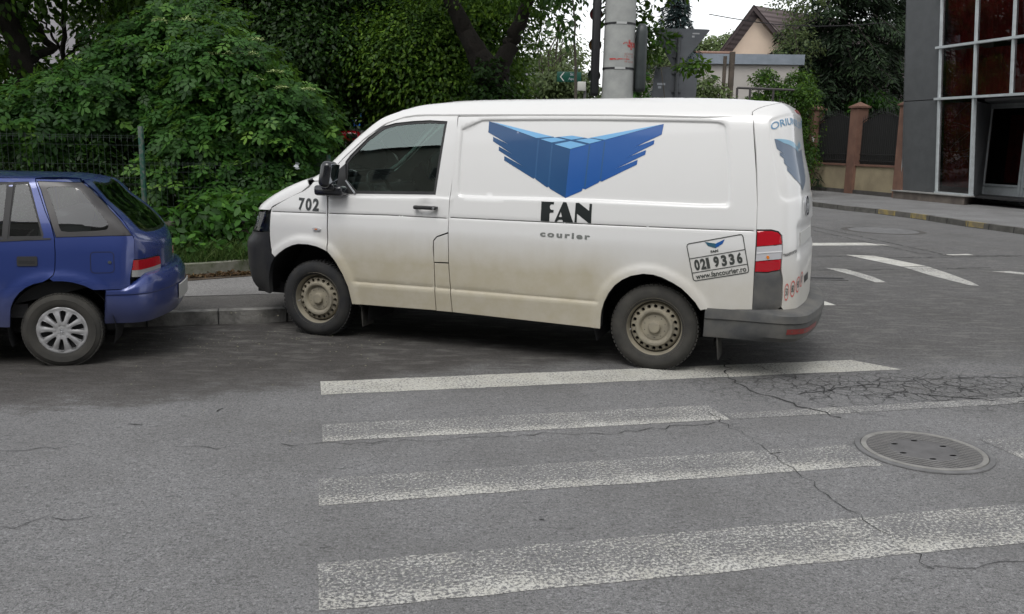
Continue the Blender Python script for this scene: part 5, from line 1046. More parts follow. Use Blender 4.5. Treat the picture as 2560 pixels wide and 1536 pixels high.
# ---------------------------------------------------------------- road markings
def paintmat(name,keep,band=None,col=(.60,.595,.555),sc=1.):
    m=mat(name,col,.75,spec=.3); t=NT(m); c=t.co(); X,Y,Z=t.sep(c)
    g=t.noise(c,170,4,.75); g2=t.noise(c,62,4,.7)
    base=(.185,.185,.187); a=t.mix(t.ramp(g,[(.30,0.),(.72,1.)]),tuple(q*.50 for q in base),tuple(q*1.55 for q in base)); a=t.mix(t.math('MULTIPLY',t.ramp(g2,[(.33,1.),(.43,0.)]),.75),a,(.030,.030,.031)); a=t.mix(t.math('MULTIPLY',t.ramp(g2,[(.60,0.),(.70,1.)]),.45),a,(.34,.34,.335))
    vs=t.n('TexVoronoi'); vs.inputs['Scale'].default_value=105; t.l(c,vs.inputs['Vector']); sc_=t.n('SeparateColor'); t.l(vs.outputs['Color'],sc_.inputs[0])
    a=t.mix(t.ramp(sc_.outputs[0],[(.0,.75),(.30,0.)]),a,tuple(q*.38 for q in base)); a=t.mix(t.ramp(sc_.outputs[0],[(.80,0.),(1.,.55)]),a,tuple(q*1.9 for q in base)); a=t.mix(.22,a,(.085,.083,.08))
    n1=t.noise(c,68*sc,5,.8); n2=t.noise(c,2.2,4,.6); n3=t.noise(t.co(scale=(1,3,1)),22,4,.6)
    lev=t.math('ADD',t.math('MULTIPLY',t.math('SUBTRACT',n2,.5),.22),t.math('MULTIPLY',t.math('SUBTRACT',n3,.5),.20))
    if band is not None:      # heavier paint left along one long edge
        mr=t.n('MapRange',interpolation_type='SMOOTHSTEP'); mr.inputs['From Min'].default_value=band[1]; mr.inputs['From Max'].default_value=band[0]; mr.inputs['To Min'].default_value=-band[2]; mr.inputs['To Max'].default_value=band[2]; t.l(Y,mr.inputs['Value']); lev=t.math('ADD',lev,mr.outputs[0])
    k=t.ramp(t.math('ADD',t.math('ADD',n1,lev),keep-.5),[(.47,0.),(.53,1.)])
    dirt=t.mix(t.ramp(t.noise(c,5,5,.65),[(.35,.55),(.65,0.)]),col,(.40,.385,.33))
    dirt=t.mix(t.ramp(t.noise(c,85,4,.8),[(.36,.62),(.50,0.)]),dirt,(.20,.195,.18))
    t.l(t.mix(k,a,dirt),t.b.inputs['Base Color']); t.bump(t.math('ADD',t.math('MULTIPLY',k,.7),g),.5,.004)
    return m
SA=.2304
def stripe(name,bl,L,w,m,endcut=0):
    b=MB(); n=int(L/.15); vs=[];rr_=random.Random(int(L*100+w*1000))
    top=[(i*L/n,w+rr_.uniform(-.006,.006)) for i in range(n+1)]; bot=[(i*L/n,rr_.uniform(-.006,.006)) for i in range(n+1)]
    if endcut: bot[-1]=(L+endcut,bot[-1][1])
    k=n+1; b.add([(x,y,0) for x,y in bot]+[(x,y,0) for x,y in top],[(i,i+1,k+i+1,k+i) for i in range(n)])
    o=obj(name,b,m,smooth=False); o.location=(bl[0],bl[1],.002); o.rotation_euler=(0,0,SA); tag(o,kind='structure'); return o
stripe('crossing_stripe',(-1.29,5.85),4.30,.345,paintmat('crossing_paint',.545,col=(.52,.515,.47),sc=.8),.22)
stripe('crossing_stripe',(-1.075,4.89),2.55,.32,paintmat('crossing_paint_worn',.475,(.02,.15,.035)))
stripe('crossing_stripe',(1.43,5.475),3.0,.13,paintmat('crossing_paint_line',.45))
stripe('crossing_stripe',(-.90,3.985),3.05,.345,paintmat('crossing_paint_worn_half',.468,(.04,.18,.036)))
stripe('crossing_stripe',(-.69,3.02),5.2,.385,paintmat('crossing_paint_speckled',.478,(.04,.20,.030),sc=.9))
stripe('crossing_stripe',(2.93,4.83),1.9,.345,paintmat('crossing_paint_remnant',.47,(.04,.18,.05)))
stripe('crossing_stripe',(-.35,1.98),5.2,.385,paintmat('crossing_paint_worn_near',.50,(.05,.20,.06)))
M_MARK=paintmat('lane_paint',.58); M_MARK2=paintmat('lane_paint_worn',.52)
def mark(poly,m,name='lane_marking'):
    b=MB(); b.add([(x,y,.003) for x,y in poly],[tuple(range(len(poly)))]); tag(obj(name,b,m,smooth=False),kind='structure')
mark([(3.4,15.55),(6.92,16.25),(6.6,16.62),(3.4,15.95)],M_MARK)
mark([(5.50,14.62),(5.95,14.55),(6.10,14.0),(6.26,13.35),(5.84,13.25),(5.62,14.1)],M_MARK); mark([(5.84,13.2),(6.26,13.3),(6.22,12.5),(6.16,11.9),(6.08,11.45),(5.97,11.5),(5.86,12.3)],M_MARK2)
mark([(4.58,12.92),(4.85,12.85),(4.95,12.1),(4.93,11.62),(4.78,11.58),(4.72,12.2)],M_MARK2)
mark([(3.12,10.2),(3.55,10.15),(3.62,9.78),(3.2,9.72)],M_MARK); mark([(7.25,14.95),(7.75,15.1),(7.78,14.95),(7.4,14.85)],M_MARK)
mark([(7.0,12.9),(8.2,11.9),(8.35,11.95),(7.3,12.95)],M_MARK2)
# cracks, seams: thin jagged tar-dark strips
M_CRK=mat('crack_dark',(.022,.022,.022),.95); ck=MB()
def crack(pts,w,rough=.035,seed=1):
    r=random.Random(seed); P=[]
    for a,b in zip(pts,pts[1:]):
        a=np.array(a);b=np.array(b);n=max(2,int(np.linalg.norm(b-a)/.06)); d=(b-a)/np.linalg.norm(b-a)
        for i in range(n): P.append(a+(b-a)*i/n+np.array([-d[1],d[0]])*r.gauss(0,rough*.35))
    P.append(np.array(pts[-1])); P=[tuple(p) for p in P]
    ws=[w*r.uniform(.25,1.2) for _ in P]; L=[];Q=[]
    for i,p in enumerate(P):
        a=np.array(P[max(i-1,0)]);b=np.array(P[min(i+1,len(P)-1)]); t_=(b-a)/(np.linalg.norm(b-a)+1e-9); nn=np.array([-t_[1],t_[0]])*ws[i]/2
        L.append((p[0]+nn[0],p[1]+nn[1],.0045)); Q.append((p[0]-nn[0],p[1]-nn[1],.0045))
    k=len(P); ck.add(Q+L,[(i,i+1,k+i+1,k+i) for i in range(k-1)])
crack([(1.78,7.15),(1.62,6.55),(1.75,6.2),(2.0,5.75),(2.15,5.55)],.013,.09,3); crack([(1.95,6.9),(2.3,6.3),(2.1,5.9),(2.45,5.6)],.008,.09,4)
crack([(1.32,5.62),(1.36,5.42),(1.50,4.85),(1.58,4.35),(1.72,3.7),(1.78,3.45)],.0055,.045,5)
crack([(-1.3,4.83),(-.6,4.92),(.2,5.1),(.6,5.13),(1.3,5.40)],.006,.05,6)
for k_,(a_,b_) in enumerate((((-3.9,4.55),(-3.4,4.62)),((-2.9,4.60),(-2.45,4.72)),((-1.9,4.75),(-1.5,4.78)),((-2.7,3.55),(-2.35,3.62)),((-2.3,3.66),(-1.9,3.80)))): crack([a_,b_],.005,.06,60+k_)
crack([(2.05,6.1),(3.0,6.55),(4.2,6.75),(5.6,7.1)],.012,.06,7); crack([(4.2,5.9),(4.8,6.2),(5.4,6.1)],.02,.07,8)
crack([(6.69,19.96),(7.0,17.4),(7.3,14.83)],.03,.03,9); crack([(6.3,19.6),(6.9,15.0),(7.3,14.8),(10.5,15.3)],.025,.03,10)
crack([(4.4,14.35),(6.4,14.4),(8.5,14.9)],.03,.04,11); crack([(3.6,12.55),(5.0,12.75),(7.2,13.3)],.025,.04,12)
crack([(1.75,3.45),(2.1,3.52),(2.5,3.62)],.005,.04,14)
crack([(2.95,6.15),(3.5,6.0),(4.1,6.05),(4.6,5.75)],.014,.05,15)
r=random.Random(5)
for i in range(26):
    x=r.uniform(-3.5,4.5); y=r.uniform(2.6,5.6); a_=r.gauss(.1,.5); l_=r.uniform(.02,.10); crack([(x,y),(x+l_*math.cos(a_),y+l_*math.sin(a_))],r.uniform(.003,.009),.01,100+i)
tag(obj('road_cracks',ck,M_CRK,smooth=False),kind='structure')
# smooth filler patch edge round the manhole (newer, finer asphalt)
# manhole cover
mh=thing('manhole_cover','round cast iron manhole cover with diagonal ribs and six dark holes','manhole cover',(2.405,4.935,.003))
mh.rotation_euler=(0,0,.12)
M_IRON=varied('worn_cast_iron',(.125,.122,.122),(.09,.088,.088),8,.62,.2,90,.003); M_IRONR=varied('worn_iron_rim',(.25,.245,.23),(.18,.176,.165),9,.7,.2,90,.003); M_MC=varied('manhole_frame',(.17,.17,.172),(.12,.12,.12),9,.85,.4,60,.006)
b=MB(); b.lathe([(.375,-.0),(.372,.006),(.350,.010),(.343,.006),(.342,.0)],(0,0,0),axis='Z',n=96); obj('frame',b,M_MC,mh)
b=MB(); b.lathe([(.341,.000),(.338,.009),(.312,.010),(.308,.006)],(0,0,0),axis='Z',n=96); obj('rim',b,M_IRONR,mh)
hl=[(.158*math.cos(2*math.pi*k/6+.3),.158*math.sin(2*math.pi*k/6+.3)) for k in range(6)]
c0=[(.309*math.cos(q),.309*math.sin(q)) for q in np.linspace(0,2*math.pi,90,endpoint=False)]
holes=[[(cx+.021*math.cos(q),cy+.012*math.sin(q)) for q in np.linspace(0,2*math.pi,12,endpoint=False)] for cx,cy in hl]
V,T=cdt(c0,holes,step=.009); r_=np.hypot(V[:,0],V[:,1]); u=(V[:,0]*math.cos(1.02)+V[:,1]*math.sin(1.02))
rib=smooth01((np.abs(np.mod(u/.031,1)-.5)-.36)/.08)*.0035*(r_>.185)
z=.0045+rib+.0022*(r_<.185)*(1-smooth01((r_-.175)/.008))+.002*np.exp(-((r_-.108)/.006)**2)+.001*(r_<.10)
b=MB(); b.add(np.stack([V[:,0],V[:,1],z],1),T.tolist()); obj('lid',b,M_IRON,mh,smooth=False)
b=MB(); 
rb_=[]
for k in range(-9,10):
    uu=k*.031; L=math.sqrt(max(.30**2-uu*uu,0)); 
    segs=[(-L,L)] if abs(uu)>.186 else [(-L,-math.sqrt(.186**2-uu*uu)),(math.sqrt(.186**2-uu*uu),L)]
    for s0,s1 in segs:
        c_,s_=math.cos(1.02),math.sin(1.02); p=lambda s,d:((uu+d)*c_-s*s_,(uu+d)*s_+s*c_,.0092)
        b.add([p(s0,-.0035),p(s0,.0035),p(s1,.0035),p(s1,-.0035)],[(0,1,2,3)])
obj('ribs',b,M_IRONR,mh,smooth=False)
b=MB(); b.lathe([(.31,-.0015),(0,-.0015)],(0,0,0),axis='Z',n=40); obj('pit',b,M_DARK,mh)
for xx,yy,rr_,lb in ((8.0,19.25,.72,'large worn round cover in the far lane near the kerb'),):
    m2=thing('manhole_cover',lb,'manhole cover',(xx,yy,.003)); b=MB(); b.lathe([(rr_,0),(rr_-.05,.012),(rr_-.12,.012),(rr_-.14,.004),(0,.006)],(0,0,0),axis='Z',n=64); obj('lid',b,varied('far_iron',(.16,.16,.16),(.12,.12,.12),6,.8),m2)
    b=MB(); b.lathe([(rr_+.14,0),(rr_+.01,.004)],(0,0,0),axis='Z',n=64); obj('frame',b,M_ASPH3,m2)
dg_=thing('drain_slot','dark rectangular drain slot in the road behind the van bumper','drain',(4.18,11.8,.003)); b=MB(); b.box((0,0,.003),(.52,.16,.008)); obj('grating',b,M_CRK,dg_); b=MB(); b.box((0,.10,.004),(.56,.04,.012)); b.box((0,-.10,.004),(.56,.04,.012)); obj('frame',b,M_IRON,dg_)
# fallen petals and leaf scraps under the hedge and between the vehicles
r=np.random.default_rng(3); n=300; P=np.stack([r.uniform(-4.4,-1.0,n),8.05-np.abs(r.normal(size=n))*.9],1); 
V=[];Fc=[]
for i,(x,y) in enumerate(P):
    if y>7.9+ (x+3.2)*.3: pass
    a_=r.uniform(0,6.28); l_=r.uniform(.003,.010); w_=l_*.5; c_,s_=math.cos(a_),math.sin(a_); zz=.006 if y<7.9 else .13
    for dx,dy in ((-l_,-w_),(l_,-w_*.4),(l_*.8,w_),(-l_*.7,w_*.8)): V.append((x+dx*c_-dy*s_,y+dx*s_+dy*c_,zz+r.uniform(0,.004)))
    Fc.append((4*i,4*i+1,4*i+2,4*i+3))
o=npmesh('fallen_petals',V,Fc,mat('petals',(.26,.25,.16),.8)); tag(o,'scattered pale petals and leaf scraps on the dark road by the kerb','petals',kind='stuff')
# ================================================================= RIGHT SIDE: grey building, garden fence
FA=np.array([12.75,30.16]); FU=np.array([.26308,-.96477]); FN=np.array([-.96477,-.26308])
FROT=math.atan2(FU[1],FU[0])
M_CLAD=varied('grey_cladding',(.095,.10,.104),(.080,.085,.088),3,.55,.08,200,.002); M_ALU=varied('aluminium',(.52,.56,.57),(.44,.47,.48),5,.42,metal=.2)
M_PLIN=varied('stone_plinth',(.17,.145,.125),(.10,.085,.075),3,.85,.3,50,.006); M_SILL=varied('stone_sill',(.27,.27,.26),(.2,.2,.19),4,.8)
M_REDI=varied('red_curtain',(.30,.028,.032),(.12,.013,.016),1.6,.8)
bd=thing('office_building','dark grey clad building with a leaning glazed front and a recessed aluminium door','building',(FA[0],FA[1],0),FROT)
# local frame: x along the facade (toward the viewer), y = into the building is +?  (rotation about z by FROT: local y = left of x)
# left of FU points away from the road side? FU x -> left normal = (-FU.y, FU.x) = (.965,.263): into the building
TIL=.09
def fp(s,z,dep=.35): return (s,dep-TIL*(z-.39),z)   # point on the leaning front plane
def slab(mb,s0,s1,z0,z1,d0,d1,mi=0):
    v=[]
    for s in (s0,s1):
        for z in (z0,z1):
            for d in (d0,d1): x,y,zz=fp(s,z,.35+d); v.append((x,y,zz))
    mb.add(v,[(0,1,3,2),(4,6,7,5),(0,4,5,1),(2,3,7,6),(0,2,6,4),(1,5,7,3)],mi)
b=MB(); slab(b,0,1.62,.40,3.30,0,.2); slab(b,0,1.62,3.325,6.6,0,.2); slab(b,0,1.62,6.62,9.5,0,.2); slab(b,1.62,9.5,6.66,9.5,0,.2)
# side wall facing the garden
b.add([(.0,.35,.0),(.0,-.47,9.5),(.0,8,9.5),(.0,8,0)],[(0,1,2,3)]); b.add([(0,.0,9.5),(9.5,.0,9.5),(9.5,8,9.5),(0,8,9.5)],[(0,1,2,3)])
obj('cladding',b,M_CLAD,bd,smooth=False)
b=MB(); b.prism([(0,0),(3.22,0),(1.86,1.93),(0,1.93)],0,.37); obj('plinth',b,M_PLIN,bd,smooth=False)
b=MB(); b.box((1.60,.15,.387),(3.30,.42,.03)); obj('sill',b,M_SILL,bd,smooth=False)
b=MB(); b.prism([(3.35,-.16),(9.5,-.5),(9.5,1.93),(1.80,1.93)],0,.12); obj('door_step',b,M_SILL,bd,smooth=False)
# glazing frames
fr=MB()
for s,z0,z1 in ((1.66,.40,6.6),(3.10,.40,6.6),(4.50,3.34,6.6),(5.95,3.34,6.6),(7.4,3.34,6.6),(8.9,3.34,6.6)): slab(fr,s-.035,s+.035,z0,z1,-.07,.05)
obj('mullions',fr,M_ALU,bd,smooth=False)
fr=MB()
for z in (3.325,4.87,6.42): slab(fr,1.50,9.5,z-.035,z+.035,-.11,.05)
slab(fr,1.60,3.15,.395,.45,-.08,.05); obj('transoms',fr,M_ALU,bd,smooth=False)
MG=glass('facade_glass',(.62,.56,.56),ior=1.24); 
for i,(s0,s1,z0,z1) in enumerate([(1.695,3.065,.45,3.29),(1.695,3.065,3.36,4.835),(1.695,3.065,4.905,6.385),(3.135,4.465,3.36,4.835),(3.135,4.465,4.905,6.385),(4.535,5.915,3.36,4.835),(4.535,5.915,4.905,6.385)]):
    g=MB(); slab(g,s0,s1,z0,z1,-.01,.0); obj('window_pane',g,MG,bd,smooth=False)
# interior: red curtains and dark rooms
b=MB()
for s0,s1,z0,z1 in ((.9,2.68,.62,3.2),(1.0,3.05,3.4,4.78),(1.0,5.9,4.95,6.4),(3.0,5.9,3.4,4.72)):
    n=int((s1-s0)*26); xs=np.linspace(s0,s1,n)
    v=[]
    for x in xs:
        for z in (z0,z1): p=fp(x,z,.62+.035*math.sin(x*38)); v.append(p)
    b.add(v,[(2*i,2*i+2,2*i+3,2*i+1) for i in range(n-1)])
obj('curtain',b,M_REDI,bd)
b=MB(); b.box((4.7,3.4,3.2),(9.3,.1,6.5)); b.box((4.7,1.9,3.32),(9.3,2.8,.06)); b.box((4.7,1.9,.36),(9.3,2.8,.05)); obj('room_walls',b,M_DARK,bd,smooth=False)
# plastic sheet folds inside ground floor pane
b=MB(); r=random.Random(2)
for i in range(7):
    x0=1.75+r.uniform(0,.3); z0=1.2+r.uniform(0,1.6); pts=[fp(x0+j*.15,z0+.25*math.sin(j*.35+i)*(.4 if i%2 else 1)+j*.04,.55) for j in range(8)]; b.tube(pts,.006,5)
obj('plastic_sheet_folds',b,mat('plastic_sheet',(.30,.32,.36),.25),bd)
# door recess (vertical): wall infill + door
b=MB(); b.box((8.0,1.98,1.85),(4.2,.1,3.7)); b.box((4.4,1.98,3.45),(5.4,.1,.5)); b.prism([(3.14,.42),(9.5,.42),(9.5,1.93),(1.80,1.93)],3.21,3.28); obj('recess_wall',b,M_CLAD,bd,smooth=False)
b=MB(); b.add([(3.15,.40,.385),(1.82,1.93,.385),(1.82,1.93,3.2),(3.15,.12,3.2)],[(0,1,2,3)]); obj('door_jamb_wall',b,M_CLAD,bd,smooth=False)
dr=MB(); d0=1.90
for s0,s1,z0,z1 in ((1.80,1.90,.12,3.22),(1.90,4.95,3.13,3.22),(3.27,3.37,.12,3.13),(3.385,3.48,.12,3.13),(1.905,3.265,3.06,3.125),(1.905,3.265,.13,.20),(1.905,3.265,.66,.73),(3.485,4.85,3.06,3.125),(3.485,4.85,.13,.20),(3.485,4.85,.66,.73),(4.85,4.95,.12,3.13)):
    dr.box(((s0+s1)/2,d0,(z0+z1)/2),(s1-s0-.004,.08,z1-z0-.004))
door=obj('entrance_door',dr,M_ALU,bd,smooth=False)
for m_ in (2.585,4.17):
    b=MB(); b.box((m_,d0+.01,.43),(1.35,.03,.45)); obj('door_kick_panel',b,M_ALU,door,smooth=False)
    b=MB(); b.box((m_,d0+.01,1.895),(1.35,.01,2.32)); obj('door_glass',b,MG,door,smooth=False)
b=MB(); n=30
v=[]
for x in np.linspace(1.7,3.4,n):
    for z in (.75,2.9): v.append((x,d0+.9+.04*math.sin(x*30),z))
b.add(v,[(2*i,2*i+2,2*i+3,2*i+1) for i in range(n-1)]); obj('door_curtain',b,M_REDI,door)
for z in (2.2,2.7):
    b=MB(); b.tube([(1.86,d0-.06,z),(1.86,d0-.06,z+.16)],.03); obj('hinge',b,M_DARK,door)
# white cable on the corner
b=MB(); b.tube([(-.05,.30,2.6),(-.10,.24,2.45),(-.02,.25,2.3),(-.05,.28,1.2),(-.04,.32,.5),(-.25,.35,.42),(-.5,.33,.41)],.012,6); obj('cable',b,mat('cable_white',(.45,.45,.43),.6),bd)
# garden fence: pillars, low wall, dark railings with sheet behind
M_ORA=varied('terracotta_paint',(.19,.105,.075),(.14,.078,.058),3,.85,.2,60,.004); M_CRM=varied('cream_wall',(.34,.29,.19),(.25,.21,.14),1.5,.9,.2,60,.004); M_BASE=varied('grey_wall_base',(.09,.085,.08),(.06,.055,.05),4,.9,.3,50,.006)
gf=thing('garden_fence','low cream wall with terracotta pillars and dark railing bays beside grey building','fence',(FA[0]-FN[0]*.5,FA[1]-FN[1]*.5,0),FROT)
ss=[-.20,-2.87,-5.55,-8.2,-10.9,-13.6]
for i,s in enumerate(ss):
    b=MB(); b.box((s,0,1.60),(.44,.44,3.2)); p=obj('pillar',b,M_ORA,gf,smooth=False)
    b=MB(); b.box((s,0,3.23),(.56,.56,.06)); b.add([(s-.26,-.26,3.26),(s+.26,-.26,3.26),(s+.26,.26,3.26),(s-.26,.26,3.26),(s,0,3.42)],[(0,1,4),(1,2,4),(2,3,4),(3,0,4)]); obj('pillar_cap',b,M_ORA,p,smooth=False)
for a_,c_ in zip(ss,ss[1:]):
    m_=(a_+c_)/2; L=a_-c_-.44
    b=MB(); b.box((m_,.03,.70),(L,.26,.86)); w=obj('low_wall',b,M_CRM,gf,smooth=False)
    b=MB(); b.box((m_,.0,.135),(L+.0,.32,.27)); obj('wall_base',b,M_BASE,w,smooth=False)
    b=MB(); b.box((m_,.03,1.165),(L,.36,.07)); obj('wall_coping',b,M_ORA,w,smooth=False)
    b=MB()
    for x in np.arange(c_+.27,a_-.25,.11):
        k=(x-c_-.22)/L; top=2.78+.32*math.sin(math.pi*k); b.tube([(x,0,1.28),(x,0,top),(x,0,top+.09)],[.010,.010,.002],6)
    xs=np.linspace(c_+.22,a_-.22,14); b.tube([(x,0,2.70+.32*math.sin(math.pi*(x-c_-.22)/L)) for x in xs],.014,6)
    for z in (1.32,1.55): b.tube([(c_+.22,0,z),(a_-.22,0,z)],.014,6)
    rl=obj('railing',b,mat('railing_black',(.012,.012,.012),.6),gf)
    b=MB(); xs=np.linspace(c_+.22,a_-.22,12); v=[]
    for x in xs: v+=[(x,.05,1.20),(x,.05,2.66+.32*math.sin(math.pi*(x-c_-.22)/L))]
    b.add(v,[(2*i,2*i+2,2*i+3,2*i+1) for i in range(11)]); obj('screen_sheet',b,mat('screen_dark',(.014,.015,.014),.9),gf)
b=MB(); b.rbox((-5.25,-.26,2.05),(.10,.06,.16),.01); b.tube([(-5.25,-.30,2.13),(-5.25,-.30,2.2)],.03,8); obj('doorbell',b,mat('bell_grey',(.4,.4,.38),.5),gf)
# ================================================================= BACKGROUND CENTRE RIGHT
# long low grey building with a metal coping
M_REND=varied('grey_render',(.46,.435,.405),(.39,.365,.34),1.2,.95,.1,60,.004); M_COP=varied('zinc_coping',(.24,.27,.31),(.19,.22,.25),3,.5,metal=.3)
def quad_wall(a,b_,z0,z1,th): 
    m=MB(); a=np.array(a);b_=np.array(b_); d=(b_-a)/np.linalg.norm(b_-a); n=np.array([-d[1],d[0]])*th
    m.prism([tuple(a),tuple(b_),tuple(b_+n),tuple(a+n)],z0,z1); return m
lb=thing('flat_roofed_building','long low grey rendered building with zinc coping behind the road signs','building',(4.0,34.2,0))
A0=np.array([0,0.]); B0=np.array([6.35,-.5])
obj('wall',quad_wall(A0,B0,0,4.72,6),M_REND,lb,smooth=False); obj('coping',quad_wall(A0+[-.15,-.15],B0+[.15,-.15],4.72,5.08,6.4),M_COP,lb,smooth=False)
# gabled house
M_PEACH=varied('peach_render',(.70,.56,.44),(.64,.51,.40),1.5,.95); M_TILE=varied('brown_roof_tiles',(.15,.12,.12),(.19,.15,.15),6,.8,.5,20,.05)
hs_=thing('gabled_house','peach gabled house with a dark tiled roof rising behind the grey building','house',(10.6,40,0),0)
t=NT(M_TILE); wv=t.n('TexWave',wave_type='BANDS',bands_direction='Z'); wv.inputs['Scale'].default_value=1.6; t.l(t.co(),wv.inputs['Vector']); cc=t.mix(t.ramp(wv.outputs[0],[(.25,1.),(.6,0.)]),(.19,.155,.155),(.11,.088,.088)); t.l(cc,t.b.inputs['Base Color'])
b=MB(); ap=(-.6,7.55); 
gw=[(-2.45,0),(2.6,0),(2.6,4.3),(-.55,7.50),(-2.45,4.9)]
b.add([(x,0,z) for x,z in gw]+[(x+12,8,z) for x,z in gw],[(0,1,2,3,4)]+[(i,(i+1)%5,(i+1)%5+5,i+5)[::-1] for i in range(5)]); obj('wall',b,M_PEACH,hs_,smooth=False)
b=MB(); th=.16
L0,Ap,R0=(-2.75,4.52),(-.55,7.68),(3.0,4.0)
def roofslab(p,q):
    v=[]
    for y,sh in ((-.35,0),(8.2,12.2)):
        for (x,z),dz in ((p,0),(q,0),(q,-th),(p,-th)): v.append((x+sh,y,z+dz))
    b.add(v,[(0,1,5,4),(1,2,6,5),(2,3,7,6),(3,0,4,7),(0,3,2,1),(4,5,6,7)])
roofslab(L0,Ap); roofslab(Ap,R0); obj('roof',b,M_TILE,hs_,smooth=False)
b=MB()
for p,q in ((L0,Ap),(Ap,R0)): 
    b.add([(p[0],-.38,p[1]+.02),(q[0],-.38,q[1]+.02),(q[0],-.38,q[1]-.20),(p[0],-.38,p[1]-.20)],[(0,3,2,1)]); b.add([(p[0],-.42,p[1]+.03),(q[0],-.42,q[1]+.03),(q[0],-.34,q[1]+.03),(p[0],-.34,p[1]+.03)],[(0,1,2,3)])
obj('barge_board',b,mat('dark_timber',(.06,.045,.045),.8),hs_,smooth=False)
# tiled outbuilding roof
M_TER=varied('terracotta_tiles',(.33,.15,.10),(.22,.10,.07),5,.85,.4,15,.04); t=NT(M_TER); wv=t.n('TexWave',wave_type='BANDS',bands_direction='Z'); wv.inputs['Scale'].default_value=4; t.l(t.co(),wv.inputs['Vector']); t.l(t.mix(t.ramp(wv.outputs[0],[(.2,.7),(.6,0.)]),(.34,.16,.11),(.12,.05,.035)),t.b.inputs['Base Color'])
ob_=thing('outbuilding','small outbuilding with a hipped red tile roof in front of the peach house','outbuilding',(8.0,38.3,0))
b=MB(); b.box((0,1.5,2.5),(2.6,3,5)); obj('wall',b,M_REND,ob_,smooth=False)
b=MB(); b.add([(-1.45,-.2,4.98),(1.6,-.2,4.98),(1.6,3.2,4.98),(-1.45,3.2,4.98),(-.9,.9,5.62),(1.15,.9,5.62),(1.15,2.1,5.62),(-.9,2.1,5.62)],[(0,1,5,4),(1,2,6,5),(2,3,7,6),(3,0,4,7),(4,5,6,7)]); obj('roof',b,M_TER,ob_,smooth=False)
b=MB(); b.tube([(1.6,-.2,5.03),(1.15,.9,5.66)],.07,8); b.tube([(-1.45,-.2,5.03),(-.9,.9,5.66),(1.15,.9,5.66)],.06,8); obj('ridge_tiles',b,mat('ridge_tile',(.26,.17,.13),.85),ob_)
# overhead cable
cb=thing('overhead_cable','thin dark cable strung across the sky to the peach house','cable',(0,0,0)); b=MB(); b.tube([(6.8+i*.75,33-.1*i,6.35-.035*i-.25*math.sin(math.pi*i/8)) for i in range(9)],.016,6); obj('wire',b,M_DARK,cb)
# concrete pole with clamps and stencilled lettering
M_CONC=varied('pole_concrete',(.36,.37,.355),(.29,.30,.29),7,.9,.35,90,.004); t=NT(M_CONC)
cp=thing('concrete_pole','thick round concrete pole with two dark steel bands and red stencilled lettering','pole',(1.235,11.15,0))
pr=lambda z:.205-.006*z
b=MB(); b.lathe([(pr(0),0),(pr(2),2),(pr(4),4),(pr(9),9),(0,9)],(0,0,0),axis='Z',n=48); obj('shaft',b,M_CONC,cp)
for z in (2.62,3.14):
    b=MB(); b.lathe([(pr(z)-.002,-.012),(pr(z)+.004,-.012),(pr(z)+.004,.012),(pr(z)-.002,.012)],(0,0,z),axis='Z',n=48); obj('steel_band',b,mat('band_dark',(.03,.03,.032),.5,.4),cp)
    b=MB(); 
    v=[]
    for q in np.linspace(-math.pi/2-.33,-math.pi/2+.33,9):
        for dz in (-.013,.013): v.append(((pr(z)+.0055)*math.cos(q),(pr(z)+.0055)*math.sin(q),z+dz))
    b.add(v,[(2*i,2*i+2,2*i+3,2*i+1) for i in range(8)]); obj('band_plate',b,mat('band_bright',(.42,.43,.42),.5),cp)
def cyl(V,u0,z0,w,hh):   # map 0..1 text onto the pole surface: u = angle from the viewer side
    out=[]
    for a_,c_ in V:
        q=-math.pi/2+u0+a_*w; z=z0+c_*hh; out.append(((pr(z)+.002)*math.cos(q),(pr(z)+.002)*math.sin(q),z))
    return out
M_STN=varied('red_stencil',(.42,.03,.03),(.36,.22,.20),40,.8,lo=.45,hi=.62); M_STN2=varied('faded_red_stencil',(.40,.16,.14),(.35,.30,.28),45,.85,lo=.4,hi=.6)
V_,F_=textgeo('elpro',bold=.05); b=MB(); b.add(cyl(V_,.12,2.835,1.7,.115),F_); obj('stencil_lettering',b,M_STN,cp)
b=MB()
for k,tx in enumerate(('SCAVE','121 m','10','05 2010')):
    V_,F_=textgeo(tx,bold=.02); b.add(cyl(V_,.24,2.805-.030*k-.03,.75 if len(tx)>3 else .25,.022),F_)
obj('stencil_small_lettering',b,M_STN2,cp)
b=MB(); v=[]; n=20
for q in np.linspace(-.72,.62,n):
    w_=.014 if q<-.1 else .008
    for dz in (-w_,w_*.4): z=2.728+dz; v.append(((pr(z)+.002)*math.cos(-math.pi/2+q),(pr(z)+.002)*math.sin(-math.pi/2+q),z))
b.add(v,[(2*i,2*i+2,2*i+3,2*i+1) for i in range(n-1)]); obj('red_paint_line',b,M_STN,cp)
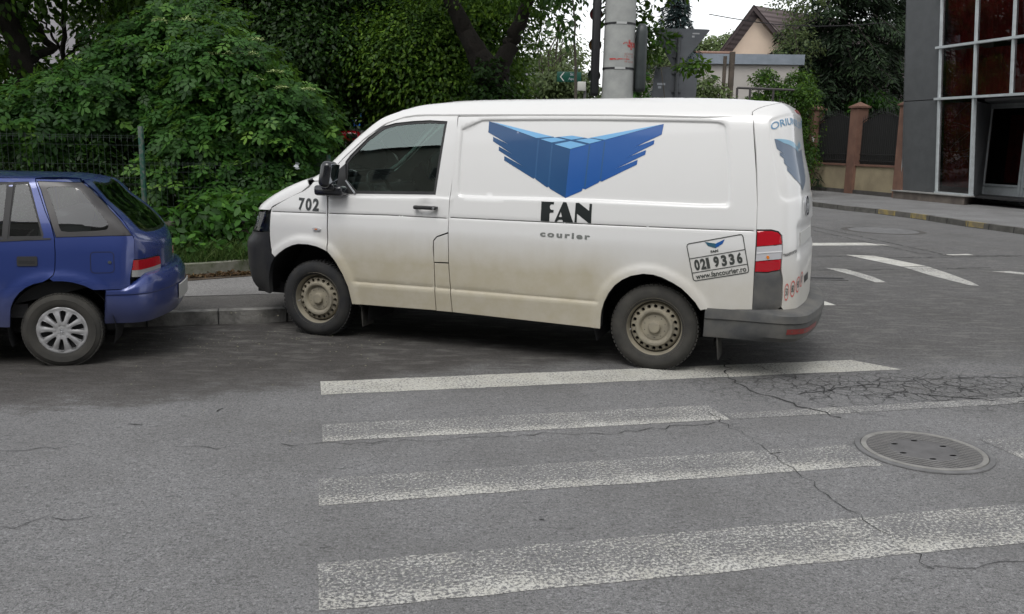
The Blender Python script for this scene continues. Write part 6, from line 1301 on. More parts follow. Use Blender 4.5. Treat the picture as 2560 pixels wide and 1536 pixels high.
# traffic signals seen from behind/side, one each side of the pole
M_SIG=varied('signal_housing',(.045,.055,.055),(.03,.035,.036),6,.45); M_SIGB=varied('signal_housing_dark',(.010,.011,.013),(.016,.016,.018),6,.5)
def signal(label,x,y,z0,h,w,d,m,rz=0):
    t_=thing('traffic_signal',label,'traffic signal',(x,y,z0),rz)
    b=MB(); pts=[]
    n=8; prof=[(w/2*math.cos(q),d/2*math.sin(q)) for q in np.linspace(0,2*math.pi,28,endpoint=False)]
    prof=[(math.copysign(abs(p/(w/2))**.6*w/2,p),math.copysign(abs(q/(d/2))**.6*d/2,q)) for p,q in prof]
    rings=[];zs=[0,.01,.04,.5*h,h-.10,h-.04,h-.01,h]; sc=[.80,.92,1,1,1,.86,.66,.45]
    for z,s_ in zip(zs,sc): rings.append([(p*s_,q*s_,z) for p,q in prof])
    m_=28; b.add([p for r_ in rings for p in r_],[(i*m_+j,i*m_+(j+1)%m_,(i+1)*m_+(j+1)%m_,(i+1)*m_+j) for i in range(7) for j in range(m_)]+[tuple(range(m_))[::-1],tuple(7*m_+j for j in range(m_))])
    hs=obj('housing',b,m,t_)
    for k in range(3):
        zc=h*(.2+.29*k); b=MB(); v=[]
        for q in np.linspace(R(10),R(170),12):
            for yy in (d/2-.01,d/2+.16): v.append((.09*math.cos(q)*.8,yy,zc+.09*math.sin(q)))
        b.add(v,[(2*i,2*i+2,2*i+3,2*i+1) for i in range(11)]); obj('visor',b,M_SIGB,hs)
        b=MB(); b.lathe([(.08,0),(0,.012)],(0,d/2+.001,zc),n=24); obj('lens',b,mat('dark_lens',(.02,.03,.02) if k==0 else ((.05,.03,.01) if k==1 else (.05,.01,.01)),.2),hs)
    return t_
signal('grey-green rounded traffic signal housing on the right side of the concrete pole',1.50,11.15,2.36,.79,.135,.24,M_SIG)
signal('black narrow traffic signal housing on the left side of the concrete pole',.955,11.18,2.30,1.25,.10,.22,M_SIGB)
b=MB(); b.rbox((0,0,0),(.10,.08,.10),.015); bx_=obj('junction_box',b,mat('box_pale',(.55,.55,.53),.6)); bx_.location=(.955,11.15,2.22); tag(bx_,'small pale box under the black signal at the pole','junction box')
# give-way sign and rectangular sign seen from the back, on one post
M_SB=varied('sign_back_grey',(.115,.125,.135),(.095,.10,.11),4,.5,metal=.3)
sg_=thing('sign_post','metal post carrying the grey backs of a triangular and a rectangular road sign','road sign',(2.80,16,0))
b=MB(); b.tube([(0,0,0),(0,0,3.66)],.032,12); obj('post',b,mat('post_dark',(.06,.065,.07),.5,.3),sg_)
def plate(name,poly,z,y,th,m,parent):
    b=MB(); pp=smoothpoly(poly,2); n=len(pp); v=[(x,y,zz+z) for x,zz in pp]+[(x,y-th,zz+z) for x,zz in pp]
    b.add(v,[tuple(range(n)),tuple(range(n,2*n))[::-1]]+[(i,(i+1)%n,(i+1)%n+n,i+n)[::-1] for i in range(n)]); return obj(name,b,m,parent,smooth=False)
tri=[(-.46,.0),(-.44,.02),(.52,.02),(.54,0),(.52,-.03),(.0,-.68),(-.04,-.68),(-.44,-.03)]
tp=plate('triangular_plate',tri,3.70,.06,.02,M_SB,sg_)
b=MB(); b.box((.30,.036,3.64),(.12,.003,.022)); b.box((.255,.036,3.59),(.045,.003,.03)); obj('sticker',b,mat('sticker_pale',(.34,.35,.36),.6),tp,smooth=False)
rp=plate('rectangular_plate',[(-.40,-.35),(.34,-.35),(.365,-.33),(.365,.15),(.34,.17),(-.35,.17),(-.38,.15),(-.42,-.33)],2.90,.07,.02,M_SB,sg_)
b=MB(); b.box((-.26,.046,2.78),(.14,.003,.035)); b.box((-.285,.046,2.725),(.055,.003,.04)); obj('sticker',b,mat('sticker_pale2',(.33,.35,.38),.6),rp,smooth=False)
b=MB()
MCL=mat('clamp_grey',(.08,.085,.09),.5,.3)
for z in (3.60,3.24,2.97,2.66): b=MB(); b.box((0,.03,z),(.16,.03,.03)); obj('clamp',b,MCL,sg_,smooth=False)
# green direction sign with arrow
gs=thing('direction_sign','small green direction sign with a white left arrow beside the pole','road sign',(.86,15,0))
b=MB(); b.tube([(.12,.06,0),(.12,.06,2.95)],.028,10); obj('post',b,mat('post_green',(.05,.07,.06),.5),gs)
b=MB(); b.rbox((0,0,2.795),(.40,.02,.165),.008); sp_=obj('panel',b,mat('sign_green',(.008,.075,.05),.4),gs)
b=MB(); b.add([(-.075,-.012,2.865),(-.095,-.012,2.865),(-.150,-.012,2.795),(-.095,-.012,2.725),(-.075,-.012,2.725),(-.130,-.012,2.795)],[(0,1,2,5),(5,2,3,4)]); obj('arrow',b,mat('sign_white',(.6,.6,.58),.5),sp_)
b=MB()
for tx,x0,x1,z0,z1 in (('St',.015,.075,2.815,2.86),('Apu',-.015,.095,2.735,2.785)):
    V_,F_=textgeo(tx,bold=.03); b.add([(x0+a_*(x1-x0),-.012,z0+c_*(z1-z0)) for a_,c_ in V_],F_)
obj('lettering',b,mat('sign_letter_grey',(.30,.33,.36),.5),sp_)
wb=thing('utility_box','small white utility box left of the concrete pole','utility box',(.90,12.6,0)); b=MB(); b.rbox((0,0,2.50),(.115,.05,.125),.01); obj('box',b,mat('util_white',(.50,.50,.46),.6),wb); b=MB(); b.tube([(.05,.03,0),(.05,.03,2.5)],.02,8); obj('post',b,M_IRON,wb)
# thin rusty railing and posts near the wall
rg=thing('metal_railing','thin dark metal railing standing before the grey rendered wall','railing',(5.8,24,0)); b=MB(); b.tube([(0,0,0),(0,0,3.25)],.03,8); b.tube([(.34+.0,0,0),(.34,0,3.25)],.03,8); b.tube([(0,0,3.25),(1.5,0,3.22)],.03,8); b.tube([(.95,0,0),(.95,0,3.22)],.03,8); obj('rails',b,mat('rail_dark',(.04,.035,.035),.6),rg)
for i,(x,z,lb_) in enumerate(((5.15,3.95,'taller weathered timber post wrapped in creeper by the grey wall'),(4.98,3.85,'thinner weathered timber post wrapped in creeper by the grey wall'))):
    b=MB(); b.tube([(0,0,0),(0,0,z)],.07 if i==0 else .045,8); o=obj('timber_post',b,varied('old_timber',(.10,.08,.065),(.06,.05,.04),5,.9)); o.location=(x,22,0); tag(o,lb_,'post')
# distant house and white vehicle roof low behind the trees (centre)
dh=thing('distant_house','low grey house with a sloping roof glimpsed left of the concrete pole','house',(-.6,44,0)); b=MB(); b.box((.4,2,1.9),(5.0,4,3.8)); obj('wall',b,M_REND,dh,smooth=False)
b=MB(); b.add([(-2.4,-.3,3.7),(3.2,-.3,3.7),(3.2,2,5.2),(-2.4,2,5.2),(3.2,4.3,3.7),(-2.4,4.3,3.7)],[(0,1,2,3),(3,2,4,5)]); obj('roof',b,varied('slate_roof',(.13,.13,.14),(.10,.10,.11),4,.8),dh,smooth=False)
b=MB(); b.box((1.6,-.1,3.05),(.9,.1,.28)); obj('brick_panel',b,M_TER,dh,smooth=False); b=MB(); b.rbox((1.55,-.6,3.2),(.22,.2,1.0),.05); obj('chimney_pipe',b,mat('pale_pipe',(.55,.56,.58),.5),dh)
wv_=thing('white_truck','white box truck roof just visible beyond the van roof','truck',(.3,29,0)); b=MB(); b.rbox((0,0,1.72),(3.6,6,2.74),.08); obj('cargo_box',b,mat('truck_white',(.7,.71,.72),.4),wv_); b=MB(); b.rbox((0,-3.6,1.2),(2.1,1.3,1.8),.2); obj('cab',b,mat('truck_cab',(.6,.6,.62),.4),wv_)
b=MB(); 
for x in (-1.3,1.3):
    for y in (-3.4,2): b.lathe([(0,-.15),(.45,-.15),(.45,.15),(0,.15)],(0,0,0),n=24)
wh=MB()
for x in (-1.0,1.0):
    for y in (-3.4,2):
        k=MB(); k.lathe([(0,-.12),(.42,-.12),(.45,-.05),(.45,.05),(.42,.12),(0,.12)],(0,0,0),n=24); o=obj('wheel',k,M_RUB,wv_); o.rotation_euler=(0,0,math.pi/2); o.location=(x,y,.45)
# grey apartment block glimpsed through the trees at the left
ab=thing('apartment_block','pale grey apartment block glimpsed through leaves at the far left','building',(-17,34,0)); b=MB(); b.box((0,0,7),(16,10,14)); obj('wall',b,varied('pale_render',(.33,.32,.34),(.27,.26,.28),.8,.95),ab,smooth=False)
for i in range(4):
    for j in range(3):
        b=MB(); b.box((-6+i*4,-5.02,3+j*4),(1.6,.08,1.8)); f_=obj('window',b,mat('frame_grey',(.3,.3,.3),.6) if i+j==0 else bpy.data.materials['frame_grey'],ab,smooth=False); b=MB(); b.box((-6+i*4,-5.075,3+j*4),(1.4,.03,1.6)); obj('pane',b,M_SIGB,f_,smooth=False)
# street behind the photographer: houses that the paintwork and glass reflect
for i,(x,w,h_,c_) in enumerate(((-20,15,14.6,(.30,.28,.25)),(-4,14,13.6,(.13,.145,.14)),(12,15,15.0,(.30,.27,.24)))):
    hb_=thing('street_house',['cream tall house across the street behind the viewer, leftmost','grey tall house across the street directly behind the viewer','beige tall house, rightmost, across the street behind the viewer'][i],'house',(x,-11,0),-.05)
    b=MB(); b.box((0,-4,h_/2),(w,8,h_)); obj('wall',b,varied('house_render_%s'%('cream','grey','beige')[i],c_,tuple(q*.85 for q in c_),1,.95),hb_,smooth=False)
    b=MB(); b.add([(-w/2-.4,.4,h_),(w/2+.4,.4,h_),(w/2+.4,-4,h_+2.4),(-w/2-.4,-4,h_+2.4),(w/2+.4,-8.4,h_),(-w/2-.4,-8.4,h_)],[(0,1,2,3),(3,2,4,5)]); obj('roof',b,M_TILE,hb_,smooth=False)
    for k in range(int(w//3.4)):
        for z in np.arange(1.7,h_-.8,3.3):
            b=MB(); b.box((-w/2+1.9+k*3.4,.03,z),(1.2,.08,1.5)); f_=obj('window',b,bpy.data.materials['frame_grey'],hb_,smooth=False); b=MB(); b.box((-w/2+1.9+k*3.4,.08,z),(1.05,.03,1.35)); obj('pane',b,M_SIGB,f_,smooth=False)
# silver car on the raised car park, seen past the windscreen
b=None
# ================================================================= VEGETATION
def at(px,py,Y):
    d=fw+(px-1280)/F_PX*r2-(py-768)/F_PX*u2; s=Y/d.y; return np.array((s*d.x,Y,CAM_H+s*d.z))
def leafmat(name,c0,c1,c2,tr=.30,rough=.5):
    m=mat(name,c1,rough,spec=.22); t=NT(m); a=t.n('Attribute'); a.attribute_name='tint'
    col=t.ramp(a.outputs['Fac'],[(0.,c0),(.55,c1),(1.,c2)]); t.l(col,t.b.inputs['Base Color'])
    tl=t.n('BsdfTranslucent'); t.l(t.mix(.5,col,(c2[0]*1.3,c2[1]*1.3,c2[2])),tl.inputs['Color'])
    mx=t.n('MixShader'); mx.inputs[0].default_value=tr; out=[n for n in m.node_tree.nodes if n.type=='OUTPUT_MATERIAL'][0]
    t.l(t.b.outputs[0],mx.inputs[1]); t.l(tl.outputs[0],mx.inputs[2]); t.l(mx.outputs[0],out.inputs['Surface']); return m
ML_ELD=leafmat('elder_leaves',(.014,.045,.009),(.039,.112,.018),(.14,.26,.042),.28)
ML_DARK=leafmat('dark_leaves',(.009,.026,.005),(.023,.062,.009),(.072,.15,.020),.26)
ML_MID=leafmat('mid_leaves',(.012,.034,.005),(.042,.100,.012),(.15,.26,.030),.32)
ML_NET=leafmat('nettle_leaves',(.016,.05,.008),(.04,.12,.015),(.10,.23,.03))
ML_PALE=leafmat('pale_leaves',(.07,.10,.04),(.13,.18,.07),(.21,.26,.11))
ML_SPR=leafmat('spruce_needles',(.006,.012,.006),(.014,.028,.012),(.045,.080,.030),.1)
ML_BLU=leafmat('blue_conifer_needles',(.018,.032,.032),(.035,.055,.055),(.065,.09,.085),.1)
ML_GRS=leafmat('grass_blades',(.03,.07,.015),(.065,.13,.03),(.15,.21,.07))
M_BARK=varied('dark_bark',(.012,.010,.008),(.022,.018,.015),6,.95,.7,25,.03); M_BARKG=varied('grey_bark',(.08,.07,.055),(.05,.045,.035),6,.95,.5,25,.02)
LF=np.array([(0,0,0),(.30,.22,-.05),(.70,.20,-.06),(1,0,-.08),(.70,-.20,-.06),(.30,-.22,-.05)]); LQ=np.array([(0,1,2,3),(0,3,4,5)])
def rot2(V,a,o,s):
    c,n=math.cos(a),math.sin(a); W=V*s; return np.stack([W[:,0]*c-W[:,1]*n+o[0],W[:,0]*n+W[:,1]*c+o[1],W[:,2]],1)
def comp(spec):
    V=[];Q=[]
    for a,o,s in spec: Q.append(LQ+6*len(V)); V.append(rot2(LF,a,o,s))
    return np.vstack(V),np.vstack(Q)
ELD=comp([(0,(.52,0),.50),(1.05,(.42,.02),.44),(-1.05,(.42,-.02),.44),(1.15,(.15,.02),.40),(-1.15,(.15,-.02),.40)])
TRI=comp([(0,(.3,0),.7),(.9,(.2,.02),.6),(-.9,(.2,-.02),.6)])
ONE=(LF,LQ)
NED=(np.array([(0,.03,0),(1,.02,-.05),(1,-.02,-.05),(0,-.03,0)]),np.array([(0,1,2,3)]))
SPRG=comp([(0,(0,0),1.)]); SPRG=(SPRG[0]*np.array([1,.42,1]),SPRG[1])
BRD=comp([(0,(0,0),1.),(.0,(0,0),.2)]) 
def norm(v): return v/(np.linalg.norm(v,axis=-1,keepdims=True)+1e-9)
def place(tmpl,pos,dr,up,size,tint):
    T,Qd=tmpl; d=norm(dr); s=norm(np.cross(up,d)); n=np.cross(d,s)
    V=pos[:,None,:]+size[:,None,None]*(T[None,:,0,None]*d[:,None,:]+T[None,:,1,None]*s[:,None,:]+T[None,:,2,None]*n[:,None,:])
    N=len(pos); k=len(T); F=(Qd[None]+(np.arange(N)*k)[:,None,None]).reshape(-1,4)
    return V.reshape(-1,3),F,np.repeat(tint,k)
def sprays(ells,nspray,per,sr,size,tmpl=ONE,rng=RNG,upb=.8,inner=.55,droop=.5,front=0.,jit=.35,tbias=0.,rho=None):
    E=np.array(ells,float); w=(E[:,3]*E[:,4]+E[:,4]*E[:,5]+E[:,3]*E[:,5]); w/=w.sum(); idx=rng.choice(len(E),nspray,p=w)
    o=norm(rng.normal(size=(nspray,3)))
    if front: o[:,1]-=front*np.abs(rng.normal(size=nspray)); o=norm(o)
    r_=inner+(1-inner)*rng.random(nspray)**.6 if rho is None else rho(nspray)
    C=E[idx,:3]+o*E[idx,3:6]*r_[:,None]
    C[:,2]=np.maximum(C[:,2],.15)
    ns=norm(o*.7+np.array([0,0,upb])+rng.normal(size=(nspray,3))*.25)
    e1=norm(np.cross(ns,rng.normal(size=(nspray,3)))); e2=np.cross(ns,e1)
    st=rng.random(nspray)
    a=rng.random((nspray,per))*2*math.pi; rr=sr*np.sqrt(rng.random((nspray,per))); 
    rad=np.cos(a)[...,None]*e1[:,None]+np.sin(a)[...,None]*e2[:,None]
    P=C[:,None]+rad*rr[...,None]-ns[:,None]*(droop*rr**2/sr)[...,None]+rng.normal(size=(nspray,per,3))*sr*.12
    D=rad+np.array([0,0,-droop])*.8+rng.normal(size=(nspray,per,3))*jit
    U=ns[:,None]+rng.normal(size=(nspray,per,3))*jit
    tint=np.clip(.10+.60*st[:,None]**1.4+.17*rng.normal(size=(nspray,per))+tbias,0,1)
    sz=size*(.7+.6*rng.random((nspray,per)))
    N=nspray*per
    return place(tmpl,P.reshape(N,3),D.reshape(N,3),U.reshape(N,3),sz.reshape(N),tint.reshape(N))
def merge(*L):
    V=[];F=[];T=[];k=0
    for v,f,t_ in L: V.append(v);F.append(f+k);T.append(t_);k+=len(v)
    return np.vstack(V),np.vstack(F),np.concatenate(T)
def E_(px,py,r,Y,ry=None,rz=None):   # ellipsoid given by where it stands and its radius in metres
    c=at(px,py,Y); return (c[0],c[1],c[2],r,ry or r,rz or r)
def limbs(mb,base,top,r0,r1,n=8,bend=.15,rng=random.Random(4)):
    base=Vector(base);top=Vector(top); pts=[];rs=[]
    for i in range(n+1):
        k=i/n; p=base.lerp(top,k)+Vector((rng.gauss(0,bend)*k*(1-k)*2,rng.gauss(0,bend)*k*(1-k)*2,0)); pts.append(p); rs.append(r0+(r1-r0)*k)
    mb.tube(pts,rs,10)
def tree(name,label,cat,base,parts,trunks,lm,bark=None,group=None):
    t_=thing(name,label,cat,base,0,group); b=Vector(base)
    mb=MB()
    for tr in trunks:
        pts=[Vector(p)-b for p in tr[0]]; P=[];Rr=[]
        for i in range(len(pts)-1):
            for k in range(6):
                q=k/6; P.append(pts[i].lerp(pts[i+1],q)); Rr.append(tr[1][i]*(1-q)+tr[1][i+1]*q)
        P.append(pts[-1]);Rr.append(tr[1][-1]); rg=random.Random(len(P)+int(abs(base[0])*10)); P=[p+Vector((rg.gauss(0,.02),rg.gauss(0,.02),0)) for p in P]; mb.tube(P,Rr,10)
    if trunks: obj('trunk',mb,bark or M_BARK,t_)
    V,F,T=merge(*parts); npmesh('crown',V-np.array(base),F,lm,t_,T); return t_
rg=np.random.default_rng(21)
# the elder hanging over the mesh fence
el=[E_(560,440,.5,12.2,.4,.35),E_(430,420,.35,12.1,.3,.25),E_(700,440,.35,12.3,.3,.25),E_(560,190,.95,13.0,.9,.8),E_(390,160,1.0,13.6,.9,.75),E_(690,280,.75,12.9,.8,.6),E_(745,345,.36,12.9,.5,.33),E_(240,240,.9,13.0,.8,.55),E_(90,290,.85,12.6,.7,.5),E_(600,370,.7,12.7,.5,.45),E_(480,330,.6,12.4,.5,.5),E_(480,80,.9,13.8,.9,.5),E_(740,425,.38,12.8,.4,.3)]
elb=at(520,560,13.3); elb[2]=.13
stems=[]
for px,py in ((560,220),(400,200),(690,300),(240,270),(790,360),(480,120)): e=at(px,py,13.3); stems.append(([elb,(elb+e)/2+np.array([0,.1,.35]),e],[.06,.035,.012]))
big=sprays(el,820,15,.30,.215,ELD,rg,upb=.75,inner=.62,droop=.55,front=.9,jit=.28)
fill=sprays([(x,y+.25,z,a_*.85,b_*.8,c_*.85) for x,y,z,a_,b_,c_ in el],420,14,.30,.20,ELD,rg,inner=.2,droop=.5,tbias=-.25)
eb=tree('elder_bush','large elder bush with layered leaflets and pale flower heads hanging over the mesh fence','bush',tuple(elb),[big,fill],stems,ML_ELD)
MFL=mat('elder_flowers',(.34,.42,.17),.8)
for px,py in ((470,48),(400,50),(532,134),(575,134),(632,134),(458,142),(690,178),(642,196),(705,218),(770,222),(660,240),(480,175),(672,285),(640,98)):
    c=at(px,py,12.25)-elb; n=90; a_=rg.random(n)*6.28; r_=.105*np.sqrt(rg.random(n)); P=np.stack([c[0]+r_*np.cos(a_),c[1]+r_*np.sin(a_),c[2]+.02-r_*.25+rg.normal(size=n)*.008],1)
    v,f,t_=place(ONE,P,rg.normal(size=(n,3))*[1,1,.2],np.tile([0,0,1.],(n,1))+rg.normal(size=(n,3))*.3,np.full(n,.035),np.full(n,.8)); npmesh('flower_head',v,f,MFL,eb,t_)
# left leaning trunk tree
lt=at(70,215,13.9); ltb=np.array([lt[0]+.1,13.9,.13]); cr=[E_(90,-130,1.5,14.6,1.4,.8),E_(330,-110,1.4,15,1.4,.7),E_(-80,120,1.2,14,1.2,1.0),E_(20,-250,2.5,14,2.5,1.6),E_(30,60,.4,15.0,.5,.4),E_(20,180,.5,15.5,.5,.5)]
tree('leaning_tree','dark leaning tree trunk with hanging yellow-green leaves at the far left','tree',tuple(ltb),[sprays(cr[:4],600,26,.45,.13,ONE,rg,droop=.5),sprays(cr[4:],60,24,.35,.12,ONE,rg,tbias=.3)],[([ltb,lt,at(20,30,13.9),at(10,-120,13.9)],[.20,.17,.14,.11]),([at(62,160,13.9),at(110,115,14.3),at(60,30,14.6)][0:1]+[at(130,120,14.6),at(55,25,14.9)],[.07,.06,.05])],ML_MID)
tk=at(158,130,16); tree('slender_tree','slender dark young tree stem in front of the pale apartment wall','tree',(tk[0],16,.13),[sprays([E_(250,120,.5,16.3,.5,.4),E_(240,50,.5,16.5,.5,.3),E_(200,240,1.0,16,.8,.6)],110,18,.4,.13,ONE,rg)],[([(tk[0]-.05,16,.13),tk,at(163,20,16),at(170,-60,16)],[.055,.045,.035,.02]),([at(150,170,16),at(190,118,16),at(215,85,16)],[.03,.02,.01]),([tk,at(120,70,16),at(60,10,16)],[.03,.02,.015])],ML_MID)
# park trees behind, forming the dark wall of leaves
def mass(lab,px,Y,E,n,sz,m,tr,seed,per=26,sr=.6,tb=0.,inn=.45):
    r_=np.random.default_rng(seed); b=at(px,500,Y); b[2]=.13 if Y<30 else 0
    return tree('park_tree',lab,'tree',tuple(b),[sprays(E,n,per,sr,sz,ONE,r_,inner=inn,droop=.45,front=.5,tbias=tb)],tr,m,group='trees in the park behind the van')
def tr_(px,Y,top,r0=.2): b=at(px,500,Y); b[2]=.1; return [([b,at(px,150,Y),at(top,-100,Y)],[r0,r0*.8,r0*.5])]
mass('broad dark tree directly above the van windscreen',850,19,[E_(860,110,3.0,19.5,1.8,1.5),E_(960,220,2.0,19,1.4,.9),E_(780,-60,3.0,19,2,1.6),E_(1010,30,2.2,19.5,1.6,1.5)],2500,.10,ML_DARK,tr_(860,19.5,840),31)
mass('brighter green tree left of the forked trunk',1010,17.5,[E_(1040,120,1.5,17.6,.9,1.0),E_(1110,200,.9,17.3,.7,.6),E_(1180,80,1.3,18,.8,1.1),E_(1140,240,.5,17.5,.5,.25),E_(1010,250,.6,18,.6,.35)],1300,.09,ML_MID,tr_(1060,18,1040,.12),32,tb=.22)
mass('dark tree behind the flowering elder',560,18.5,[E_(560,20,2.6,18.5,1.6,1.4),E_(470,-30,1.9,18.5,1.6,1.1),E_(700,130,2.0,18,1.4,1.2),E_(700,300,1.4,17,1.0,.8)],2000,.10,ML_DARK,tr_(600,18.5,560),33)
mass('tree behind the left end of the mesh fence',240,17,[E_(400,170,1.1,17,1.0,.9),E_(60,330,1.6,16,1.2,.8),E_(260,330,1.6,16,1.2,.7),E_(430,380,1.4,16,1.0,.7)],1300,.10,ML_DARK,tr_(420,17,400,.12),34)
mass('far dark tree closing the park behind all others',820,26,[E_(460,300,3.0,27,1.5,2.0),E_(150,330,3.0,27,1.5,1.3),E_(700,200,4.5,27,1.5,2.6),E_(1000,220,3.2,27,1.5,2.2),E_(560,60,3.0,27,1.5,2.4),E_(900,0,4,27,1.5,2.5),E_(1120,230,1.4,27,1.2,1.0)],2600,.17,ML_DARK,tr_(700,27,700,.25),35,inn=.2,sr=.9)
# forked tree in the centre
fb=at(1235,260,16.2); fbb=np.array([fb[0],16.2,.1]); fk=at(1220,175,16.2)
fc=[E_(1215,60,.6,17.8,.5,.8),E_(1290,15,.6,17.4,.5,.4),E_(1260,-130,2.4,16.5,2.4,1.0),E_(1440,-130,1.2,15.4,1.2,.4),E_(1215,130,.4,17.6,.4,.35),E_(1160,60,.7,17.8,.5,.8)]
fhang=[E_(1360,60,.30,15.5,.3,.25),E_(1345,110,.18,15.5,.2,.13),E_(1385,15,.35,15.3,.3,.2),E_(1330,5,.4,15.5,.4,.25)]
tree('forked_tree','ivy-clad dark tree forking into two limbs left of the concrete pole','tree',tuple(fbb),[sprays(fc,620,26,.40,.085,ONE,rg,tbias=.20,front=.2),sprays(fhang,16,13,.22,.12,ONE,rg,droop=.8,tbias=-.25)],
 [([fbb,at(1232,230,16.2),fk,at(1180,110,16.2),at(1130,10,16.2),at(1100,-120,16.2)],[.34,.27,.24,.17,.13,.10]),([at(1236,215,16.2),at(1265,130,16.2),at(1300,60,16.2),at(1325,-20,16.2),at(1350,-150,16.2)],[.22,.15,.12,.10,.07])],ML_MID)
v1=sprays([E_(1235,245,.45,16.0,.4,.35),E_(1225,190,.30,16.0,.35,.30),E_(1275,235,.3,16.0,.3,.2)],90,20,.2,.09,ONE,rg,tbias=-.2)
o=npmesh('ivy',v1[0],v1[1],ML_DARK,None,v1[2]); tag(o,'dark ivy clinging to the fork of the tree trunk','ivy')
# light trees between forked tree and the pole, and shrubs further right
def shrub(name,lab,cat,px,Y,E,n,sz,m,seed,per=20,sr=.3,tmpl=ONE,twigs=(),tb=0.,inn=.45,base_z=0,droop=.45,**k):
    r_=np.random.default_rng(seed); b=at(px,300,Y); b[2]=base_z
    tw=[([b,at(x0,y0,Y),at(x1,y1,Y)],[w_,w_*.6,w_*.25]) for x0,y0,x1,y1,w_ in twigs] or [([b,at(px,230,Y)],[.05,.03])]
    L=[sprays(E,n,per,sr,sz,tmpl,r_,inner=inn,tbias=tb,droop=droop,**k)]
    if 'shrub' in name or name in('creeper','young_tree'):   # the body of the bush below, down to the ground
        low=[(e[0],e[1]+.1,(e[2]-e[5]*.5)*.5,e[3]*1.25,e[4]*1.25,(e[2]-e[5]*.5)*.46) for e in E]
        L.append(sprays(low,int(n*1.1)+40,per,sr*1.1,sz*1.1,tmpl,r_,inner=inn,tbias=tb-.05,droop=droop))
    return tree(name,lab,cat,tuple(b),L,tw,m,M_BARKG)
shrub('young_tree','bright young tree right beside the ivy-clad trunk','tree',1290,19,[E_(1275,190,.40,19,.4,.55),E_(1290,240,.35,19,.4,.3)],110,.10,ML_MID,41,twigs=((1285,200,1290,130,.04),),tb=.3)
shrub('garden_shrub','light green garden shrub under the bare twigs left of the pole','shrub',1400,21,[E_(1415,205,.6,21,.6,.38),E_(1380,215,.5,21,.6,.3),E_(1450,230,.5,21,.5,.35),E_(1350,205,.35,22,.4,.2)],330,.10,ML_PALE,42,twigs=((1370,150,1400,60,.035),(1345,140,1350,70,.03),(1385,160,1440,110,.03),(1350,120,1310,95,.02)),tb=-.15)
shrub('twiggy_tree','sparse budding tree with thin bare twigs against the sky','tree',1385,24,[E_(1400,110,.9,24,.6,.55),E_(1350,130,.6,24,.5,.4)],55,.09,ML_PALE,43,per=14,twigs=((1390,120,1415,20,.04),(1370,130,1340,60,.03),(1400,120,1450,60,.03),(1380,150,1360,40,.02),(1405,100,1380,-10,.025)),tb=-.1)
shrub('overhanging_branch','dark leafy branch hanging down just left of the concrete pole','branch',1425,13.5,[E_(1418,10,.30,13.5,.3,.24),E_(1400,60,.18,13.5,.25,.13),E_(1450,-60,.8,13.6,.5,.35)],30,.11,ML_DARK,44,per=12,sr=.18,twigs=((1440,180,1425,-60,.035),),droop=.8)
shrub('street_tree','leafy street tree with blue-green leaves right of the concrete pole','tree',1585,16,[E_(1590,60,.42,16,.4,.38),E_(1630,95,.28,16,.4,.16),E_(1560,20,.35,16,.4,.35),E_(1610,-60,1.0,16,.8,.5),E_(1605,130,.22,16,.3,.12)],120,.12,ML_MID,45,per=16,sr=.22,twigs=((1580,130,1575,20,.05),),tb=-.2)
shrub('garden_shrub','yellow-green shrub behind the traffic signal and the road signs','shrub',1600,25,[E_(1600,135,.45,25,.4,.3),E_(1660,140,.5,25,.4,.3),E_(1560,100,.4,25,.4,.4)],120,.10,ML_PALE,46,tb=-.1)
shrub('broadleaf_shrub','broad-leaved green shrub rising beside the rectangular sign back','shrub',1590,14,[E_(1578,215,.16,14,.3,.15),E_(1590,190,.12,14,.2,.10),E_(1590,250,.2,14,.3,.12)],34,.115,ML_NET,47,per=12,sr=.16,tb=-.3)
shrub('leafy_branch','leafy branch reaching out over the rectangular sign back','branch',1700,15.2,[E_(1710,165,.16,15.2,.2,.04),E_(1750,160,.12,15.2,.15,.04),E_(1765,178,.08,15.2,.1,.05)],15,.11,ML_MID,48,per=9,sr=.13,twigs=((1650,168,1760,158,.012),),tb=.1)
shrub('creeper','pale creeper growing round the two timber posts','creeper',1765,22,[E_(1768,215,.28,22,.25,.32),E_(1740,240,.45,22,.3,.16),E_(1800,235,.3,22,.3,.22)],100,.085,ML_PALE,49,per=16,sr=.18,tb=-.05)
shrub('garden_shrub','dark green shrub between the grey wall and the spruce','shrub',1940,30,[E_(1915,195,.4,30,.5,.3),E_(1950,235,.6,30,.6,.4),E_(1890,250,.4,30,.5,.25),E_(2000,200,.5,31,.6,.4),E_(2010,240,.6,30,.5,.4)],330,.095,ML_MID,50,tb=-.05)
shrub('pale_tree','sparse pale-leaved tree in front of the tiled roof of the peach house','tree',1900,35,[E_(1985,70,.5,35,.6,.5),E_(2000,20,.7,35,.7,.6),E_(1945,12,.3,35,.4,.2),E_(1955,118,.25,35,.3,.2),E_(2000,110,.8,35,.7,.6),E_(2020,-40,1.3,35,1,.8),],100,.13,ML_PALE,51,per=18,sr=.4,twigs=((2000,150,1975,20,.08),(1990,120,1930,60,.04)),tb=-.35)
shrub('distant_tree','hazy grey-green distant tree crown left of the peach house','tree',1790,70,[E_(1780,118,2.2,70,2,.9),E_(1830,110,1.8,70,2,.9),E_(1745,130,1.6,70,1.5,.6)],160,.3,ML_PALE,52,sr=.8,twigs=((1790,160,1790,130,.2),))
shrub('distant_trees','line of distant tree crowns behind the low house left of the pole','tree',1330,75,[E_(1300,170,3.0,75,2,1.0),E_(1360,165,2.5,75,2,1.3),E_(1420,160,2.6,75,2,1.8),E_(1250,180,3,75,2,1)],260,.32,ML_PALE,53,sr=.9,tb=-.3,twigs=((1330,220,1330,180,.2),))
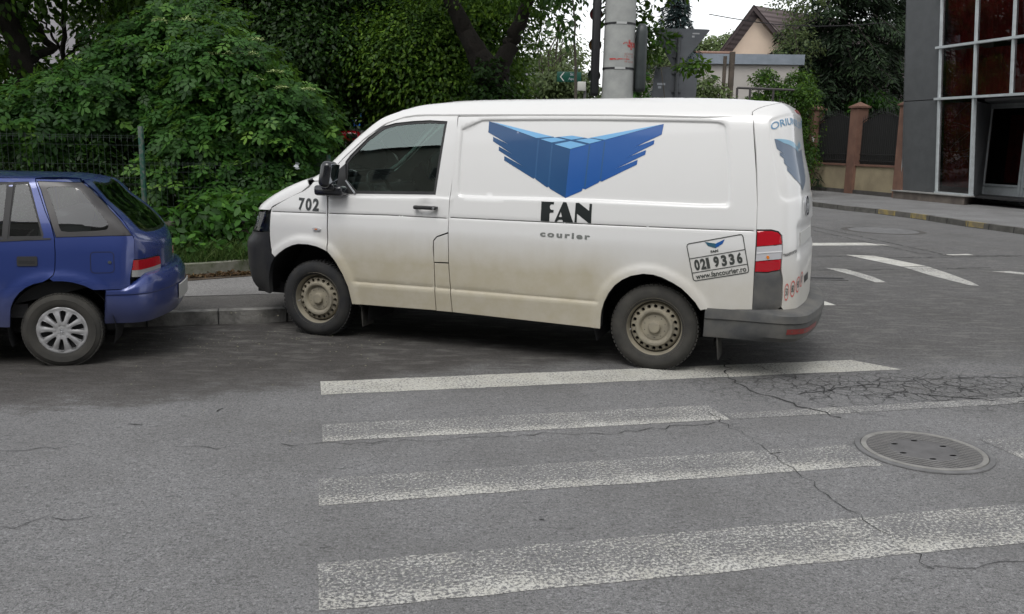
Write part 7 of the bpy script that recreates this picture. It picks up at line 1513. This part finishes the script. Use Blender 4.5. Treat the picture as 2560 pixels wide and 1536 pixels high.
# conifers
def conifer(lab,px,Y,ztop,rad,m,seed,nb=110,name='spruce_tree',zlow=1.2,ln=.17,per=150):
    r_=np.random.default_rng(seed); c=at(px,300,Y); x0,y0=c[0],Y; P=[];D=[];U=[];S=[];Tn=[]; tr=[([(x0,y0,0),(x0,y0,ztop*.5),(x0,y0,ztop)],[.28,.18,.03])]
    for i in range(nb):
        z=zlow+(ztop-zlow)*((i+r_.random())/nb); L=rad*max(.06,1-(z-zlow)/(ztop-zlow*.4))**.75*(.65+.5*r_.random()); a=i*2.4+r_.normal()*.3; sag=.25+.35*r_.random(); lift=.25*r_.random(); st=r_.random()
        d=np.array([math.cos(a),math.sin(a),0]); sd=np.array([-d[1],d[0],0]); k=r_.random(per)**.75; s_=r_.normal(size=per)*.34*L*(1.05-k)*.9+r_.normal(size=per)*.05
        hz=lift*L*k-sag*L*k**2-np.abs(s_)*.55-r_.random(per)**2*.35
        P.append(np.array([x0,y0,z])+d*(L*k)[:,None]+sd*s_[:,None]+np.array([0,0,1.])*hz[:,None]); D.append(d*.8+sd*(np.sign(s_)*.7)[:,None]+np.array([0,0,-.55])+r_.normal(size=(per,3))*.28); U.append(np.tile([0,0,1.],(per,1))+r_.normal(size=(per,3))*.4)
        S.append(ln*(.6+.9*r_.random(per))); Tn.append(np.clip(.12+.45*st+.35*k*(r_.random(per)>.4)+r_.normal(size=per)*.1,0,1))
        if i%2==0: tr.append(([(x0,y0,z),tuple(np.array([x0,y0,z])+d*L*.5+[0,0,lift*L*.5-sag*L*.25]),tuple(np.array([x0,y0,z])+d*L+[0,0,lift*L-sag*L])],[.045,.03,.008]))
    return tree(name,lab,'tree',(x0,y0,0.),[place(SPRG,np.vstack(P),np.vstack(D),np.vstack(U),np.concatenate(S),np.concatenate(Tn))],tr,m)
conifer('big dark spruce overhanging the terracotta garden fence',2090,38.5,13.5,4.6,ML_SPR,61,170,zlow=1.6,ln=.24,per=300)
conifer('second dark spruce half hidden behind the grey building corner',2230,41,14,3.6,ML_SPR,62,130,zlow=1.6,ln=.24,per=220)
conifer('blue-grey conifer rising behind the triangular sign',1680,34,7.6,2.1,ML_BLU,63,110,'blue_conifer',zlow=.7,ln=.17,per=150)
conifer('dark yew-like tree filling the garden behind the fence railings',1985,37,5.2,2.6,ML_SPR,64,90,'garden_conifer',zlow=1.2,ln=.20,per=170)
shrub('garden_shrub','bright green shrub peeping over the fence pillar by the grey building','shrub',2190,36.5,[E_(2195,255,.7,36.5,.5,.35),E_(2150,262,.5,36.5,.5,.25),E_(2240,270,.5,36.5,.5,.3)],110,.13,ML_NET,54,tb=.1)
# ---------------------------------------------------------------- mesh fence
mf=thing('mesh_fence','green welded wire mesh fence with a peeling green post between parked car and van','fence',(0,0,0))
Pp=np.array([-4.66,11.25]); 
M_WIRE=mat('green_wire',(.020,.032,.026),.6,.1); M_POST=varied('peeling_green_post',(.010,.062,.042),(.085,.10,.085),14,.6,lo=.45,hi=.6)
def fpost(x,y,zt):
    b=MB(); b.rbox((x,y,zt/2),(.055,.055,zt),.006); obj('post',b,M_POST,mf)
def wpanel(a,b_,z0,z1,folds):
    a=np.array(a);b_=np.array(b_); L=np.linalg.norm(b_-a); d=(b_-a)/L; n=np.array([-d[1],d[0]]); mb=MB()
    zs=[z0]; 
    def prof(z):   # V folds where double wires run
        return sum(.022*max(0,1-abs(z-f_)/.045) for f_ in folds)
    zz=sorted(set([z0,z1]+[f_+o_ for f_ in folds for o_ in(-.045,0,.045)]))
    zz=[z for z in zz if z0<=z<=z1]
    for s in np.arange(.04,L-.03,.068):
        p=a+d*s; mb.tube([(p[0]-n[0]*prof(z),p[1]-n[1]*prof(z),z) for z in zz],.0024,4,cap=False)
    hz=[z1-.02]+[f_+o_ for f_ in folds for o_ in(-.045,.045)]+list(np.arange(z0+.1,z1-.15,.24))
    for z in hz:
        q=prof(z); mb.tube([(a[0]-n[0]*q,a[1]-n[1]*q,z),(b_[0]-n[0]*q,b_[1]-n[1]*q,z)],.0028,4,cap=False)
    o=obj('wire_panel',mb,M_WIRE,mf); return o
LP=Pp+np.array([-2.45,-.56]); LP2=LP+np.array([-2.45,-.56])
for p in (Pp,LP,LP2): fpost(p[0],p[1],1.83)
wpanel(LP,Pp+[-.03,0],.30,1.73,[.45,1.15,1.64]); wpanel(LP2,LP,.30,1.73,[.45,1.15,1.64])
RP=Pp+np.array([2.05,1.36]); RP2=RP+np.array([2.05,1.36]); fpost(RP[0],RP[1],1.5); fpost(RP2[0],RP2[1],1.5)
wpanel(Pp+[.03,.02],RP,.25,1.40,[.45,1.31]); wpanel(RP,RP2,.25,1.40,[.45,1.31])
pi=thing('concrete_pier','short weathered concrete pier behind the blue car tailgate','pier',(-4.20,10.75,0)); b=MB(); b.rbox((0,0,.38),(.22,.26,.66),.02); obj('block',b,varied('pier_concrete',(.09,.085,.07),(.05,.048,.04),6,.95,.4,50,.008),pi)
# litter rags caught on the fence
for px,py,lb in ((668,470,'long pale rag caught on the wire fence beside the van bonnet'),(742,415,'small torn white scrap caught on the top wire of the fence')):
    c=at(px,py,12.05); b=MB(); r=random.Random(px); v=[]; h_=.30 if px<700 else .10
    for k in range(8):
        w_=.012+.028*math.sin(k*1.7+px)**2; z=c[2]+h_*(.5-k/7); x=c[0]+.012*math.sin(k*1.3); v+=[(x-w_,c[1]+.02*math.sin(k),z),(x+w_,c[1]-.02*math.cos(k),z)]
    b.add(v,[(2*i,2*i+1,2*i+3,2*i+2) for i in range(7)]); tag(obj('rag',b,bpy.data.materials.get('rag_cloth') or mat('rag_cloth',(.42,.44,.46),.9)),lb,'rag')
# undergrowth in front of the fence
r_=np.random.default_rng(71)
ne=[(-4.25,10.75,.62,.45,.30,.40),(-3.75,10.95,.78,.45,.30,.38),(-3.35,11.25,.82,.42,.3,.36),(-3.0,11.6,.80,.40,.3,.38),(-2.7,11.9,.75,.4,.3,.4),(-3.9,10.6,.42,.4,.22,.25),(-3.45,10.95,.5,.4,.25,.25),(-2.4,12.4,.8,.5,.3,.45)]
tree('nettle_patch','bright green broad-leaved undergrowth in front of the wire fence','undergrowth',(-3.6,11.0,.13),[sprays(ne,230,9,.16,.125,ONE,r_,inner=.55,upb=1.,droop=.6,front=.7,tbias=.02,jit=.4)],[([(-3.6+dx,11.0+dx*.5,.13),(-3.6+dx*1.2,11.0+dx*.5,.8)],[.012,.006]) for dx in np.linspace(-.6,.9,9)],ML_NET)
n=5200; t_=r_.random(n); X=-4.5+t_*2.4; Yb=9.95+(X+4.3)*.55+np.abs(r_.normal(size=n))*.42; ok=Yb<12.2; X,Yb=X[ok],Yb[ok]; n=len(X)
hgt=.12+.34*r_.random(n)*np.clip((Yb-9.9-(X+4.3)*.5)*2+.35,.25,1); lean=r_.normal(size=(n,2))*.42; az=r_.random(n)*6.28; w_=.0045+.004*r_.random(n)
B=np.stack([X,Yb,np.full(n,.13)],1); sd=np.stack([np.cos(az),np.sin(az),0*az],1)*w_[:,None]
m1=B+np.stack([lean[:,0]*hgt*.35,lean[:,1]*hgt*.35,hgt*.6],1); tp=B+np.stack([lean[:,0]*hgt*1.1,lean[:,1]*hgt*1.1,hgt*.95],1)
V=np.stack([B-sd,B+sd,m1+sd*.8,m1-sd*.8,tp+sd*.1,tp-sd*.1],1).reshape(-1,3); i6=np.arange(n)*6
F=np.vstack([np.stack([i6,i6+1,i6+2,i6+3],1),np.stack([i6+3,i6+2,i6+4,i6+5],1)]); tn=np.repeat(np.clip(.5+.3*r_.normal(size=n),0,1),6)
o=npmesh('grass',V,F,ML_GRS,None,tn); tag(o,'tufts of long grass along the verge kerb','grass',kind='stuff')
n=1300; X=-4.6+2.2*r_.random(n); Yb=9.62+(X+4.3)*.55+.22*r_.random(n); P=np.stack([X,Yb,.145+.02*r_.random(n)],1)
v,f,t2=place(ONE,P,r_.normal(size=(n,3))*[1,1,.3],np.tile([0,0,1.],(n,1))+r_.normal(size=(n,3))*.5,.03+.03*r_.random(n),r_.random(n)); o=npmesh('leaf_litter',v,f,leafmat('dry_leaves',(.03,.018,.01),(.09,.05,.025),(.16,.11,.05)),None,t2); tag(o,'brown dead leaves and weeds lying along the verge kerb','leaf litter',kind='stuff')
# low scrub inside the fence, left
r_=np.random.default_rng(73); sc=[(-7.2,12.0,1.0,1.2,.6,.7),(-5.8,12.3,1.0,1.1,.6,.7),(-8.6,11.6,1.0,1.2,.6,.8),(-4.6,12.6,.7,.8,.5,.5),(-3.4,13.2,.9,.9,.5,.5),(-2.2,14,.8,.9,.5,.5),(-6.4,13.6,1.6,2.2,.8,.9)]
tree('undergrowth','dark tangled undergrowth behind the wire fence left of the green post','undergrowth',(-6,12.2,.13),[sprays(sc,800,20,.3,.07,ONE,r_,inner=.3,tbias=-.1,front=.5)],[([(x,y,.13),(x+.1,y,z)],[.02,.01]) for x,y,z,*_ in sc],ML_DARK)
# silver car and blue sign beyond the hedge
sv=thing('silver_car','silver car with a large red tail light, half hidden behind the van windscreen pillar','car',(-2.62,17.9,.55),R(90))
SP=paint('silver_paint',(.33,.33,.33),(.42,.42,.42),.5)
b=MB(); b.rbox((1.55,0,.62),(4.1,1.70,.74),.22,seg=5); b.rbox((1.35,0,1.13),(3.2,1.50,.54),.20,seg=5); obj('body',b,SP,sv)
b=MB(); b.rbox((-.30,0,1.02),(.12,1.24,.18),.05,seg=3); obj('rear_window',b,M_SIGB,sv)
for s_ in (1,-1):
    b=MB(); b.rbox((-.375,s_*.58,1.235),(.34,.42,.20),.08,seg=4); tl=obj('tail_light',b,M_RED,sv)
    b=MB(); b.rbox((-.50,s_*.52,1.235),(.12,.22,.10),.04,seg=3); obj('inner_lens',b,M_SIGB,tl)
b=MB(); b.rbox((-.50,0,.52),(.30,1.64,.30),.10,seg=4); obj('rear_bumper',b,SP,sv)
b=MB(); b.rbox((-.53,0,.90),(.04,1.3,.26),.02); obj('garnish',b,M_SIGB,sv)
for x in (.35,2.85):
    for s_ in (1,-1):
        b=MB(); tyre(b,.30,.19,.19); o=obj('wheel',b,M_RUB,sv); o.location=(x,s_*.76,.30)
bs=thing('parking_sign','tiny blue road sign seen just above the silver car roof','road sign',(-4.27,24.2,.5)); b=MB(); b.rbox((0,0,1.75),(.30,.02,.34),.01); pn=obj('panel',b,mat('sign_blue',(.02,.12,.42),.4),bs); b=MB(); b.tube([(0,.03,0),(0,.03,1.6)],.025,8); obj('post',b,mat('post_galv',(.4,.4,.42),.4,.5),bs)
b=MB(); b.add([(-.02,-.012,1.65),(.02,-.012,1.65),(.02,-.012,1.76),(.07,-.012,1.83),(.04,-.012,1.86),(0,-.012,1.80),(-.05,-.012,1.86),(-.08,-.012,1.83),(-.02,-.012,1.76)],[tuple(range(9))]); obj('symbol',b,mat('sign_white2',(.6,.6,.6),.5),pn)

# tall trees across the side street, closing the view reflected in the glass front
for k_,(x,y,zc,rr_,lb_) in enumerate(((-9,44,5.5,5,'tall round tree far beyond the car park, nearest to the low house'),(-17,47,6,5.5,'tall spreading tree beyond the car park beside the pale block'),(-26,44,6,6,'tall wide tree far left beyond the pale apartment block'))):
    r_=np.random.default_rng(90+k_); tree('tall_tree',lb_,'tree',(x,y,0),[sprays([(x,y,zc,rr_,rr_*.6,5.5),(x+3,y+1,zc-1.5,3.5,3,4)],520,22,1.0,.34,ONE,r_,inner=.4,droop=.4)],[([(x,y,0),(x,y,4),(x+.3,y,8)],[.35,.28,.12])],ML_DARK)
